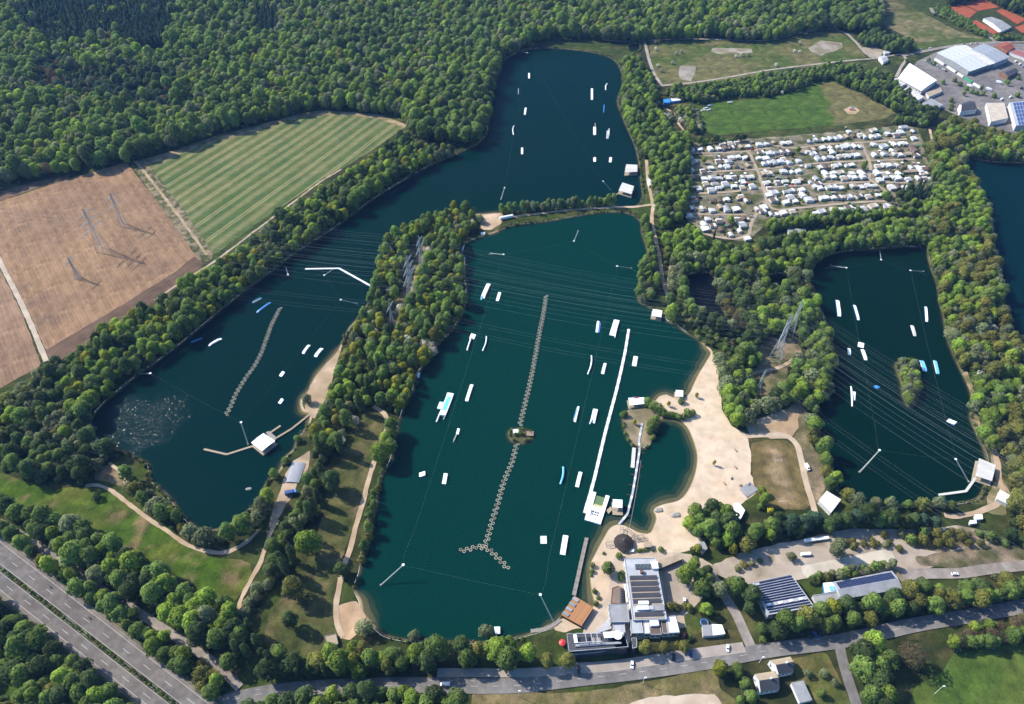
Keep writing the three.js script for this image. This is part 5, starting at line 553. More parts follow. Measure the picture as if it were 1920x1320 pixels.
const shift = (E, u, v) => { const a = P(1452, 676), b = P(u, v); return E.map(p => [p[0] + b[0] - a[0], p[1], p[2] + b[1] - a[1]]); }, W0 = E => { const a = P(194, 470), b = P(-420, 375); return E.map(p => [p[0] + b[0] - a[0], p[1], p[2] + b[1] - a[1]]); };
[[A1, A2, A3, 'massive'], [B1, B2, B3, 'two armed'], [C1, C2, C3, 'small']].forEach(([a, b, c, w]) => { const d = shift(c, 2080, 1085), z = W0(a); a.forEach((_, i) => cableRun('power_cable', `thin power cable strung between the ${w} pylons across the lakes`, `power cables of the ${w} pylons`, [z[i], a[i], b[i], c[i], d[i]], 7, w === 'massive' ? 0.026 : 0.02, MT.cable)); });
// ---------- camping plots (row, places) ----------
const campRows = [
  ['in the row under the upper campsite hedge', '1297,280 1315,280 1332,279 1345,279 1360,277 1374,276 1389,275 1405,274 1420,271 1435,270 1450,267 1466,269 1479,266 1517,265 1530,262 1544,261 1555,260 1576,257 1600,254 1621,256 1634,256 1647,255 1662,251 1677,252 1686,246 1711,246 1712,258 1590,247 1641,244 1694,239 1358,269 1368,268 1381,267 1566,260 1587,256 1612,252'],
  ['in the second row below the upper campsite hedge', '1297,296 1305,302 1354,296 1370,295 1386,294 1400,296 1430,286 1438,288 1445,286 1455,286 1464,285 1470,286 1477,284 1526,280 1545,277 1557,277 1571,275 1580,274 1590,273 1602,274 1611,275 1636,271 1661,274 1677,270 1690,269 1699,270 1711,275 1346,301 1362,303 1425,296 1440,297 1468,297 1515,284'],
  ['in the third row below the upper campsite hedge', '1294,317 1317,319 1329,315 1352,312 1362,311 1380,311 1402,310 1431,307 1441,305 1452,304 1460,303 1477,305 1495,302 1534,297 1545,297 1554,295 1562,295 1573,292 1585,291 1594,291 1610,291 1640,290 1655,289 1675,289 1690,290 1702,289 1721,291 1714,281 1672,282 1684,281 1528,288 1560,285'],
  ['in the middle row of the campsite', '1515,311 1536,314 1546,313 1564,310 1575,309 1588,310 1600,309 1644,310 1655,310 1669,310 1680,310 1690,312 1707,314 1718,313 1730,314 1465,322 1485,322 1500,320 1445,325 1435,322 1547,325 1565,324 1580,323 1595,326 1615,325 1644,324 1655,325 1665,325 1685,325 1700,322 1712,321 1737,325 1724,322 1472,313 1432,325'],
  ['in the row below the middle campsite lane', '1297,332 1317,336 1331,334 1347,334 1364,332 1375,332 1391,332 1406,332 1442,342 1457,341 1472,340 1492,339 1502,337 1520,341 1547,332 1565,332 1580,332 1592,332 1604,333 1615,332 1647,335 1660,332 1672,333 1687,334 1702,335 1720,334 1732,334 1742,335 1322,343 1358,343 1391,340 1530,334'],
  ['in the row above the lower campsite lane', '1309,352 1332,355 1347,352 1376,349 1391,350 1409,347 1435,342 1442,352 1537,344 1557,351 1567,351 1580,352 1597,349 1614,349 1626,346 1638,348 1669,349 1682,350 1695,351 1726,354 1506,356 1487,357 1474,360 1456,361 1444,361 1526,350 1340,345 1540,352'],
  ['in the row below the lower campsite lane', '1299,371 1336,377 1350,376 1365,374 1389,367 1384,372 1398,376 1455,375 1477,379 1494,377 1512,375 1526,374 1540,372 1552,370 1565,370 1576,370 1584,369 1595,369 1614,367 1627,367 1644,366 1656,364 1445,366 1505,366 1480,368'],
  ['in the row along the lower campsite hedge', '1296,390 1315,391 1332,395 1362,392 1385,392 1427,389 1290,405 1444,401 1457,402 1472,399 1485,395 1529,399 1596,389 1615,390 1642,386 1664,386 1575,392 1560,394 1545,396 1418,392 1433,396 1350,388'],
  ['beside the campsite entrance loop', '1324,411 1320,420 1382,410 1390,419 1327,429 1352,430 1387,432 1370,440 1405,447 1366,421 1348,413 1395,409 1340,423'],
];
// ---------- trees ----------
// crown of many leaf sprays spread over rounded boughs; shape(t) = radius factor at height fraction t
function crownGeo(seed, { H, R, base = 0.2, lobes = 14, n = 800, leaf = 0.75, shape = t => Math.sqrt(Math.max(0, 1 - (2 * t - 1) ** 2)) ** 0.8, lobeR = 0.45, droop = 0, gap = 0.25 }) {
  const r = RNG(seed), pos = [], nor = [], uv = [], col = [], idx = [], L = [];
  const y0 = H * base, hh = H - y0;
  for (let i = 0; i < lobes; i++) { const t = clamp(0.12 + 0.8 * (i + r()) / lobes), a = i * 2.399963 + r() * 0.9, rad = R * shape(t), lr = Math.min(R * lobeR, Math.max(rad, R * 0.35) * 0.75) * (0.6 + 0.75 * r()), d = Math.max(0, rad - lr * 0.85) * (0.7 + 0.4 * r()); L.push([Math.cos(a) * d, y0 + hh * t, Math.sin(a) * d, lr, 0.8 + 0.35 * r()]); }
  L.push([0, y0 + hh * 0.55, 0, R * shape(0.55) * 0.62, 0.9], [R * 0.1, y0 + hh * 0.82, 0, R * shape(0.82) * 0.6, 1]);
  const wt = L.map(l => l[3] * l[3]), W = wt.reduce((a, b) => a + b), V = () => new THREE.Vector3(r() * 2 - 1, r() * 2 - 1, r() * 2 - 1);
  let k = 0, tries = 0;
  while (k < n && tries++ < n * 6) {
    let q = r() * W, i = 0; while (q > wt[i] && i < L.length - 1) q -= wt[i++];
    const l = L[i], d = V().normalize(); if (d.y < -0.35 && r() < 0.75) continue;
    const p = new THREE.Vector3(l[0], l[1], l[2]).addScaledVector(d, l[3] * (0.8 + 0.28 * r())); p.y -= droop * Math.hypot(p.x, p.z) / R * hh * 0.15 * r();
    let hid = false; for (let j = 0; j < L.length; j++) if (j !== i) { const m = L[j]; if ((p.x - m[0]) ** 2 + (p.y - m[1]) ** 2 + (p.z - m[2]) ** 2 < (m[3] * 0.72) ** 2) { hid = true; break; } } if (hid || p.y < y0 * 0.6) continue;
    const out = new THREE.Vector3(p.x, (p.y - y0 - hh * 0.4) * R / hh * 1.6, p.z).normalize(), face = d.clone().multiplyScalar(0.8).addScaledVector(out, 0.4).addScaledVector(V(), 0.55).normalize(), sn = d.clone().multiplyScalar(0.75).addScaledVector(out, 0.5).addScaledVector(V(), 0.42).normalize();
    const tx = new THREE.Vector3().crossVectors(face, Math.abs(face.y) < 0.9 ? new THREE.Vector3(0, 1, 0) : new THREE.Vector3(1, 0, 0)).normalize(), ty = new THREE.Vector3().crossVectors(face, tx), a = r() * 6.28, s = leaf * (0.6 + 0.8 * r()), c = Math.cos(a), e = Math.sin(a), g = l[4] * (0.75 + 0.5 * r()), hue = 0.92 + 0.16 * r();
    const o = pos.length / 3; for (const [x, y, b] of [[-1, 0, 0], [0, -0.62, 0.18], [1.05, 0.1, 0], [0.05, 0.66, 0.18]]) { const X = (x * c - y * e) * s * 0.8, Y = (x * e + y * c) * s * 0.8; pos.push(p.x + tx.x * X + ty.x * Y - face.x * b * s, p.y + tx.y * X + ty.y * Y - face.y * b * s, p.z + tx.z * X + ty.z * Y - face.z * b * s); nor.push(sn.x, sn.y, sn.z); uv.push(x, y); col.push(g * hue, g, g * (1.9 - hue)); }
    idx.push(o, o + 1, o + 3, o + 1, o + 2, o + 3); k++;
  }
  return bg(pos, idx, uv, col, nor);
}
function trunkGeo(seed, H, r0, limbs = 4, reach = 2) { const r = RNG(seed), L = [cone(r0, r0 * 0.35, H, 6)]; for (let i = 0; i < limbs; i++) { const a = i * 2.4 + r(), y = H * (0.4 + 0.4 * r()); L.push(bar([0, y, 0], [Math.cos(a) * reach, y + H * 0.2, Math.sin(a) * reach], r0 * 0.3, 4)); } return merge(L); }
const conic = t => Math.max(0.03, (1 - t) * 1.05), column = t => Math.pow(Math.sin(Math.PI * clamp(0.08 + t * 0.9)), 0.55), egg = t => Math.pow(Math.sin(Math.PI * clamp(0.06 + Math.pow(t, 1.15) * 0.92)), 0.75);
const K = {   // kinds: variants, crown radius, height
  oak: { H: 15, R: 6, v: [11, 12, 13, 14].map((s, i) => crownGeo(s, { H: 15 + i * 0.7, R: 6, lobes: 19 + i * 3, lobeR: 0.38, n: 1700, leaf: 0.74, base: 0.14, shape: egg })), t: trunkGeo(1, 9, 0.38, 5, 2.5), word: 'broadleaf tree' },
  willow: { H: 10, R: 5, v: [21, 22].map(s => crownGeo(s, { H: 10, R: 5, lobes: 20, n: 1000, leaf: 0.62, base: 0.08, droop: 1, shape: egg, lobeR: 0.36 })), t: trunkGeo(2, 6, 0.34, 4, 2), word: 'willow' },
  poplar: { H: 24, R: 2.7, v: [31, 32].map(s => crownGeo(s, { H: 24, R: 2.7, lobes: 26, n: 1000, leaf: 0.66, base: 0.05, shape: column, lobeR: 0.6 })), t: trunkGeo(3, 18, 0.36, 3, 0.8), word: 'columnar poplar' },
  conifer: { H: 17, R: 3.4, v: [41, 42].map(s => crownGeo(s, { H: 17, R: 3.4, lobes: 26, n: 800, leaf: 0.6, base: 0.1, shape: conic, lobeR: 0.4 })), t: trunkGeo(4, 15, 0.26, 0), word: 'conifer' },
  alder: { H: 12, R: 3.2, v: [51, 52, 53].map(s => crownGeo(s, { H: 12, R: 3.2, lobes: 15, n: 700, leaf: 0.6, base: 0.12, shape: egg, lobeR: 0.5 })), t: trunkGeo(5, 9, 0.2, 3, 1), word: 'slender tree' },
  shrub: { H: 3.2, R: 2.4, v: [61, 62, 63].map(s => crownGeo(s, { H: 3.2, R: 2.4, lobes: 9, n: 330, leaf: 0.5, base: 0, lobeR: 0.5 })), t: trunkGeo(6, 1.6, 0.1, 3, 0.8), word: 'shrub' },
  thorn: { H: 5, R: 3, v: [71, 72].map(s => crownGeo(s, { H: 5, R: 3, lobes: 11, n: 480, leaf: 0.5, base: 0.05, lobeR: 0.45 })), t: trunkGeo(7, 3, 0.14, 3, 1), word: 'blossoming hawthorn' },
  bare: { H: 15, R: 6.5, v: [81].map(s => crownGeo(s, { H: 15, R: 6.5, lobes: 26, n: 1050, leaf: 0.5, base: 0.2, shape: egg, lobeR: 0.3 })), t: trunkGeo(8, 12, 0.4, 9, 4), word: 'thin brown half bare tree' },
};
const TINT = { fresh: [0.251, 0.345, 0.053], mid: [0.179, 0.255, 0.062], dark: [0.089, 0.131, 0.043], blue: [0.064, 0.113, 0.069], grey: [0.227, 0.258, 0.134], olive: [0.217, 0.217, 0.054], yellow: [0.307, 0.317, 0.036], brown: [0.180, 0.135, 0.081], blossom: [0.58, 0.58, 0.5], gold: [0.65, 0.58, 0.02], purple: [0.06, 0.03, 0.036] };
const tintWord = { fresh: 'fresh green', mid: 'mid green', dark: 'dark green', blue: 'bluish green', grey: 'pale grey-green', olive: 'olive green', yellow: 'yellow-green', brown: 'brownish', blossom: 'white', gold: 'bright yellow', purple: 'dark purple' };
const leafMat = c => new THREE.MeshPhysicalMaterial({ color: lin(...c), vertexColors: true, roughness: 1, transmission: 0.52, thickness: 0, specularIntensity: 0.1 });
const tintMats = {}; for (const k in TINT) tintMats[k] = [0.76, 1, 1.22].map(f => leafMat(TINT[k].map(c => c * f)));
const instMat = leafMat([1, 1, 1]), barkMat = mat([0.1, 0.08, 0.06], 0.95);
const trees = [];   // { x, z, kind, tint, s, place, rank }
const blocked = (x, z, pad, any) => { if (!any) for (const o of open) { const [a, b, c, d] = o.bb; if (x > a && x < c && z > b && z < d && inside(o.poly, x, z)) return true; } for (const w of ways) { const [a, b, c, d] = w.bb, q = w.w / 2 + pad; if (x > a - q && x < c + q && z > b - q && z < d + q && segd(w.p, x, z) < q) return true; } return false; };
const pick = (m, r) => { let t = 0; for (const k of m) t += k[k.length - 1]; t *= r; for (const k of m) { t -= k[k.length - 1]; if (t <= 0) return k; } return m[m.length - 1]; };
// belt: canopy outline in plate coordinates read at height h; mix rows [kind, tint, scale, weight]
function belt(place, s, o) {
  let poly = s; if (typeof s === 'string') { const pl = pairs(s), m0 = PP(pl, 8), sg = area(m0) > 0 ? 1 : -1, nn = normals2(m0, true), Hb = (o.h ?? 8) * 2; poly = pl.map(([u, v], i) => P(u, v, Hb * mix(0.92, 0.28, (1 - nn[i][1] * sg) / 2))); }
  const bb = bounds(poly), r = RNG(o.seed), list = [], cell = new Map(), G = 16, sp = o.gap, stuff = o.stuff;
  const N = Math.ceil((bb[2] - bb[0]) * (bb[3] - bb[1]) / (sp * sp) * 4);
  for (let i = 0; i < N; i++) {
    const x = mix(bb[0], bb[2], r()), z = mix(bb[1], bb[3], r()), pk = r(), sz = r(), q = r(); if (!inside(poly, x, z)) continue;
    const patchy = o.clump ? clamp(pk * 0.5 + clamp((fbm(x / o.clump, z / o.clump, o.seed, 3) - 0.3) * 2.5) * 0.5, 0, 0.9999) : pk;
    const m = pick(o.mix, patchy), k = K[m[0]], sc = m[2] * (o.k ?? 1.18) * (0.76 + 0.48 * sz), rad = k.R * sc;
    const gx = Math.floor(x / G), gz = Math.floor(z / G); let ok = true; const f = (o.pack ?? 0.72) * (o.stuff ? 0.9 : 0.82);
    for (let a = -1; a <= 1 && ok; a++) for (let b = -1; b <= 1 && ok; b++) for (const t of cell.get((gx + a) * 9973 + gz + b) || []) if ((t.x - x) ** 2 + (t.z - z) ** 2 < ((t.rad + rad) * f) ** 2) { ok = false; break; }
    if (!ok || (!stuff && segd(poly, x, z, true) < rad * 0.22) || (!o.free && inWater(x, z, 0)) || blocked(x, z, o.pad ?? 1.5, o.any)) continue;
    const t = { x, z, kind: m[0], tint: m[1], s: sc, place, rad, stuff, q }; (cell.get(gx * 9973 + gz) || cell.set(gx * 9973 + gz, []).get(gx * 9973 + gz)).push(t); list.push(t);
  }
  trees.push(...list); return list;
}
function solo(place, kind, tint, s, list) { for (const [u, v, f = 1] of list) { const [x, z] = P(u, v, K[kind].H * s * f * 0.55); trees.push({ x, z, kind, tint, s: s * f, place, rad: K[kind].R * s * f, q: h2(u, v, 3), solo: true }); } }
const leafy = [['oak', 'mid', 0.85, 4], ['oak', 'fresh', 0.75, 3], ['oak', 'yellow', 0.65, 0.8], ['oak', 'dark', 0.8, 2], ['alder', 'mid', 1, 2], ['willow', 'grey', 0.9, 1.2], ['oak', 'olive', 0.75, 1]];
const lakeside = [['willow', 'grey', 0.9, 4], ['willow', 'olive', 0.85, 2], ['alder', 'mid', 1, 2], ['oak', 'mid', 0.7, 2], ['oak', 'fresh', 0.7, 1]];
const spring = [['oak', 'fresh', 0.8, 4], ['oak', 'mid', 0.85, 4], ['oak', 'yellow', 0.7, 0.7], ['oak', 'dark', 0.8, 1.5], ['oak', 'olive', 0.75, 1]];
const forestMix = [['oak', 'dark', 0.95, 2], ['oak', 'mid', 1.1, 4], ['oak', 'grey', 0.95, 1], ['oak', 'fresh', 0.95, 2.2], ['oak', 'olive', 0.8, 1], ['bare', 'brown', 0.7, 0.35]];
// the forest
const forestPoly = '-260,420 -60,360 45,327 95,322 155,310 250,295 275,282 325,270 375,252 450,232 492,222 555,207 592,200 680,207 730,205 750,207 762,225 800,262 893,262 915,215 922,180 935,140 950,105 985,75 1035,67 1097,65 1160,72 1260,70 1335,67 1410,70 1440,75 1502,57 1550,50 1590,52 1640,50 1657,27 1650,5 1640,-30 1640,-75 960,-80 -300,-80';
const pineP = M('20,8 60,-25 330,-25 322,40 296,88 258,82 200,60 150,74 95,82 55,48', 15), pine2 = M('478,8 522,12 524,50 500,58 480,45', 15), darkP = M('70,110 130,90 150,130 250,115 330,130 340,170 320,200 240,190 200,175 120,170 60,160', 14);
belt('forest', forestPoly, { h: 12, seed: 901, gap: 5.6, pack: 0.6, clump: 60, k: 1.18, mix: forestMix, stuff: 'forest', free: false, pad: 1 });
for (const t of trees) { const n = fbm(t.x / 30, t.z / 30, 905, 2); if (inside(pineP, t.x, t.z) && n > 0.34 || inside(pine2, t.x, t.z)) { t.kind = 'conifer'; t.tint = 'blue'; t.s = 1.1 + 0.4 * t.q; } else if (inside(darkP, t.x, t.z) && n > 0.34) { t.kind = t.q < 0.6 ? 'oak' : 'bare'; t.tint = t.q < 0.35 ? 'dark' : t.q < 0.8 ? 'blue' : 'brown'; t.s *= 0.8; } }
belt('forest', pineP, { seed: 902, gap: 5, pack: 0.62, mix: [['conifer', 'blue', 1.05, 1]], stuff: 'forest' });
{ const clear = M('265,97 310,95 318,106 300,118 270,108', 0); for (let i = trees.length - 1; i >= 0; i--) if (inside(clear, trees[i].x, trees[i].z)) trees.splice(i, 1); }
// belts
belt('in the tree belt between brown field and western lake', '135,655 160,632 190,610 212,595 245,578 287,562 337,532 350,517 375,500 420,480 480,440 530,388 575,364 615,338 640,318 692,292 717,268 760,243 800,262 893,262 870,272 840,290 800,303 780,322 705,368 640,419 557,475 455,545 400,592 345,632 270,678 215,715 180,748 162,790 120,760 100,700', { seed: 911, h: 9, gap: 6, pack: 0.66, clump: 40, mix: leafy });
belt('in the wood at the western lake head', '-60,760 0,735 60,695 110,672 165,690 180,745 165,790 175,815 205,832 222,850 190,878 150,902 60,897 20,878 -20,850', { seed: 912, h: 7, gap: 6, pack: 0.64, clump: 30, mix: [['oak', 'mid', 0.75, 3], ['oak', 'dark', 0.75, 3], ['willow', 'grey', 0.85, 2], ['willow', 'olive', 0.8, 1.4], ['oak', 'fresh', 0.65, 1]] });
belt('on the wooded spit between the two long lakes', '735,432 755,415 790,398 850,376 900,385 915,395 895,415 862,450 868,500 872,560 858,602 830,640 805,668 778,702 772,740 760,765 735,760 720,765 690,755 668,790 645,830 612,850 590,840 586,800 604,770 618,728 640,680 650,640 662,600 690,565 700,520 706,480 714,442', { seed: 913, h: 8, gap: 5.5, pack: 0.78, clump: 34, mix: [['oak', 'fresh', 0.68, 5], ['oak', 'mid', 0.7, 3], ['oak', 'yellow', 0.6, 1.5], ['alder', 'mid', 1.05, 2], ['willow', 'grey', 0.75, 2], ['thorn', 'blossom', 1.1, 0.7], ['oak', 'dark', 0.7, 1.2], ['oak', 'olive', 0.65, 1]] });
belt('in the narrow strip of trees above the poplar lawn', '590,840 612,850 600,900 590,950 570,980 540,1010 520,1060 490,1120 460,1165 450,1150 480,1080 510,1010 545,960 570,900', { seed: 914, h: 6, gap: 6, pack: 0.68, mix: [['willow', 'grey', 0.7, 2], ['oak', 'mid', 0.6, 2], ['oak', 'dark', 0.65, 2], ['alder', 'dark', 0.9, 1]] });
belt('in the clump overhanging the shore beside the lawn', '735,768 758,768 773,800 770,838 750,868 722,880 705,858 712,830 728,800', { seed: 915, h: 8, gap: 6, pack: 0.6, mix: [['oak', 'mid', 0.95, 2], ['oak', 'fresh', 0.9, 2]] });
belt('along the shore path of the poplar lawn', '700,900 716,900 712,935 706,965 698,1000 690,1030 680,1060 668,1060 676,1010 690,960', { seed: 916, h: 4, gap: 4, pack: 0.75, mix: [['alder', 'mid', 0.7, 2], ['shrub', 'olive', 1.2, 2], ['willow', 'grey', 0.5, 1]] });
belt('in the grove south of the poplar lawn', '480,1160 510,1140 520,1180 540,1230 600,1250 640,1215 620,1265 560,1285 500,1275 470,1240 430,1200 410,1160 440,1150', { seed: 917, h: 8, gap: 6, pack: 0.66, mix: [['oak', 'dark', 0.8, 3], ['oak', 'mid', 0.8, 2], ['conifer', 'dark', 0.9, 1]] });
belt('in the lakeside row beside the country road', '640,1205 700,1205 760,1200 830,1205 880,1210 950,1200 1000,1210 1055,1228 1040,1250 900,1256 700,1266 600,1270 590,1240', { seed: 918, h: 6, pad: 0.6, gap: 6, pack: 0.66, mix: spring });
belt('in the row south of the country road', '440,1345 500,1315 560,1302 640,1292 720,1290 800,1296 860,1308 880,1330 860,1370 440,1390', { seed: 919, h: 3.5, gap: 6, pack: 0.66, mix: [['oak', 'mid', 0.8, 4], ['oak', 'fresh', 0.75, 2], ['oak', 'dark', 0.8, 2]] });
belt('in the wood between meadow and motorway lane', '-30,895 0,905 60,918 110,950 170,983 230,1022 300,1062 350,1100 400,1112 430,1130 455,1165 470,1230 440,1260 400,1225 330,1175 290,1135 250,1130 180,1090 110,1035 60,1005 0,960 -30,945', { seed: 920, h: 7.5, pad: 0.6, gap: 6, pack: 0.64, mix: [['oak', 'mid', 0.85, 5], ['oak', 'fresh', 0.8, 2], ['oak', 'dark', 0.8, 2], ['oak', 'grey', 0.8, 1.5]] });
belt('in the strip between motorway and service lane', '-30,960 0,975 60,1020 120,1055 200,1115 260,1150 330,1205 400,1255 440,1300 420,1330 330,1260 230,1185 130,1105 30,1020 -30,985', { seed: 921, h: 6, gap: 6, pack: 0.68, pad: 0.5, mix: [['oak', 'mid', 0.7, 4], ['oak', 'fresh', 0.65, 2], ['willow', 'olive', 0.7, 1]] });
belt('in the wood on the far side of the motorway', '-60,1090 0,1125 40,1142 70,1172 110,1197 140,1217 170,1247 210,1282 245,1317 260,1370 -60,1370', { seed: 922, h: 8, gap: 6, pack: 0.64, mix: [['oak', 'mid', 0.8, 4], ['oak', 'dark', 0.8, 4], ['oak', 'fresh', 0.7, 1], ['oak', 'olive', 0.75, 1]] });
belt('on the shore hedge of the cove meadow', '225,885 240,885 262,915 285,940 310,950 345,975 370,995 400,1000 440,985 480,950 505,920 520,935 500,965 460,1000 420,1020 370,1018 320,990 280,960 245,925', { seed: 923, h: 5, k: 1.4, gap: 5, pack: 0.7, mix: lakeside });
belt('in the tree strip between north lake and campsite', '1168,100 1190,100 1210,122 1226,156 1236,207 1250,227 1284,252 1296,264 1292,300 1294,330 1296,345 1288,378 1282,402 1262,420 1240,425 1236,400 1230,370 1215,345 1212,300 1196,262 1172,215 1166,180 1172,140', { seed: 924, any: true, h: 8, gap: 5.5, pack: 0.64, mix: [['oak', 'mid', 0.75, 4], ['oak', 'fresh', 0.72, 3], ['willow', 'grey', 0.85, 1.6], ['oak', 'dark', 0.7, 1]] });
belt('in the row on the narrow dam', '905,390 950,385 1000,382 1060,378 1120,372 1180,368 1195,378 1120,388 1040,393 960,398 905,398', { seed: 925, h: 4, gap: 4, pack: 0.7, pad: 0.3, mix: [['alder', 'mid', 0.85, 4], ['alder', 'grey', 0.8, 2], ['alder', 'fresh', 0.7, 1]] });
belt('along the bank path east of the largest lake', '1205,405 1218,415 1222,450 1230,490 1236,520 1225,560 1205,568 1192,545 1200,510 1210,480 1206,440', { seed: 926, h: 5, gap: 5, pack: 0.68, mix: [['willow', 'grey', 0.75, 2], ['alder', 'mid', 0.9, 2], ['oak', 'mid', 0.7, 2], ['oak', 'fresh', 0.7, 1]] });
belt('in the wood around the black ponds', '1240,440 1265,425 1290,420 1330,440 1390,455 1440,442 1500,430 1560,425 1620,412 1690,405 1745,400 1790,400 1795,440 1740,458 1690,460 1600,466 1535,490 1515,512 1540,580 1556,620 1565,680 1555,738 1520,765 1470,770 1440,782 1400,798 1372,790 1355,745 1356,690 1332,650 1290,625 1256,590 1250,545 1256,500', { seed: 927, h: 8, gap: 5.5, pack: 0.62, clump: 40, mix: [['oak', 'mid', 0.78, 4], ['oak', 'fresh', 0.75, 2], ['willow', 'grey', 1, 2], ['oak', 'dark', 0.8, 2.5], ['willow', 'olive', 0.95, 1.5], ['bare', 'brown', 0.6, 0.5]] });
belt('in the eastern belt between two lakes', '1745,400 1752,330 1745,262 1770,225 1800,222 1850,235 1930,245 2000,270 1930,300 1860,300 1815,292 1806,306 1826,335 1856,385 1863,430 1866,480 1878,542 1891,592 1898,622 1930,640 1990,660 1990,1000 1930,1000 1900,960 1893,930 1878,880 1870,845 1850,825 1832,765 1812,700 1785,655 1772,600 1762,560 1748,505 1738,468', { seed: 928, h: 8, gap: 5.5, pack: 0.62, clump: 40, mix: [['oak', 'mid', 0.8, 3], ['oak', 'fresh', 0.72, 3], ['willow', 'grey', 1, 2], ['oak', 'olive', 0.8, 3], ['willow', 'olive', 0.9, 2], ['thorn', 'blossom', 1, 0.3], ['bare', 'brown', 0.55, 0.4]] });
belt('along the western bank of the cable lake', '1500,742 1525,735 1545,740 1530,760 1535,800 1545,830 1555,860 1570,900 1562,920 1545,905 1530,870 1515,830 1505,790', { seed: 929, h: 6, gap: 5, pack: 0.66, mix: lakeside });
belt('in the willow row below the cable lake', '1575,920 1600,905 1625,920 1660,925 1700,925 1760,930 1815,935 1815,950 1760,955 1700,950 1640,950 1590,945', { seed: 930, h: 5, gap: 5, pack: 0.66, mix: [['willow', 'olive', 0.85, 3], ['willow', 'grey', 0.85, 3], ['oak', 'mid', 0.6, 1]] });
belt('in the dark row north of the car park', '1405,972 1500,950 1560,958 1640,950 1700,958 1760,960 1800,975 1840,975 1900,985 1960,1000 1960,1020 1880,1005 1820,990 1740,990 1640,986 1560,992 1480,1000 1430,1015 1405,1005', { seed: 931, any: true, h: 8, gap: 5.5, pack: 0.62, mix: [['oak', 'dark', 0.8, 4], ['oak', 'mid', 0.8, 3], ['oak', 'blue', 0.75, 2], ['oak', 'fresh', 0.6, 0.6]] });
belt('in the dense clump at the beach corner', '1300,955 1330,938 1372,945 1388,965 1378,1000 1360,1025 1330,1018 1300,1000 1288,980', { seed: 932, any: true, h: 7, gap: 5, pack: 0.6, mix: [['oak', 'mid', 0.75, 4], ['oak', 'fresh', 0.65, 1.5], ['oak', 'dark', 0.7, 2]] });
belt('in the grove between clubhouse and sheds', '1275,1065 1300,1040 1330,1055 1362,1085 1400,1095 1420,1120 1425,1160 1400,1160 1370,1130 1340,1120 1310,1112 1285,1095', { seed: 933, any: true, h: 7, gap: 5, pack: 0.64, pad: 0.5, mix: [['oak', 'mid', 0.75, 4], ['oak', 'dark', 0.75, 2], ['oak', 'fresh', 0.7, 1], ['oak', 'grey', 0.7, 1]] });
belt('in the roadside belt below the solar sheds', '1400,1160 1450,1160 1500,1142 1560,1128 1650,1112 1720,1092 1800,1092 1920,1076 2000,1066 2000,1095 1920,1112 1830,1136 1720,1152 1620,1172 1500,1188 1410,1200', { seed: 934, any: true, h: 7, gap: 5.5, pack: 0.64, mix: [['oak', 'mid', 0.75, 4], ['oak', 'fresh', 0.7, 2], ['oak', 'yellow', 0.65, 1], ['oak', 'olive', 0.75, 3], ['oak', 'dark', 0.7, 2]] });
belt('in the hedge between road and playing field', '1785,1185 1830,1165 1900,1150 1990,1135 1990,1175 1900,1205 1840,1212 1780,1215', { seed: 935, h: 5, gap: 5, pack: 0.66, mix: [['bare', 'brown', 0.5, 3], ['oak', 'mid', 0.55, 3], ['oak', 'fresh', 0.5, 1]] });
belt('in the grove beside the garden lane', '1590,1200 1640,1190 1660,1215 1680,1250 1670,1300 1650,1340 1620,1340 1600,1270 1585,1230', { seed: 936, any: true, h: 8, gap: 6, pack: 0.64, mix: [['oak', 'mid', 0.9, 3], ['oak', 'dark', 0.9, 3], ['oak', 'fresh', 0.75, 1]] });
belt('around the trading estate edge', '1560,130 1590,120 1620,128 1660,140 1680,160 1700,180 1740,200 1760,215 1740,232 1690,208 1650,190 1610,165 1570,150', { seed: 937, any: true, h: 6, gap: 5, pack: 0.64, mix: [['oak', 'dark', 0.65, 4], ['oak', 'mid', 0.65, 3], ['oak', 'fresh', 0.6, 1]] });
belt('in the hedge above the campsite', '1290,262 1330,258 1440,250 1560,238 1640,230 1700,218 1745,222 1745,238 1690,230 1560,246 1440,258 1310,270', { seed: 938, any: true, h: 4, gap: 4.5, pack: 0.66, mix: [['oak', 'mid', 0.5, 3], ['oak', 'dark', 0.5, 3], ['shrub', 'mid', 1.4, 2], ['thorn', 'blossom', 0.9, 0.2]] });
belt('in the thicket between meadow and paddock', '1245,170 1300,160 1400,145 1500,130 1560,118 1580,122 1570,145 1530,150 1500,165 1440,180 1380,178 1320,192 1260,185', { seed: 939, any: true, h: 4, gap: 5, pack: 0.66, mix: [['oak', 'mid', 0.55, 3], ['alder', 'mid', 0.8, 1], ['oak', 'fresh', 0.55, 1], ['shrub', 'grey', 1.6, 2], ['oak', 'dark', 0.55, 1], ['thorn', 'blossom', 0.9, 0.3]] });
belt('beside the riding paddock', '1600,70 1640,55 1665,65 1700,75 1720,90 1700,98 1665,98 1640,85 1615,85', { seed: 940, any: true, h: 5, gap: 5, pack: 0.66, mix: [['oak', 'mid', 0.65, 3], ['oak', 'dark', 0.65, 3], ['shrub', 'mid', 1.5, 1]] });
belt('in the hedge around the red tennis courts', '1752,10 1775,15 1800,30 1830,48 1870,66 1920,70 1920,78 1868,74 1820,56 1780,36 1755,24', { seed: 941, any: true, h: 3, gap: 4, pack: 0.6, mix: [['shrub', 'mid', 1.4, 3], ['oak', 'mid', 0.4, 2]] });
belt('behind the red tennis courts', '1850,-5 1880,8 1930,25 1990,40 1990,-60 1760,-60 1780,0 1810,2', { seed: 942, h: 8, gap: 5, pack: 0.64, mix: [['oak', 'mid', 0.9, 3], ['oak', 'dark', 0.9, 3]] });
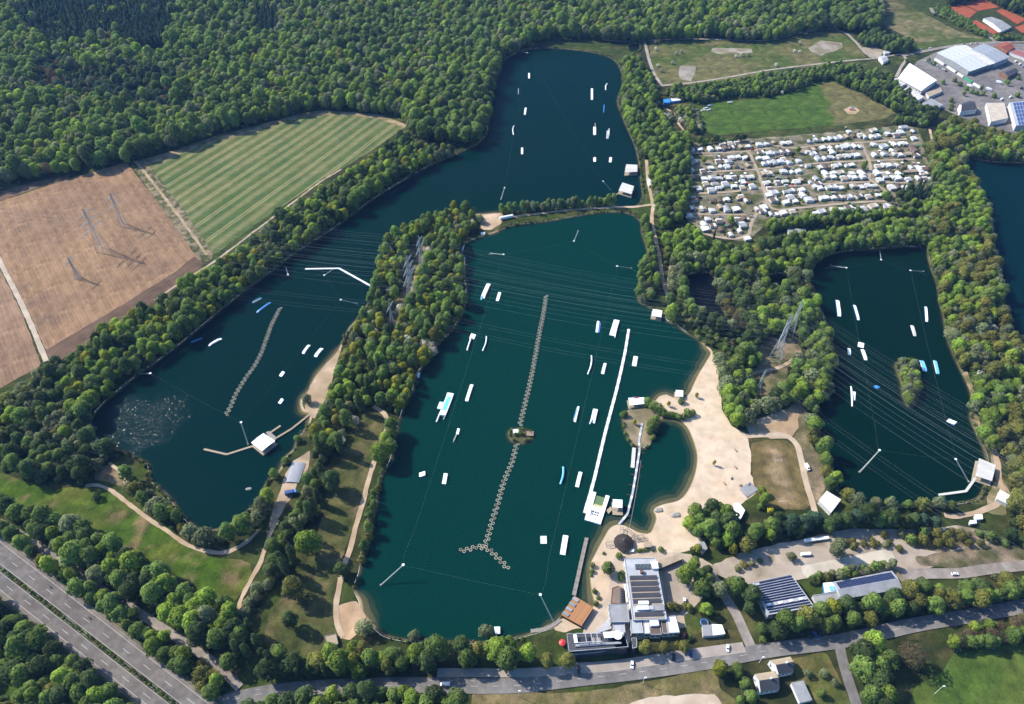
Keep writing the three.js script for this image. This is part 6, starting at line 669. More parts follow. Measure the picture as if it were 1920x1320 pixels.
belt('in the scrub around the winding yard track', '1240,215 1260,205 1290,195 1310,205 1318,240 1310,255 1285,240 1262,225', { seed: 943, any: true, h: 3, gap: 5, pack: 0.66, mix: [['shrub', 'grey', 1.3, 3], ['thorn', 'blossom', 0.9, 1], ['oak', 'fresh', 0.5, 1]] });
belt('on the narrow wooded islet', '1688,674 1715,672 1721,710 1721,738 1712,758 1700,748 1694,715', { seed: 944, h: 3, gap: 3, pack: 0.55, free: true, k: 1, mix: [['willow', 'fresh', 0.7, 2], ['willow', 'grey', 0.7, 2]] });
belt('in the hedge below the campsite', '1430,418 1500,405 1560,400 1640,392 1700,395 1740,385 1745,400 1690,408 1560,420 1440,436', { seed: 945, any: true, h: 4, gap: 5, pack: 0.66, mix: [['oak', 'fresh', 0.55, 3], ['oak', 'mid', 0.6, 3]] });
belt('in the trees beside the campsite car park', '1655,355 1690,350 1740,352 1755,300 1770,320 1765,390 1700,392 1660,375', { seed: 946, any: true, h: 5, gap: 5, pack: 0.7, mix: [['oak', 'dark', 0.6, 2], ['conifer', 'blue', 0.8, 1], ['willow', 'grey', 0.7, 1], ['oak', 'fresh', 0.55, 1]] });
belt('among scrub in the dry car park verge', '1720,1048 1800,1035 1870,1020 1925,1028 1990,1040 1990,1060 1840,1062 1760,1062', { seed: 947, h: 3, gap: 7, pack: 0.8, free: true, pad: 1, mix: [['willow', 'grey', 0.7, 3], ['shrub', 'olive', 1.5, 2]] });
belt('in the hedge behind the long solar shed', '1512,1078 1560,1070 1610,1062 1660,1052 1682,1062 1650,1072 1560,1090 1520,1094', { seed: 951, any: true, h: 2, gap: 3.5, pack: 0.66, pad: 0.2, mix: [['shrub', 'mid', 1.1, 3], ['oak', 'grey', 0.4, 1.5], ['shrub', 'olive', 1, 1]] });
belt('in the bushes along the club car park', '1372,1064 1400,1054 1440,1044 1442,1050 1404,1062 1376,1072', { seed: 952, any: true, h: 1, gap: 3, pack: 0.8, pad: 0.2, mix: [['shrub', 'grey', 0.8, 2], ['shrub', 'olive', 0.9, 1]] });
belt('on the green strip of the car park', '1560,1018 1620,1008 1662,1012 1690,1030 1680,1036 1655,1024 1600,1030', { seed: 953, any: true, h: 1, gap: 3.5, pack: 0.9, pad: 0.2, mix: [['shrub', 'olive', 0.9, 2], ['shrub', 'grey', 0.9, 1]] });
belt('in the scrub south of the car park rows', '1640,1000 1720,994 1790,988 1850,996 1880,1012 1930,1020 1930,1035 1860,1022 1780,1030 1720,1024 1690,1010', { seed: 954, any: true, h: 2, gap: 6, pack: 1, pad: 0.5, mix: [['willow', 'olive', 0.55, 2], ['shrub', 'grey', 1.3, 2], ['shrub', 'mid', 1.2, 1]] });
// marked trees
solo('in the poplar row on the lawn', 'poplar', 'dark', 1, [[695, 692], [690, 724], [706, 726], [709, 678], [672, 752], [635, 832], [597, 838], [608, 836], [603, 888], [593, 925], [608, 898, 0.8], [577, 957], [587, 950, 0.9], [560, 985], [545, 1035], [527, 1052], [533, 1065, 0.9]]);
solo('in the poplar row by the road junction', 'poplar', 'dark', 0.85, [[425, 1195], [442, 1215], [462, 1222], [447, 1170], [467, 1172], [490, 1225], [506, 1236], [480, 1200]]);
solo('on the lawn beneath the poplars', 'oak', 'fresh', 1.3, [[580, 1022]]);
solo('on the lawn beneath the poplars', 'oak', 'olive', 1.25, [[550, 1105]]);
solo('on the lawn beneath the poplars', 'oak', 'dark', 1.1, [[622, 905], [545, 1165, 0.8], [640, 1068, 0.75]]);
solo('beside the southwest sandy bay', 'willow', 'grey', 1.25, [[683, 1175]]);
solo('on the southern shore of the largest lake', 'willow', 'grey', 0.9, [[912, 1185], [775, 1190, 0.8]]);
solo('beside the small western beach', 'willow', 'grey', 0.8, [[575, 748]]);
solo('at the tip of the western cove', 'willow', 'grey', 0.8, [[205, 835], [240, 912, 1.1], [275, 925, 1.2]]);
solo('beside the western lake dock', 'willow', 'mid', 0.75, [[513, 888], [557, 822, 0.8], [535, 862, 0.8]]);
solo('alone on the open sand beach', 'alder', 'yellow', 0.45, [[1339, 868], [1307, 740, 1.2]]);
solo('on the landing peninsula at the bridge', 'willow', 'mid', 0.85, [[1214, 754, 0.8], [1226, 760], [1236, 764], [1243, 770, 0.8], [1223, 795, 1.2], [1230, 786], [1172, 775, 0.7], [1218, 806, 0.8]]);
solo('on the landing peninsula at the bridge', 'alder', 'yellow', 0.5, [[1254, 757], [1190, 790, 1.2]]);
solo('beside the concrete square at the pitch', 'oak', 'fresh', 0.55, [[1430, 920], [1433, 938, 1.1]]);
solo('beside the concrete square at the pitch', 'shrub', 'gold', 1.1, [[1445, 956]]);
solo('on the terrace sand beside the clubhouse', 'oak', 'mid', 0.6, [[1140, 1065, 1.25]]);
solo('in front of the black club building', 'oak', 'olive', 0.75, [[1025, 1240], [1065, 1240], [1210, 1215, 0.9], [1246, 1215, 0.85], [1283, 1212, 0.8]]);
solo('in the garden with the trampoline', 'oak', 'fresh', 0.65, [[1325, 1142]]);
solo('in the garden with the trampoline', 'oak', 'purple', 0.38, [[1284, 1192]]);
solo('on the verge by the white houses', 'oak', 'yellow', 0.75, [[1349, 1255]]);
solo('on the verge by the white houses', 'oak', 'mid', 0.6, [[1383, 1255], [1385, 1268, 0.7]]);
solo('in the lawn behind the white houses', 'willow', 'grey', 0.55, [[1515, 1262], [1545, 1262], [1565, 1280, 0.8]]);
solo('at the edge of the playing field', 'bare', 'brown', 1.35, [[1712, 1228]]);
solo('on the concrete parking bay', 'oak', 'grey', 0.95, [[1570, 1030]]);
solo('at the end of the parking bay', 'willow', 'grey', 0.7, [[1485, 1043]]);
solo('on the scrub island of the car park', 'willow', 'olive', 0.7, [[1730, 1012], [1770, 1008], [1815, 1003, 0.8]]);
solo('at the edge of the club car park', 'oak', 'olive', 1, [[1400, 1022]]);
solo('at the edge of the club car park', 'oak', 'yellow', 0.5, [[1374, 1032], [1308, 1030]]);
solo('in the middle of the campsite', 'oak', 'fresh', 0.6, [[1497, 280], [1320, 300], [1620, 312], [1370, 412], [1512, 405]]);
solo('in the middle of the campsite', 'oak', 'purple', 0.4, [[1486, 290], [1402, 300, 0.9]]);
solo('beside the campsite entrance loop', 'poplar', 'dark', 0.55, [[1340, 438]]);
solo('among the boats at the western meadow', 'shrub', 'dark', 1.3, [[181, 932]]);
solo('on the rough meadow', 'thorn', 'blossom', 0.9, [[1228, 80], [1230, 92], [1268, 100], [1278, 96], [1262, 118], [1234, 122], [1240, 132], [1390, 103], [1402, 102], [1380, 105], [1500, 80], [1490, 95], [1500, 96], [1455, 122]]);
solo('in the wooded belts', 'thorn', 'blossom', 1.25, [[8, 268], [18, 285], [28, 300], [32, 312], [802, 480], [805, 470], [745, 585], [750, 575], [728, 690], [735, 683], [664, 788], [1862, 615], [1835, 702], [830, 432]]);
solo('in the hedge joining peninsula and beach', 'shrub', 'mid', 1.1, [[1246, 776], [1251, 777], [1256, 777], [1261, 778], [1266, 779], [1272, 782], [1282, 782], [1290, 776, 1.3], [1298, 774, 1.2], [1288, 771], [1278, 752, 1.2], [1170, 798, 0.6], [1173, 812, 0.6], [1178, 824, 0.6], [1186, 834, 0.6], [1214, 836, 0.6], [1222, 822, 0.6]]);
solo('in the gardens around the white houses', 'oak', 'mid', 0.6, [[1398, 1283], [1408, 1308], [1388, 1312, 0.8], [1540, 1300, 0.7]]);
solo('on the sandy club terrace', 'shrub', 'mid', 0.8, [[1111, 1060], [1110, 1070], [1108, 1078, 0.7], [1115, 1108], [1132, 1037, 0.6], [1160, 1042, 1.3], [1166, 1076, 1.4], [1164, 1084, 1.2], [1117, 1132], [1122, 1120, 0.8], [1195, 1032, 0.8], [1200, 1032, 0.8], [1206, 1031, 0.8], [1212, 1031, 0.7], [1240, 1030, 1.2], [1224, 1031, 0.7]]);
solo('beside the club courtyard', 'shrub', 'olive', 1.3, [[1256, 1138], [1264, 1137], [1270, 1139], [1286, 1136, 0.9], [1292, 1140, 0.9]]);
solo('in the trading estate verge', 'shrub', 'mid', 1.4, [[1741, 113], [1752, 120], [1790, 150], [1800, 158], [1812, 166], [1822, 172], [1832, 175], [1843, 176], [1768, 155], [1784, 188], [1784, 196], [1783, 204], [1864, 180], [1908, 179], [1888, 152], [1910, 146]]);
solo('on the trading estate verge', 'oak', 'mid', 0.45, [[1808, 175], [1864, 178], [1908, 178], [1840, 166], [1700, 112], [1890, 156]]);
solo('on the bushy islet of the buoy chains', 'shrub', 'mid', 0.9, [[975, 812], [967, 814, 0.8]]);
{ const low = M('1268,538 1284,575 1300,600 1335,625 1365,632 1380,612 1400,640 1370,690 1320,660 1270,610 1255,560'); for (const t of trees) if (!t.stuff && inside(low, t.x, t.z)) { t.s *= 0.34; t.rad *= 0.34; } }
for (let i = trees.length - 1; i >= 0; i--) { const t = trees[i]; if (t.solo) for (let j = trees.length - 1; j >= 0; j--) { const o = trees[j]; if (!o.solo && !o.stuff && (o.x - t.x) ** 2 + (o.z - t.z) ** 2 < ((o.rad + t.rad) * 0.5) ** 2) { o.dead = true; } } }
// which trees show largest
const inFrame = t => { const h = K[t.kind].H * t.s * 0.5, dy = h - HEIGHT, f = -t.z * CP - dy * SP, u = -t.z * SP + dy * CP; const px = 960 + t.x / f * FOCAL, py = 660 - u / f * FOCAL; t.px = px; t.py = py; t.size = t.rad * FOCAL / f; return px > -20 && px < 1940 && py > -10 && py < 1330; };
const live = trees.filter(t => !t.dead);
for (const t of live) t.rank = inFrame(t) && !t.stuff ? t.size + (t.solo ? 1000 : 0) : -1;
const tall = live.filter(t => t.kind !== 'shrub'), lows = live.filter(t => t.kind === 'shrub');
tall.sort((a, b) => b.rank - a.rank); lows.sort((a, b) => b.rank - a.rank);
const treeName = { oak: 'broadleaf_tree', willow: 'willow_tree', poplar: 'poplar_tree', conifer: 'conifer_tree', alder: 'alder_tree', shrub: 'shrub', thorn: 'hawthorn_tree', bare: 'bare_tree' };
const treeLabels = {};
function plant(t) {
  const k = K[t.kind], vi = Math.floor(t.q * 997) % k.v.length, g = thing(treeName[t.kind], `${t.s > 0.98 ? 'large' : t.s < 0.76 ? 'small' : 'middle-sized'} ${tintWord[t.tint]} ${k.word} ${t.place}`, t.kind === 'shrub' ? 'shrub' : 'tree', [t.x, 0, t.z], t.q * 6.283, `${tintWord[t.tint]} ${k.word}s ${t.place}`.slice(0, 90));
  g.scale.set(t.s * (0.88 + 0.26 * ((t.q * 3.7) % 1)), t.s * (0.82 + 0.36 * ((t.q * 7.3) % 1)), t.s); part(g, 'trunk', k.t, barkMat); part(g, 'crown', k.v[vi], tintMats[t.tint][Math.floor(t.q * 31) % 3]);
  if (islands[0] && inside(islands[0], t.x, t.z)) g.position.y = 0.01;
}
const NT = 300, chosen = tall.slice(0, NT).filter(t => t.rank > 0), chosenLow = lows.slice(0, 60).filter(t => t.rank > 0);
for (const t of [...chosen, ...chosenLow]) plant(t);
function mass(name, label, cat, list) {
  const G = new THREE.Group(); top(G, name, label, cat, null, 'stuff'); const by = {};
  for (const t of list) { const vi = Math.floor(t.q * 997) % K[t.kind].v.length; (by[t.kind + '|' + vi] ||= []).push(t); }
  const m = new THREE.Matrix4(), c = new THREE.Color();
  for (const key in by) { const [kind, vi] = key.split('|'), l = by[key], k = K[kind];
    const I = new THREE.InstancedMesh(k.v[+vi], instMat, l.length), T = new THREE.InstancedMesh(k.t, barkMat, l.length); I.name = 'crown'; T.name = 'trunk';
    l.forEach((t, i) => { const f = 0.7 + 0.6 * ((t.q * 13.7) % 1), tc = TINT[t.tint]; m.compose(new THREE.Vector3(t.x, 0, t.z), _q.setFromEuler(_e.set(0, t.q * 6.283, 0)), new THREE.Vector3(t.s * (0.88 + 0.26 * ((t.q * 3.7) % 1)), t.s * (0.82 + 0.36 * ((t.q * 7.3) % 1)), t.s)); I.setMatrixAt(i, m); T.setMatrixAt(i, m); const w = (t.q * 5.1) % 1; I.setColorAt(i, c.setRGB(tc[0] * f * (0.92 + 0.16 * w), tc[1] * f, tc[2] * f)); });
    I.castShadow = I.receiveShadow = T.castShadow = T.receiveShadow = true; G.add(I); if (kind !== 'shrub') G.add(T); }
}
const rest = [...tall.slice(chosen.length), ...lows.slice(chosenLow.length)];
mass('forest', 'dense mixed spring forest spreading behind the fields and lakes', 'forest', rest.filter(t => t.stuff));
mass('woodland', 'remaining belts of mixed trees around the lakes', 'woodland', rest.filter(t => !t.stuff));
// undergrowth between the trees, along the shores and around the camping plots
{ const r = RNG(77), list = [], put = (x, z, s) => { const q = r(); list.push({ x, z, kind: 'shrub', tint: q < 0.3 ? 'dark' : q < 0.65 ? 'mid' : q < 0.8 ? 'olive' : q < 0.93 ? 'grey' : 'brown', s, q: r() }); };
  for (const t of live) { if (t.stuff && r() < 0.5) continue; const n = t.kind === 'poplar' ? 1 : 1 + Math.floor(r() * 1.8); for (let i = 0; i < n; i++) { const a = r() * 6.28, d = t.rad * (0.5 + 0.8 * r()), x = t.x + Math.cos(a) * d, z = t.z + Math.sin(a) * d, s = 0.5 + 0.8 * r(); if (inWater(x, z, 0.1) || blocked(x, z, 1.6)) continue; put(x, z, s); } }
  for (const l of lakes) { const sg = area(l.poly) > 0 ? 1 : -1, n = normals2(l.poly, true); l.poly.forEach((p, i) => { for (let k = 0; k < 2; k++) { const bare = fbm(p[0] / 18, p[1] / 18, 721, 3), o = -(0.4 + 2.2 * r()) * sg, e = (r() - 0.5) * 3, x = p[0] + n[i][0] * o + n[i][1] * e, z = p[1] + n[i][1] * o - n[i][0] * e, s = 0.22 + 0.4 * r() * r() + (bare < 0.45 ? 0.2 : 0); if (bare > 0.66 || sandy(x, z) > 0.55 || blocked(x, z, 0.8)) continue; put(x, z, s); } }); }
  for (const isl of islands) isl.forEach((p, i) => { if (r() < 0.6) put(p[0], p[1], 0.3 + 0.3 * r()); });
  for (const [, s] of campRows) for (const [u, v] of pairs(s)) for (let k = 0; k < 4; k++) { const a = r() * 6.28, [x0, z0] = P(u, v, 1), x = x0 + Math.cos(a) * (4 + 3 * r()), z = z0 + Math.sin(a) * (4 + 3 * r()); let bad = false; for (const w of ways) if (segd(w.p, x, z) < w.w / 2 + 0.6) { bad = true; break; } if (!bad && r() < 0.7) put(x, z, 0.3 + 0.45 * r()); }
  for (let i = 0; i < 420; i++) { const p = lerp2(median[0], median[1], r()), o = (r() - 0.5) * 1.6; put(p[0] + o, p[1] + o, 0.25 + 0.25 * r()); }
  mass('undergrowth', 'scrubby undergrowth along shores and between the trees', 'undergrowth', list); console.log('trees', tall.length, 'shrubs', lows.length, 'under', list.length, 'forest', rest.filter(t => t.stuff).length); }
// ---------- vehicles ----------
function car(label, u, v, turn, paint, kind = 'car', group) {
  const [x, z] = P(u, v, 0.6), g = thing(kind === 'van' ? 'parked_van' : kind === 'truck' ? 'parked_truck' : 'parked_car', label, kind, [x, 0.62, z], turn, group), p = carPaint[paint];
  if (kind === 'car') { part(g, 'body', profile([[-2.15, 0.3], [-2.2, 0.75], [-2.05, 0.92], [1.1, 0.95], [2.0, 0.78], [2.15, 0.55], [2.1, 0.3]], 1.75, 0.06), p); part(g, 'cabin', profile([[-1.95, 0.9], [-1.45, 1.38], [0.2, 1.42], [1.1, 0.92]], 1.5, 0.06), MT.glass); part(g, 'roof', box(1.75, 0.07, 1.36, -0.6, 1.45, 0), p); }
  else if (kind === 'van') { part(g, 'body', profile([[-2.6, 0.35], [-2.6, 2.1], [1.3, 2.15], [2.0, 1.3], [2.6, 1.1], [2.6, 0.35]], 1.95, 0.08), p); part(g, 'windscreen', box(0.08, 0.95, 1.6, 1.72, 1.72, 0, 0, 0, 0.68), MT.glass); part(g, 'side_window', box(1.2, 0.5, 2.0, 0.7, 1.65, 0), MT.glass); }
  else { part(g, 'cargo_box', box(6, 2.5, 2.5, -0.8, 1.9, 0), p); part(g, 'cab', profile([[2.4, 0.6], [2.4, 2.6], [3.8, 2.6], [4.1, 1.4], [4.1, 0.6]], 2.3, 0.08), paint === 'blue' ? MT.blue : MT.white2); part(g, 'windscreen', box(0.08, 0.9, 1.9, 4, 2, 0, 0, 0, 0.2), MT.glass); part(g, 'chassis', box(7.6, 0.3, 2, 0.1, 0.6, 0), MT.black); }
  const wx = kind === 'truck' ? [-2.8, 3] : kind === 'van' ? [-1.7, 1.7] : [-1.35, 1.35], ww = kind === 'truck' ? 1.1 : 0.85; for (const a of wx) for (const b of [-1, 1]) part(g, 'wheel', new THREE.CylinderGeometry(kind === 'truck' ? 0.5 : 0.33, kind === 'truck' ? 0.5 : 0.33, 0.24, 10).rotateX(Math.PI / 2).translate(a, kind === 'truck' ? 0.5 : 0.33, b * ww), MT.tyre);
  return g;
}
car('white van driving along the country road', 835, 1284, Math.PI, 'white', 'van');
car('white car parked before the black building', 1185, 1247, -1.75, 'white');
car('white car parked on the pavement near the lane', 1364, 1216, -1.85, 'white');
car('dark car in tree shade before the club garden', 1263, 1233, -1.75, 'dark'); car('dark car in the shade of the last club tree', 1295, 1226, -1.75, 'blue');
car('dark car in deep shade west of the black building', 1085, 1256, -1.7, 'dark'); car('white car in the club courtyard', 1283, 1128, -1.75, 'white');
car('dark car under the roadside belt, first of three', 1516, 1193, -0.9, 'dark', 'car'); car('dark car under the roadside belt, middle of three', 1528, 1190, -0.9, 'blue'); car('dark car under the roadside belt, last of three', 1537, 1187, -0.9, 'dark'); car('red car under the roadside trees', 1557, 1182, -0.9, 'red');
car('white car on the gravel driveway past the sheds', 1790, 1077, 0.05, 'white'); car('white utility van beside the pitch path', 1513, 877, -1.4, 'white', 'van'); car('blue truck on the western sand landing', 546, 926, 0.25, 'blue', 'truck');
[['white', 1736, 115], ['silver', 1742, 118], ['dark', 1748, 121], ['white', 1755, 124], ['silver', 1762, 128], ['white', 1768, 131], ['dark', 1774, 134]].forEach(([p, u, v], i) => car(`${p} car parked in the slanted row beside the warehouse fence`, u, v, -0.6, p, 'car', 'cars in the estate row'));
car('white box truck by the warehouse fence', 1817, 163, -0.75, 'white', 'truck'); car('white box truck at the estate road bend', 1853, 169, -0.75, 'white', 'truck'); car('white articulated truck beside the grey workshop', 1872, 156, -0.75, 'white', 'truck');
[['white', 1726, 93], ['white', 1744, 91], ['dark', 1808, 84], ['white', 1822, 82], ['silver', 1832, 81]].forEach(([p, u, v]) => car(`${p} car parked on the service road above the warehouses`, u, v, 0.15, p, 'car', 'cars on the estate service road'));
[['white', 1904, 116], ['white', 1912, 121], ['silver', 1918, 125], ['white', 1878, 187], ['white', 1894, 183], ['dark', 1915, 166]].forEach(([p, u, v]) => car(`${p} van on the trading estate yard`, u, v, 0.6, p, 'van', 'vans on the estate yards'));
[['white', 1715, 376], ['white', 1722, 379], ['silver', 1728, 382], ['white', 1720, 386], ['dark', 1713, 379], ['white', 1731, 377]].forEach(([p, u, v]) => car(`${p} car parked on the campsite car park`, u, v, 0.3, p, 'car', 'cars on the campsite car park'));
[[1410, 281, 'red', 0.2], [1331, 323, 'white', 0.1], [1430, 302, 'dark', 0.1], [1474, 348, 'white', 0.1], [1358, 284, 'blue', 0.2], [1446, 313, 'dark', 0], [1541, 267, 'dark', 0.1], [1647, 304, 'dark', 0], [1697, 301, 'blue', 0], [1568, 287, 'dark', 0], [1410, 407, 'silver', -0.6], [1653, 340, 'blue', 0.2], [1684, 338, 'dark', 0.2], [1313, 371, 'dark', 0.1], [1392, 318, 'dark', 0], [1450, 312, 'dark', 0]].forEach(([u, v, p, t]) => car(`${p} car parked on the campsite lanes`, u, v, t, p, 'car', 'cars among the caravans'));
for (const [u, v, l] of [[94, 1101, 'black motorcycle on the inner motorway carriageway'], [168, 1159, 'second black motorcycle following on the motorway']]) { const [x, z] = P(u, v, 0.5), g = thing('motorcycle', l, 'motorcycle', [x, 0.62, z], -0.66); part(g, 'body', profile([[-0.9, 0.5], [-0.5, 1], [0.2, 1], [0.8, 1.15], [0.6, 0.5]], 0.45, 0.05), MT.black); for (const a of [-0.75, 0.75]) part(g, 'wheel', new THREE.TorusGeometry(0.3, 0.09, 6, 14).translate(a, 0.36, 0), MT.tyre); part(g, 'handlebar', box(0.1, 0.08, 0.9, 0.5, 1.2, 0), MT.steel); const r = part(g, 'rider', merge([new THREE.CapsuleGeometry(0.24, 0.55, 4, 8).rotateZ(-0.5).translate(-0.15, 1.3, 0), new THREE.SphereGeometry(0.17, 8, 6).translate(0.15, 1.82, 0)]), MT.black); }

// ---------- campsite ----------
const campDir = Math.atan2(-(P(1600, 260)[1] - P(1350, 280)[1]), P(1600, 260)[0] - P(1350, 280)[0]);
const campWhite = mat([0.68, 0.67, 0.64], 0.6, { map: roofTex }), campGrey = mat([0.4, 0.4, 0.4], 0.7, { map: roofTex });
const awnMats = [campWhite, campGrey, MT.offwhite, MT.white2, MT.brownroof, campWhite, MT.tan], awnWord = ['pale', 'light grey', 'cream', 'white', 'brown', 'white', 'tan'];
const cBody = profile([[-2.6, 0.5], [-2.75, 1.4], [-2.5, 2.45], [2.4, 2.5], [2.75, 1.3], [2.5, 0.5]], 2.25, 0.12), cRoof = box(4.7, 0.12, 2.05, 0, 2.56, 0), cWin = merge([box(1.1, 0.6, 2.42, -1.2, 1.75, 0), box(0.9, 0.6, 2.42, 1.2, 1.75, 0)]), cWheel = merge([-1, 1].map(s => new THREE.CylinderGeometry(0.32, 0.32, 0.2, 10).rotateX(Math.PI / 2).translate(-0.3, 0.32, s * 1.05)));
function awnGeo(w, d, h0, h1) { const x = w / 2; return { roof: slab3([-x, h0, 0], [x, h0, 0], [x, h1, d], [-x, h1, d], 0.06), wall: merge([polyWall([[-x, 0.15], [x, 0.15], [x, d - 0.05], [-x, d - 0.05]], 0, h1 - 0.02)]) }; }
const awns = [awnGeo(5.2, 3.4, 2.55, 2), awnGeo(6, 4.4, 2.65, 2.1), awnGeo(4.4, 3, 2.5, 1.95)];
function tentGeo(w, d, h, r) { const x = w / 2, z = d / 2; return { a: slab3([-x, h, -z], [x, h, -z], [x, r, 0], [-x, r, 0], 0.08), b: slab3([-x, r + 0.002, 0], [x, r + 0.002, 0], [x, h, z], [-x, h, z], 0.08), w: merge([polyWall([[-x, -z], [x, -z], [x, z], [-x, z]].map(p => [p[0] * 0.95, p[1] * 0.95]), 0, h), bg([-x * 0.95, h, -z, -x * 0.95, h, z, -x * 0.95, r, 0, x * 0.95, h, z, x * 0.95, h, -z, x * 0.95, r, 0], [0, 1, 2, 3, 4, 5], [0, 0, 1, 0, 0, 1, 0, 0, 1, 0, 0, 1])]) }; }
const tents = [tentGeo(6.5, 5, 2.2, 3.1), tentGeo(8, 5.6, 2.3, 3.2), tentGeo(5, 4, 2, 2.8)];
const protos = {};
campRows.forEach(([where, s], ri) => pairs(s).forEach(([u, v], i) => {
  const r = RNG(ri * 100 + i), k = r(), ai = Math.floor(r() * 7), si = Math.floor(r() * 3), [x, z] = P(u, v, 2), turn = campDir + (r() < 0.5 ? Math.PI / 2 : -Math.PI / 2) * (r() < 0.7 ? 1 : 0) + 0.16 * (r() - 0.5), sc = 0.9 + 0.22 * r();
  if (k < 0.62) { const g = thing('caravan', `white caravan with ${awnWord[ai]} awning ${where}`, 'caravan', [x, 0.3, z], turn, 'caravans on the campsite'); g.scale.setScalar(sc * 1.2); part(g, 'body', cBody, ai % 3 ? MT.white2 : MT.offwhite); part(g, 'roof', cRoof, campWhite); part(g, 'window', cWin, MT.glass); part(g, 'wheel', cWheel, MT.tyre); const a = part(g, 'awning', awns[si].roof, awnMats[ai]); a.position.z = 1.1; part(a, 'awning_wall', awns[si].wall, awnMats[(ai + 2) % 4]); }
  else { const brown = r() < 0.4, m = brown ? (r() < 0.5 ? MT.brownroof : MT.tan) : [campWhite, MT.offwhite, campGrey, MT.white2][Math.floor(r() * 4)], word = m === MT.brownroof ? 'brown' : m === MT.tan ? 'tan' : m === campGrey ? 'grey' : m === MT.offwhite ? 'cream' : 'white', t = tents[si], g = thing('camp_cabin', `${word} gabled tent cabin ${where}`, 'cabin', [x, 0.3, z], turn, 'tent cabins on the campsite'); g.scale.setScalar(sc * 1.12); part(g, 'wall', t.w, brown ? MT.wood : MT.white2); part(g, 'roof_slope', t.a, m); part(g, 'roof_slope', t.b, m); part(g, 'door', box(0.9, 1.8, 0.08, 0.5, 0.9, (si === 0 ? 2.5 : si === 1 ? 2.8 : 2) * 0.95 + 0.04), MT.dgrey); }
}));
{ const r = RNG(4242), spots = campRows.flatMap(([w, s]) => pairs(s).map(p => [...p, w])); for (let i = 0; i < 230; i++) { const [u, v, w] = spots[Math.floor(r() * spots.length)], [x, z] = P(u + (r() - 0.5) * 14, v + (r() < 0.5 ? -5 : 5) + (r() - 0.5) * 3, 0), c = Math.floor(r() * 7); let bad = false; for (const q of ways) if (segd(q.p, x, z) < q.w / 2 + 1) bad = true; if (bad) continue; const m = [MT.tan, MT.grey, MT.brownroof, MT.white, MT.green, MT.dgrey, MT.wood][c], word = ['tan', 'grey', 'brown', 'white', 'green', 'dark', 'wooden'][c], g = thing('garden_shed', `small ${word} storage shed ${w}`, 'shed', [x, 0.3, z], campDir + 0.2 * (r() - 0.5), 'storage sheds on the campsite'); part(g, 'wall', box(2.2, 1.9, 1.7, 0, 0.95, 0), MT.wood); part(g, 'roof', box(2.7, 0.12, 2.2, 0, 1.98, 0, 0, 0.12), m); part(g, 'door', box(0.8, 1.6, 0.06, 0.2, 0.8, 0.88), MT.white2); }
  for (const [u, v] of [[1402, 346], [1484, 351], [1395, 372]]) { const [x, z] = P(u, v), g = thing('parasol', 'open red parasol between campsite caravans', 'parasol', [x, 0.3, z], 0, 'red parasols on the campsite'); part(g, 'canopy', cone(1.5, 0.1, 0.6, 8, 0, 1.9, 0), MT.red); part(g, 'pole', bar([0, 0, 0], [0, 2.4, 0], 0.05), MT.steel); } }
// ---------- small things ----------
for (const [u, v, a, c] of [[1322, 204, 0.4, 'white'], [1328, 207, 0.5, 'white'], [1318, 208, 0.3, 'white'], [1309, 220, 1.2, 'blue'], [1306, 214, 1.1, 'white'], [1330, 199, 0.2, 'blue'], [1368, 193, 0.1, 'white']]) { const [x, z] = P(u, v), g = thing('stored_boat', `${c} boat hull stored at the paddock corner`, 'boat', [x, 0.35, z], a, 'boats stored at the paddock corner'); part(g, 'hull', profile([[-2.6, 0.1], [-2.7, 0.9], [2.2, 0.95], [3.1, 1.05], [2, 0.1]], 1.9, 0.2), c === 'blue' ? MT.blue : MT.white2); part(g, 'cover', box(3.4, 0.25, 1.3, -0.4, 1.05, 0), MT.offwhite); }
for (const [u0, v0, u1, v1, c] of [[1752, 112, 1770, 123, 'white'], [1775, 126, 1792, 137, 'white'], [1795, 139, 1806, 146, 'white'], [1807, 147, 1822, 156, 'green'], [1824, 158, 1840, 167, 'white']]) { const S = spanOf(u0, v0, u1, v1), g = thing('fence_container', `${c} container in the long line before the warehouse`, 'container', [S.c[0], 0.3, S.c[1]], S.ang, 'containers before the warehouse'); part(g, 'body', box(S.L * 0.94, 2.4, 2.4, 0, 1.2, 0), c === 'green' ? MT.green : MT.white2); part(g, 'roof', box(S.L * 0.95, 0.12, 2.45, 0, 2.46, 0), c === 'green' ? MT.green : MT.ribwhite); part(g, 'door', box(0.08, 2, 2, S.L * 0.47 + 0.04, 1.1, 0), MT.lgrey); }
for (const [u, v, a, l] of [[1459, 866, 0.05, 'at the upper end'], [1467, 943, 0.05, 'at the lower end']]) { const [x, z] = P(u, v), g = thing('goal', `small white goal frame ${l} of the dry pitch`, 'goal', [x, 0.3, z], a); for (const s of [-2.5, 2.5]) { part(g, 'post', bar([s, 0, 0], [s, 2, 0], 0.09), MT.white); part(g, 'back_stay', bar([s, 2, 0], [s, 0, -1.3], 0.06), MT.white); } part(g, 'crossbar', bar([-2.5, 2, 0], [2.5, 2, 0], 0.09), MT.white); }
for (const [u, v] of [[1362, 780], [1379, 845], [1379, 877], [1372, 898], [1358, 907], [1389, 912], [1405, 910], [1400, 930]]) { const [x, z] = P(u, v), g = thing('beach_bench', 'low timber bench standing on the sand beach', 'bench', [x, 0.35, z], (u * 7) % 3, 'beach benches'); part(g, 'seat', box(2.2, 0.12, 0.9, 0, 0.45, 0), MT.greywood); part(g, 'backrest', box(2.2, 0.7, 0.1, 0, 0.8, -0.45, 0, -0.2), MT.greywood); for (const s of [-0.9, 0.9]) part(g, 'leg', box(0.12, 0.45, 0.8, s, 0.22, 0), MT.darkwood); }
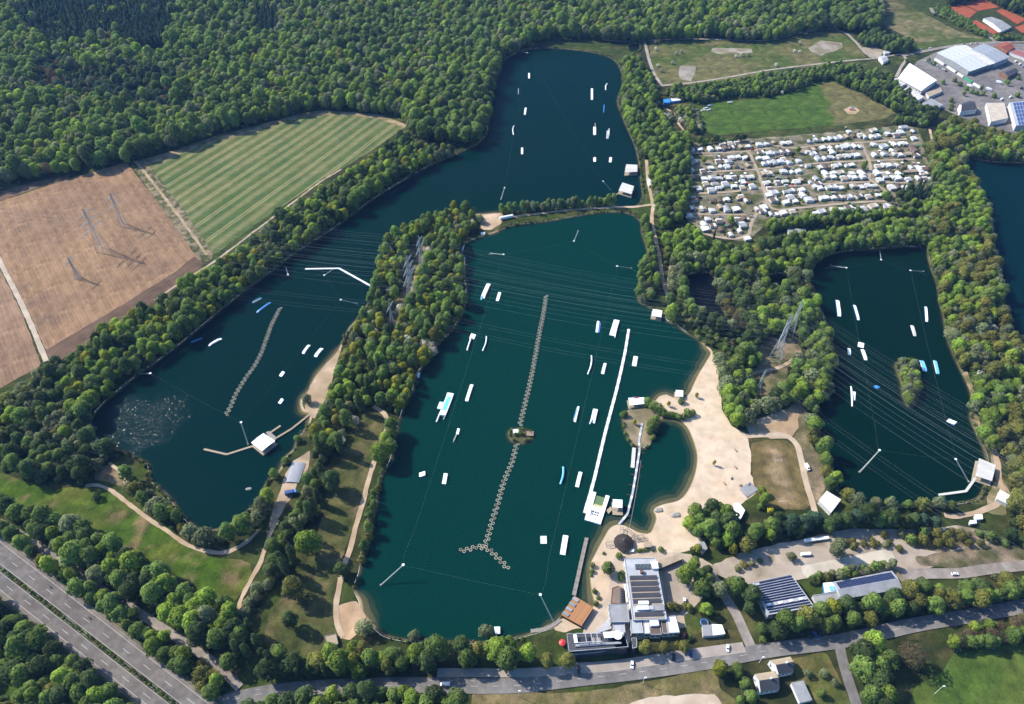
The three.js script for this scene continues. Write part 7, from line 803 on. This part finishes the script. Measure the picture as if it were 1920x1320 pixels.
for (const [u, v, s, l] of [[1235, 957, 2.4, 'large pale boulder at the cove beach tip'], [1267, 966, 2.6, 'brown driftwood boulder on the cove beach'], [466, 916, 1.6, 'pale boulder breaking the western lake surface']]) { const [x, z] = P(u, v), g0 = new THREE.IcosahedronGeometry(1, 2), p = g0.attributes.position; for (let i = 0; i < p.count; i++) { const f = 0.75 + 0.5 * vn(p.getX(i) * 2 + 9, p.getY(i) * 2 + p.getZ(i) * 3, 5); p.setXYZ(i, p.getX(i) * s * f * 1.3, p.getY(i) * s * f * 0.45, p.getZ(i) * s * f * 0.8); } g0.computeVertexNormals(); const m = new THREE.Mesh(g0, MT.stone); m.position.set(x, l.includes('western') ? -0.5 : 0.3, z); m.castShadow = m.receiveShadow = true; top(m, 'boulder', l, 'boulder'); }
for (const [u, v, H, l] of [[1752, 1301, 11, 'white floodlight mast at the playing field edge'], [1205, 1281, 8, 'street lamp beside the dry verge'], [972, 1306, 8, 'street lamp at the road junction'], [1423, 1243, 8, 'street lamp near the white houses']]) { const [x, z] = P(u, v), g = thing('lamp_post', l, 'lamp post', [x, 0.3, z]); part(g, 'pole', cone(0.16, 0.09, H, 8), MT.white2); part(g, 'lamp_head', box(1.2, 0.25, 0.5, 0.5, H, 0), MT.white); }
{ const [x, z] = P(1597, 206), g = thing('play_frame', 'red and blue climbing frame on the round sandy play area', 'play frame', [x, 0.3, z]); for (const [a, b] of [[-1, -1], [1, -1], [-1, 1], [1, 1]]) part(g, 'post', bar([a, 0, b], [a, 3, b], 0.12), MT.wood); part(g, 'platform', box(2.4, 0.15, 2.4, 0, 1.5, 0), MT.wood); part(g, 'roof', cone(2, 0.1, 1.2, 4, 0, 3, 0), MT.blue); part(g, 'slide', box(3.6, 0.2, 0.9, 2.6, 0.8, 0.5, 0, 0, -0.45), MT.red); part(g, 'side_house', box(1.8, 1.6, 1.8, -2.4, 0.8, 1), MT.red); }
for (const [u0, v0, u1, v1, l] of [[1508, 1016, 1553, 1010, 'long white boat trailer on the upper car park lane'], [1501, 1041, 1519, 1040, 'short white trailer at the concrete bay']]) { const S = spanOf(u0, v0, u1, v1), g = thing('trailer', l, 'trailer', [S.c[0], 0.6, S.c[1]], S.ang); part(g, 'cover', profile([[-S.L / 2, 0.5], [-S.L / 2 + 0.3, 1.6], [S.L / 2 - 0.3, 1.6], [S.L / 2, 0.5]], 2, 0.15), MT.white); for (const s of [-1, 1]) part(g, 'wheel', new THREE.CylinderGeometry(0.35, 0.35, 0.2, 10).rotateX(Math.PI / 2).translate(0, 0.35, s * 0.95), MT.tyre); }
{ const S = spanOf(937, 412, 962, 407), g = thing('trailer', 'long white trailer parked on the dam sand landing', 'trailer', [S.c[0], 0.4, S.c[1]], S.ang); part(g, 'body', box(S.L, 2.3, 2.6, 0, 1.6, 0), MT.white); part(g, 'roof', box(S.L * 0.98, 0.15, 2.4, 0, 2.85, 0), MT.white2); for (const s of [-1, 1]) for (const a of [-0.25, 0.25]) part(g, 'wheel', new THREE.CylinderGeometry(0.45, 0.45, 0.25, 10).rotateX(Math.PI / 2).translate(S.L * a, 0.45, s * 1.2), MT.tyre); }
{ const S = spanOf(547, 905, 560, 868), g = thing('boat_ramp_cover', 'grey tarpaulin covered ramp on the western sand landing', 'tarpaulin', [S.c[0], 0.4, S.c[1]], S.ang); part(g, 'sheet', new THREE.CylinderGeometry(5.5, 5.5, S.L, 20, 4, false, 0, Math.PI).rotateZ(Math.PI / 2).scale(1, 0.16, 0.85), mat([0.3, 0.31, 0.34], 0.6, { map: roofTex })); part(g, 'edge_beam', box(S.L, 0.3, 0.3, 0, 0.15, 4.8), MT.steelD); part(g, 'edge_beam', box(S.L, 0.3, 0.3, 0, 0.15, -4.8), MT.steelD); }
// ---------- wind-ruffled patch of water that flashes in the sun ----------
{ const c = P(262, 792), hv = new THREE.Vector3(-c[0], HEIGHT, -c[1]).normalize().add(sunDir).normalize(), lean = [-hv.x / hv.y * 0.5, -hv.z / hv.y * 0.5], g = 0.46, pos = [], uv = [], r = RNG(99), nx = 205, nz = 165; const tri = (a, b, d) => { pos.push(...a, ...b, ...d); uv.push(0, 0, 1, 0, 0, 1); };
  for (let j = 0; j < nz; j++) for (let i = 0; i < nx; i++) { const x = c[0] + (i - nx / 2) * g, z = c[1] + (j - nz / 2) * g, e = 1 - Math.hypot((x - c[0]) / 42, (z - c[1]) / 34) + 0.7 * (fbm(x / 12, z / 12, 71, 3) - 0.5); if (e < r() * 0.5 - 0.05 || !inWater(x, z)) continue; const cx = x + (r() - 0.5) * g, cz = z + (r() - 0.5) * g, s = 0.09 + 0.12 * r(), a = r() * 6.28, tx = lean[0] + (r() + r() + r() - 1.5) * 0.36, tz = lean[1] + (r() + r() + r() - 1.5) * 0.36, y = WATER + 0.16, V = k => { const ux = Math.cos(a + k * 2.09) * s, uz = Math.sin(a + k * 2.09) * s * 0.6; return [cx + ux, y + ux * tx + uz * tz, cz + uz]; }; tri(V(0), V(2), V(1)); }
  const m = new THREE.Mesh(bg(pos, null, uv), new THREE.MeshPhysicalMaterial({ color: lin(0.0003, 0.021, 0.022), roughness: 0.2, ior: 1.33, specularIntensity: 1 })); top(m, 'ripples', 'wind ruffled ripples glittering on the western lake', 'ripples', null, 'stuff'); }
renderer.render(scene, camera);
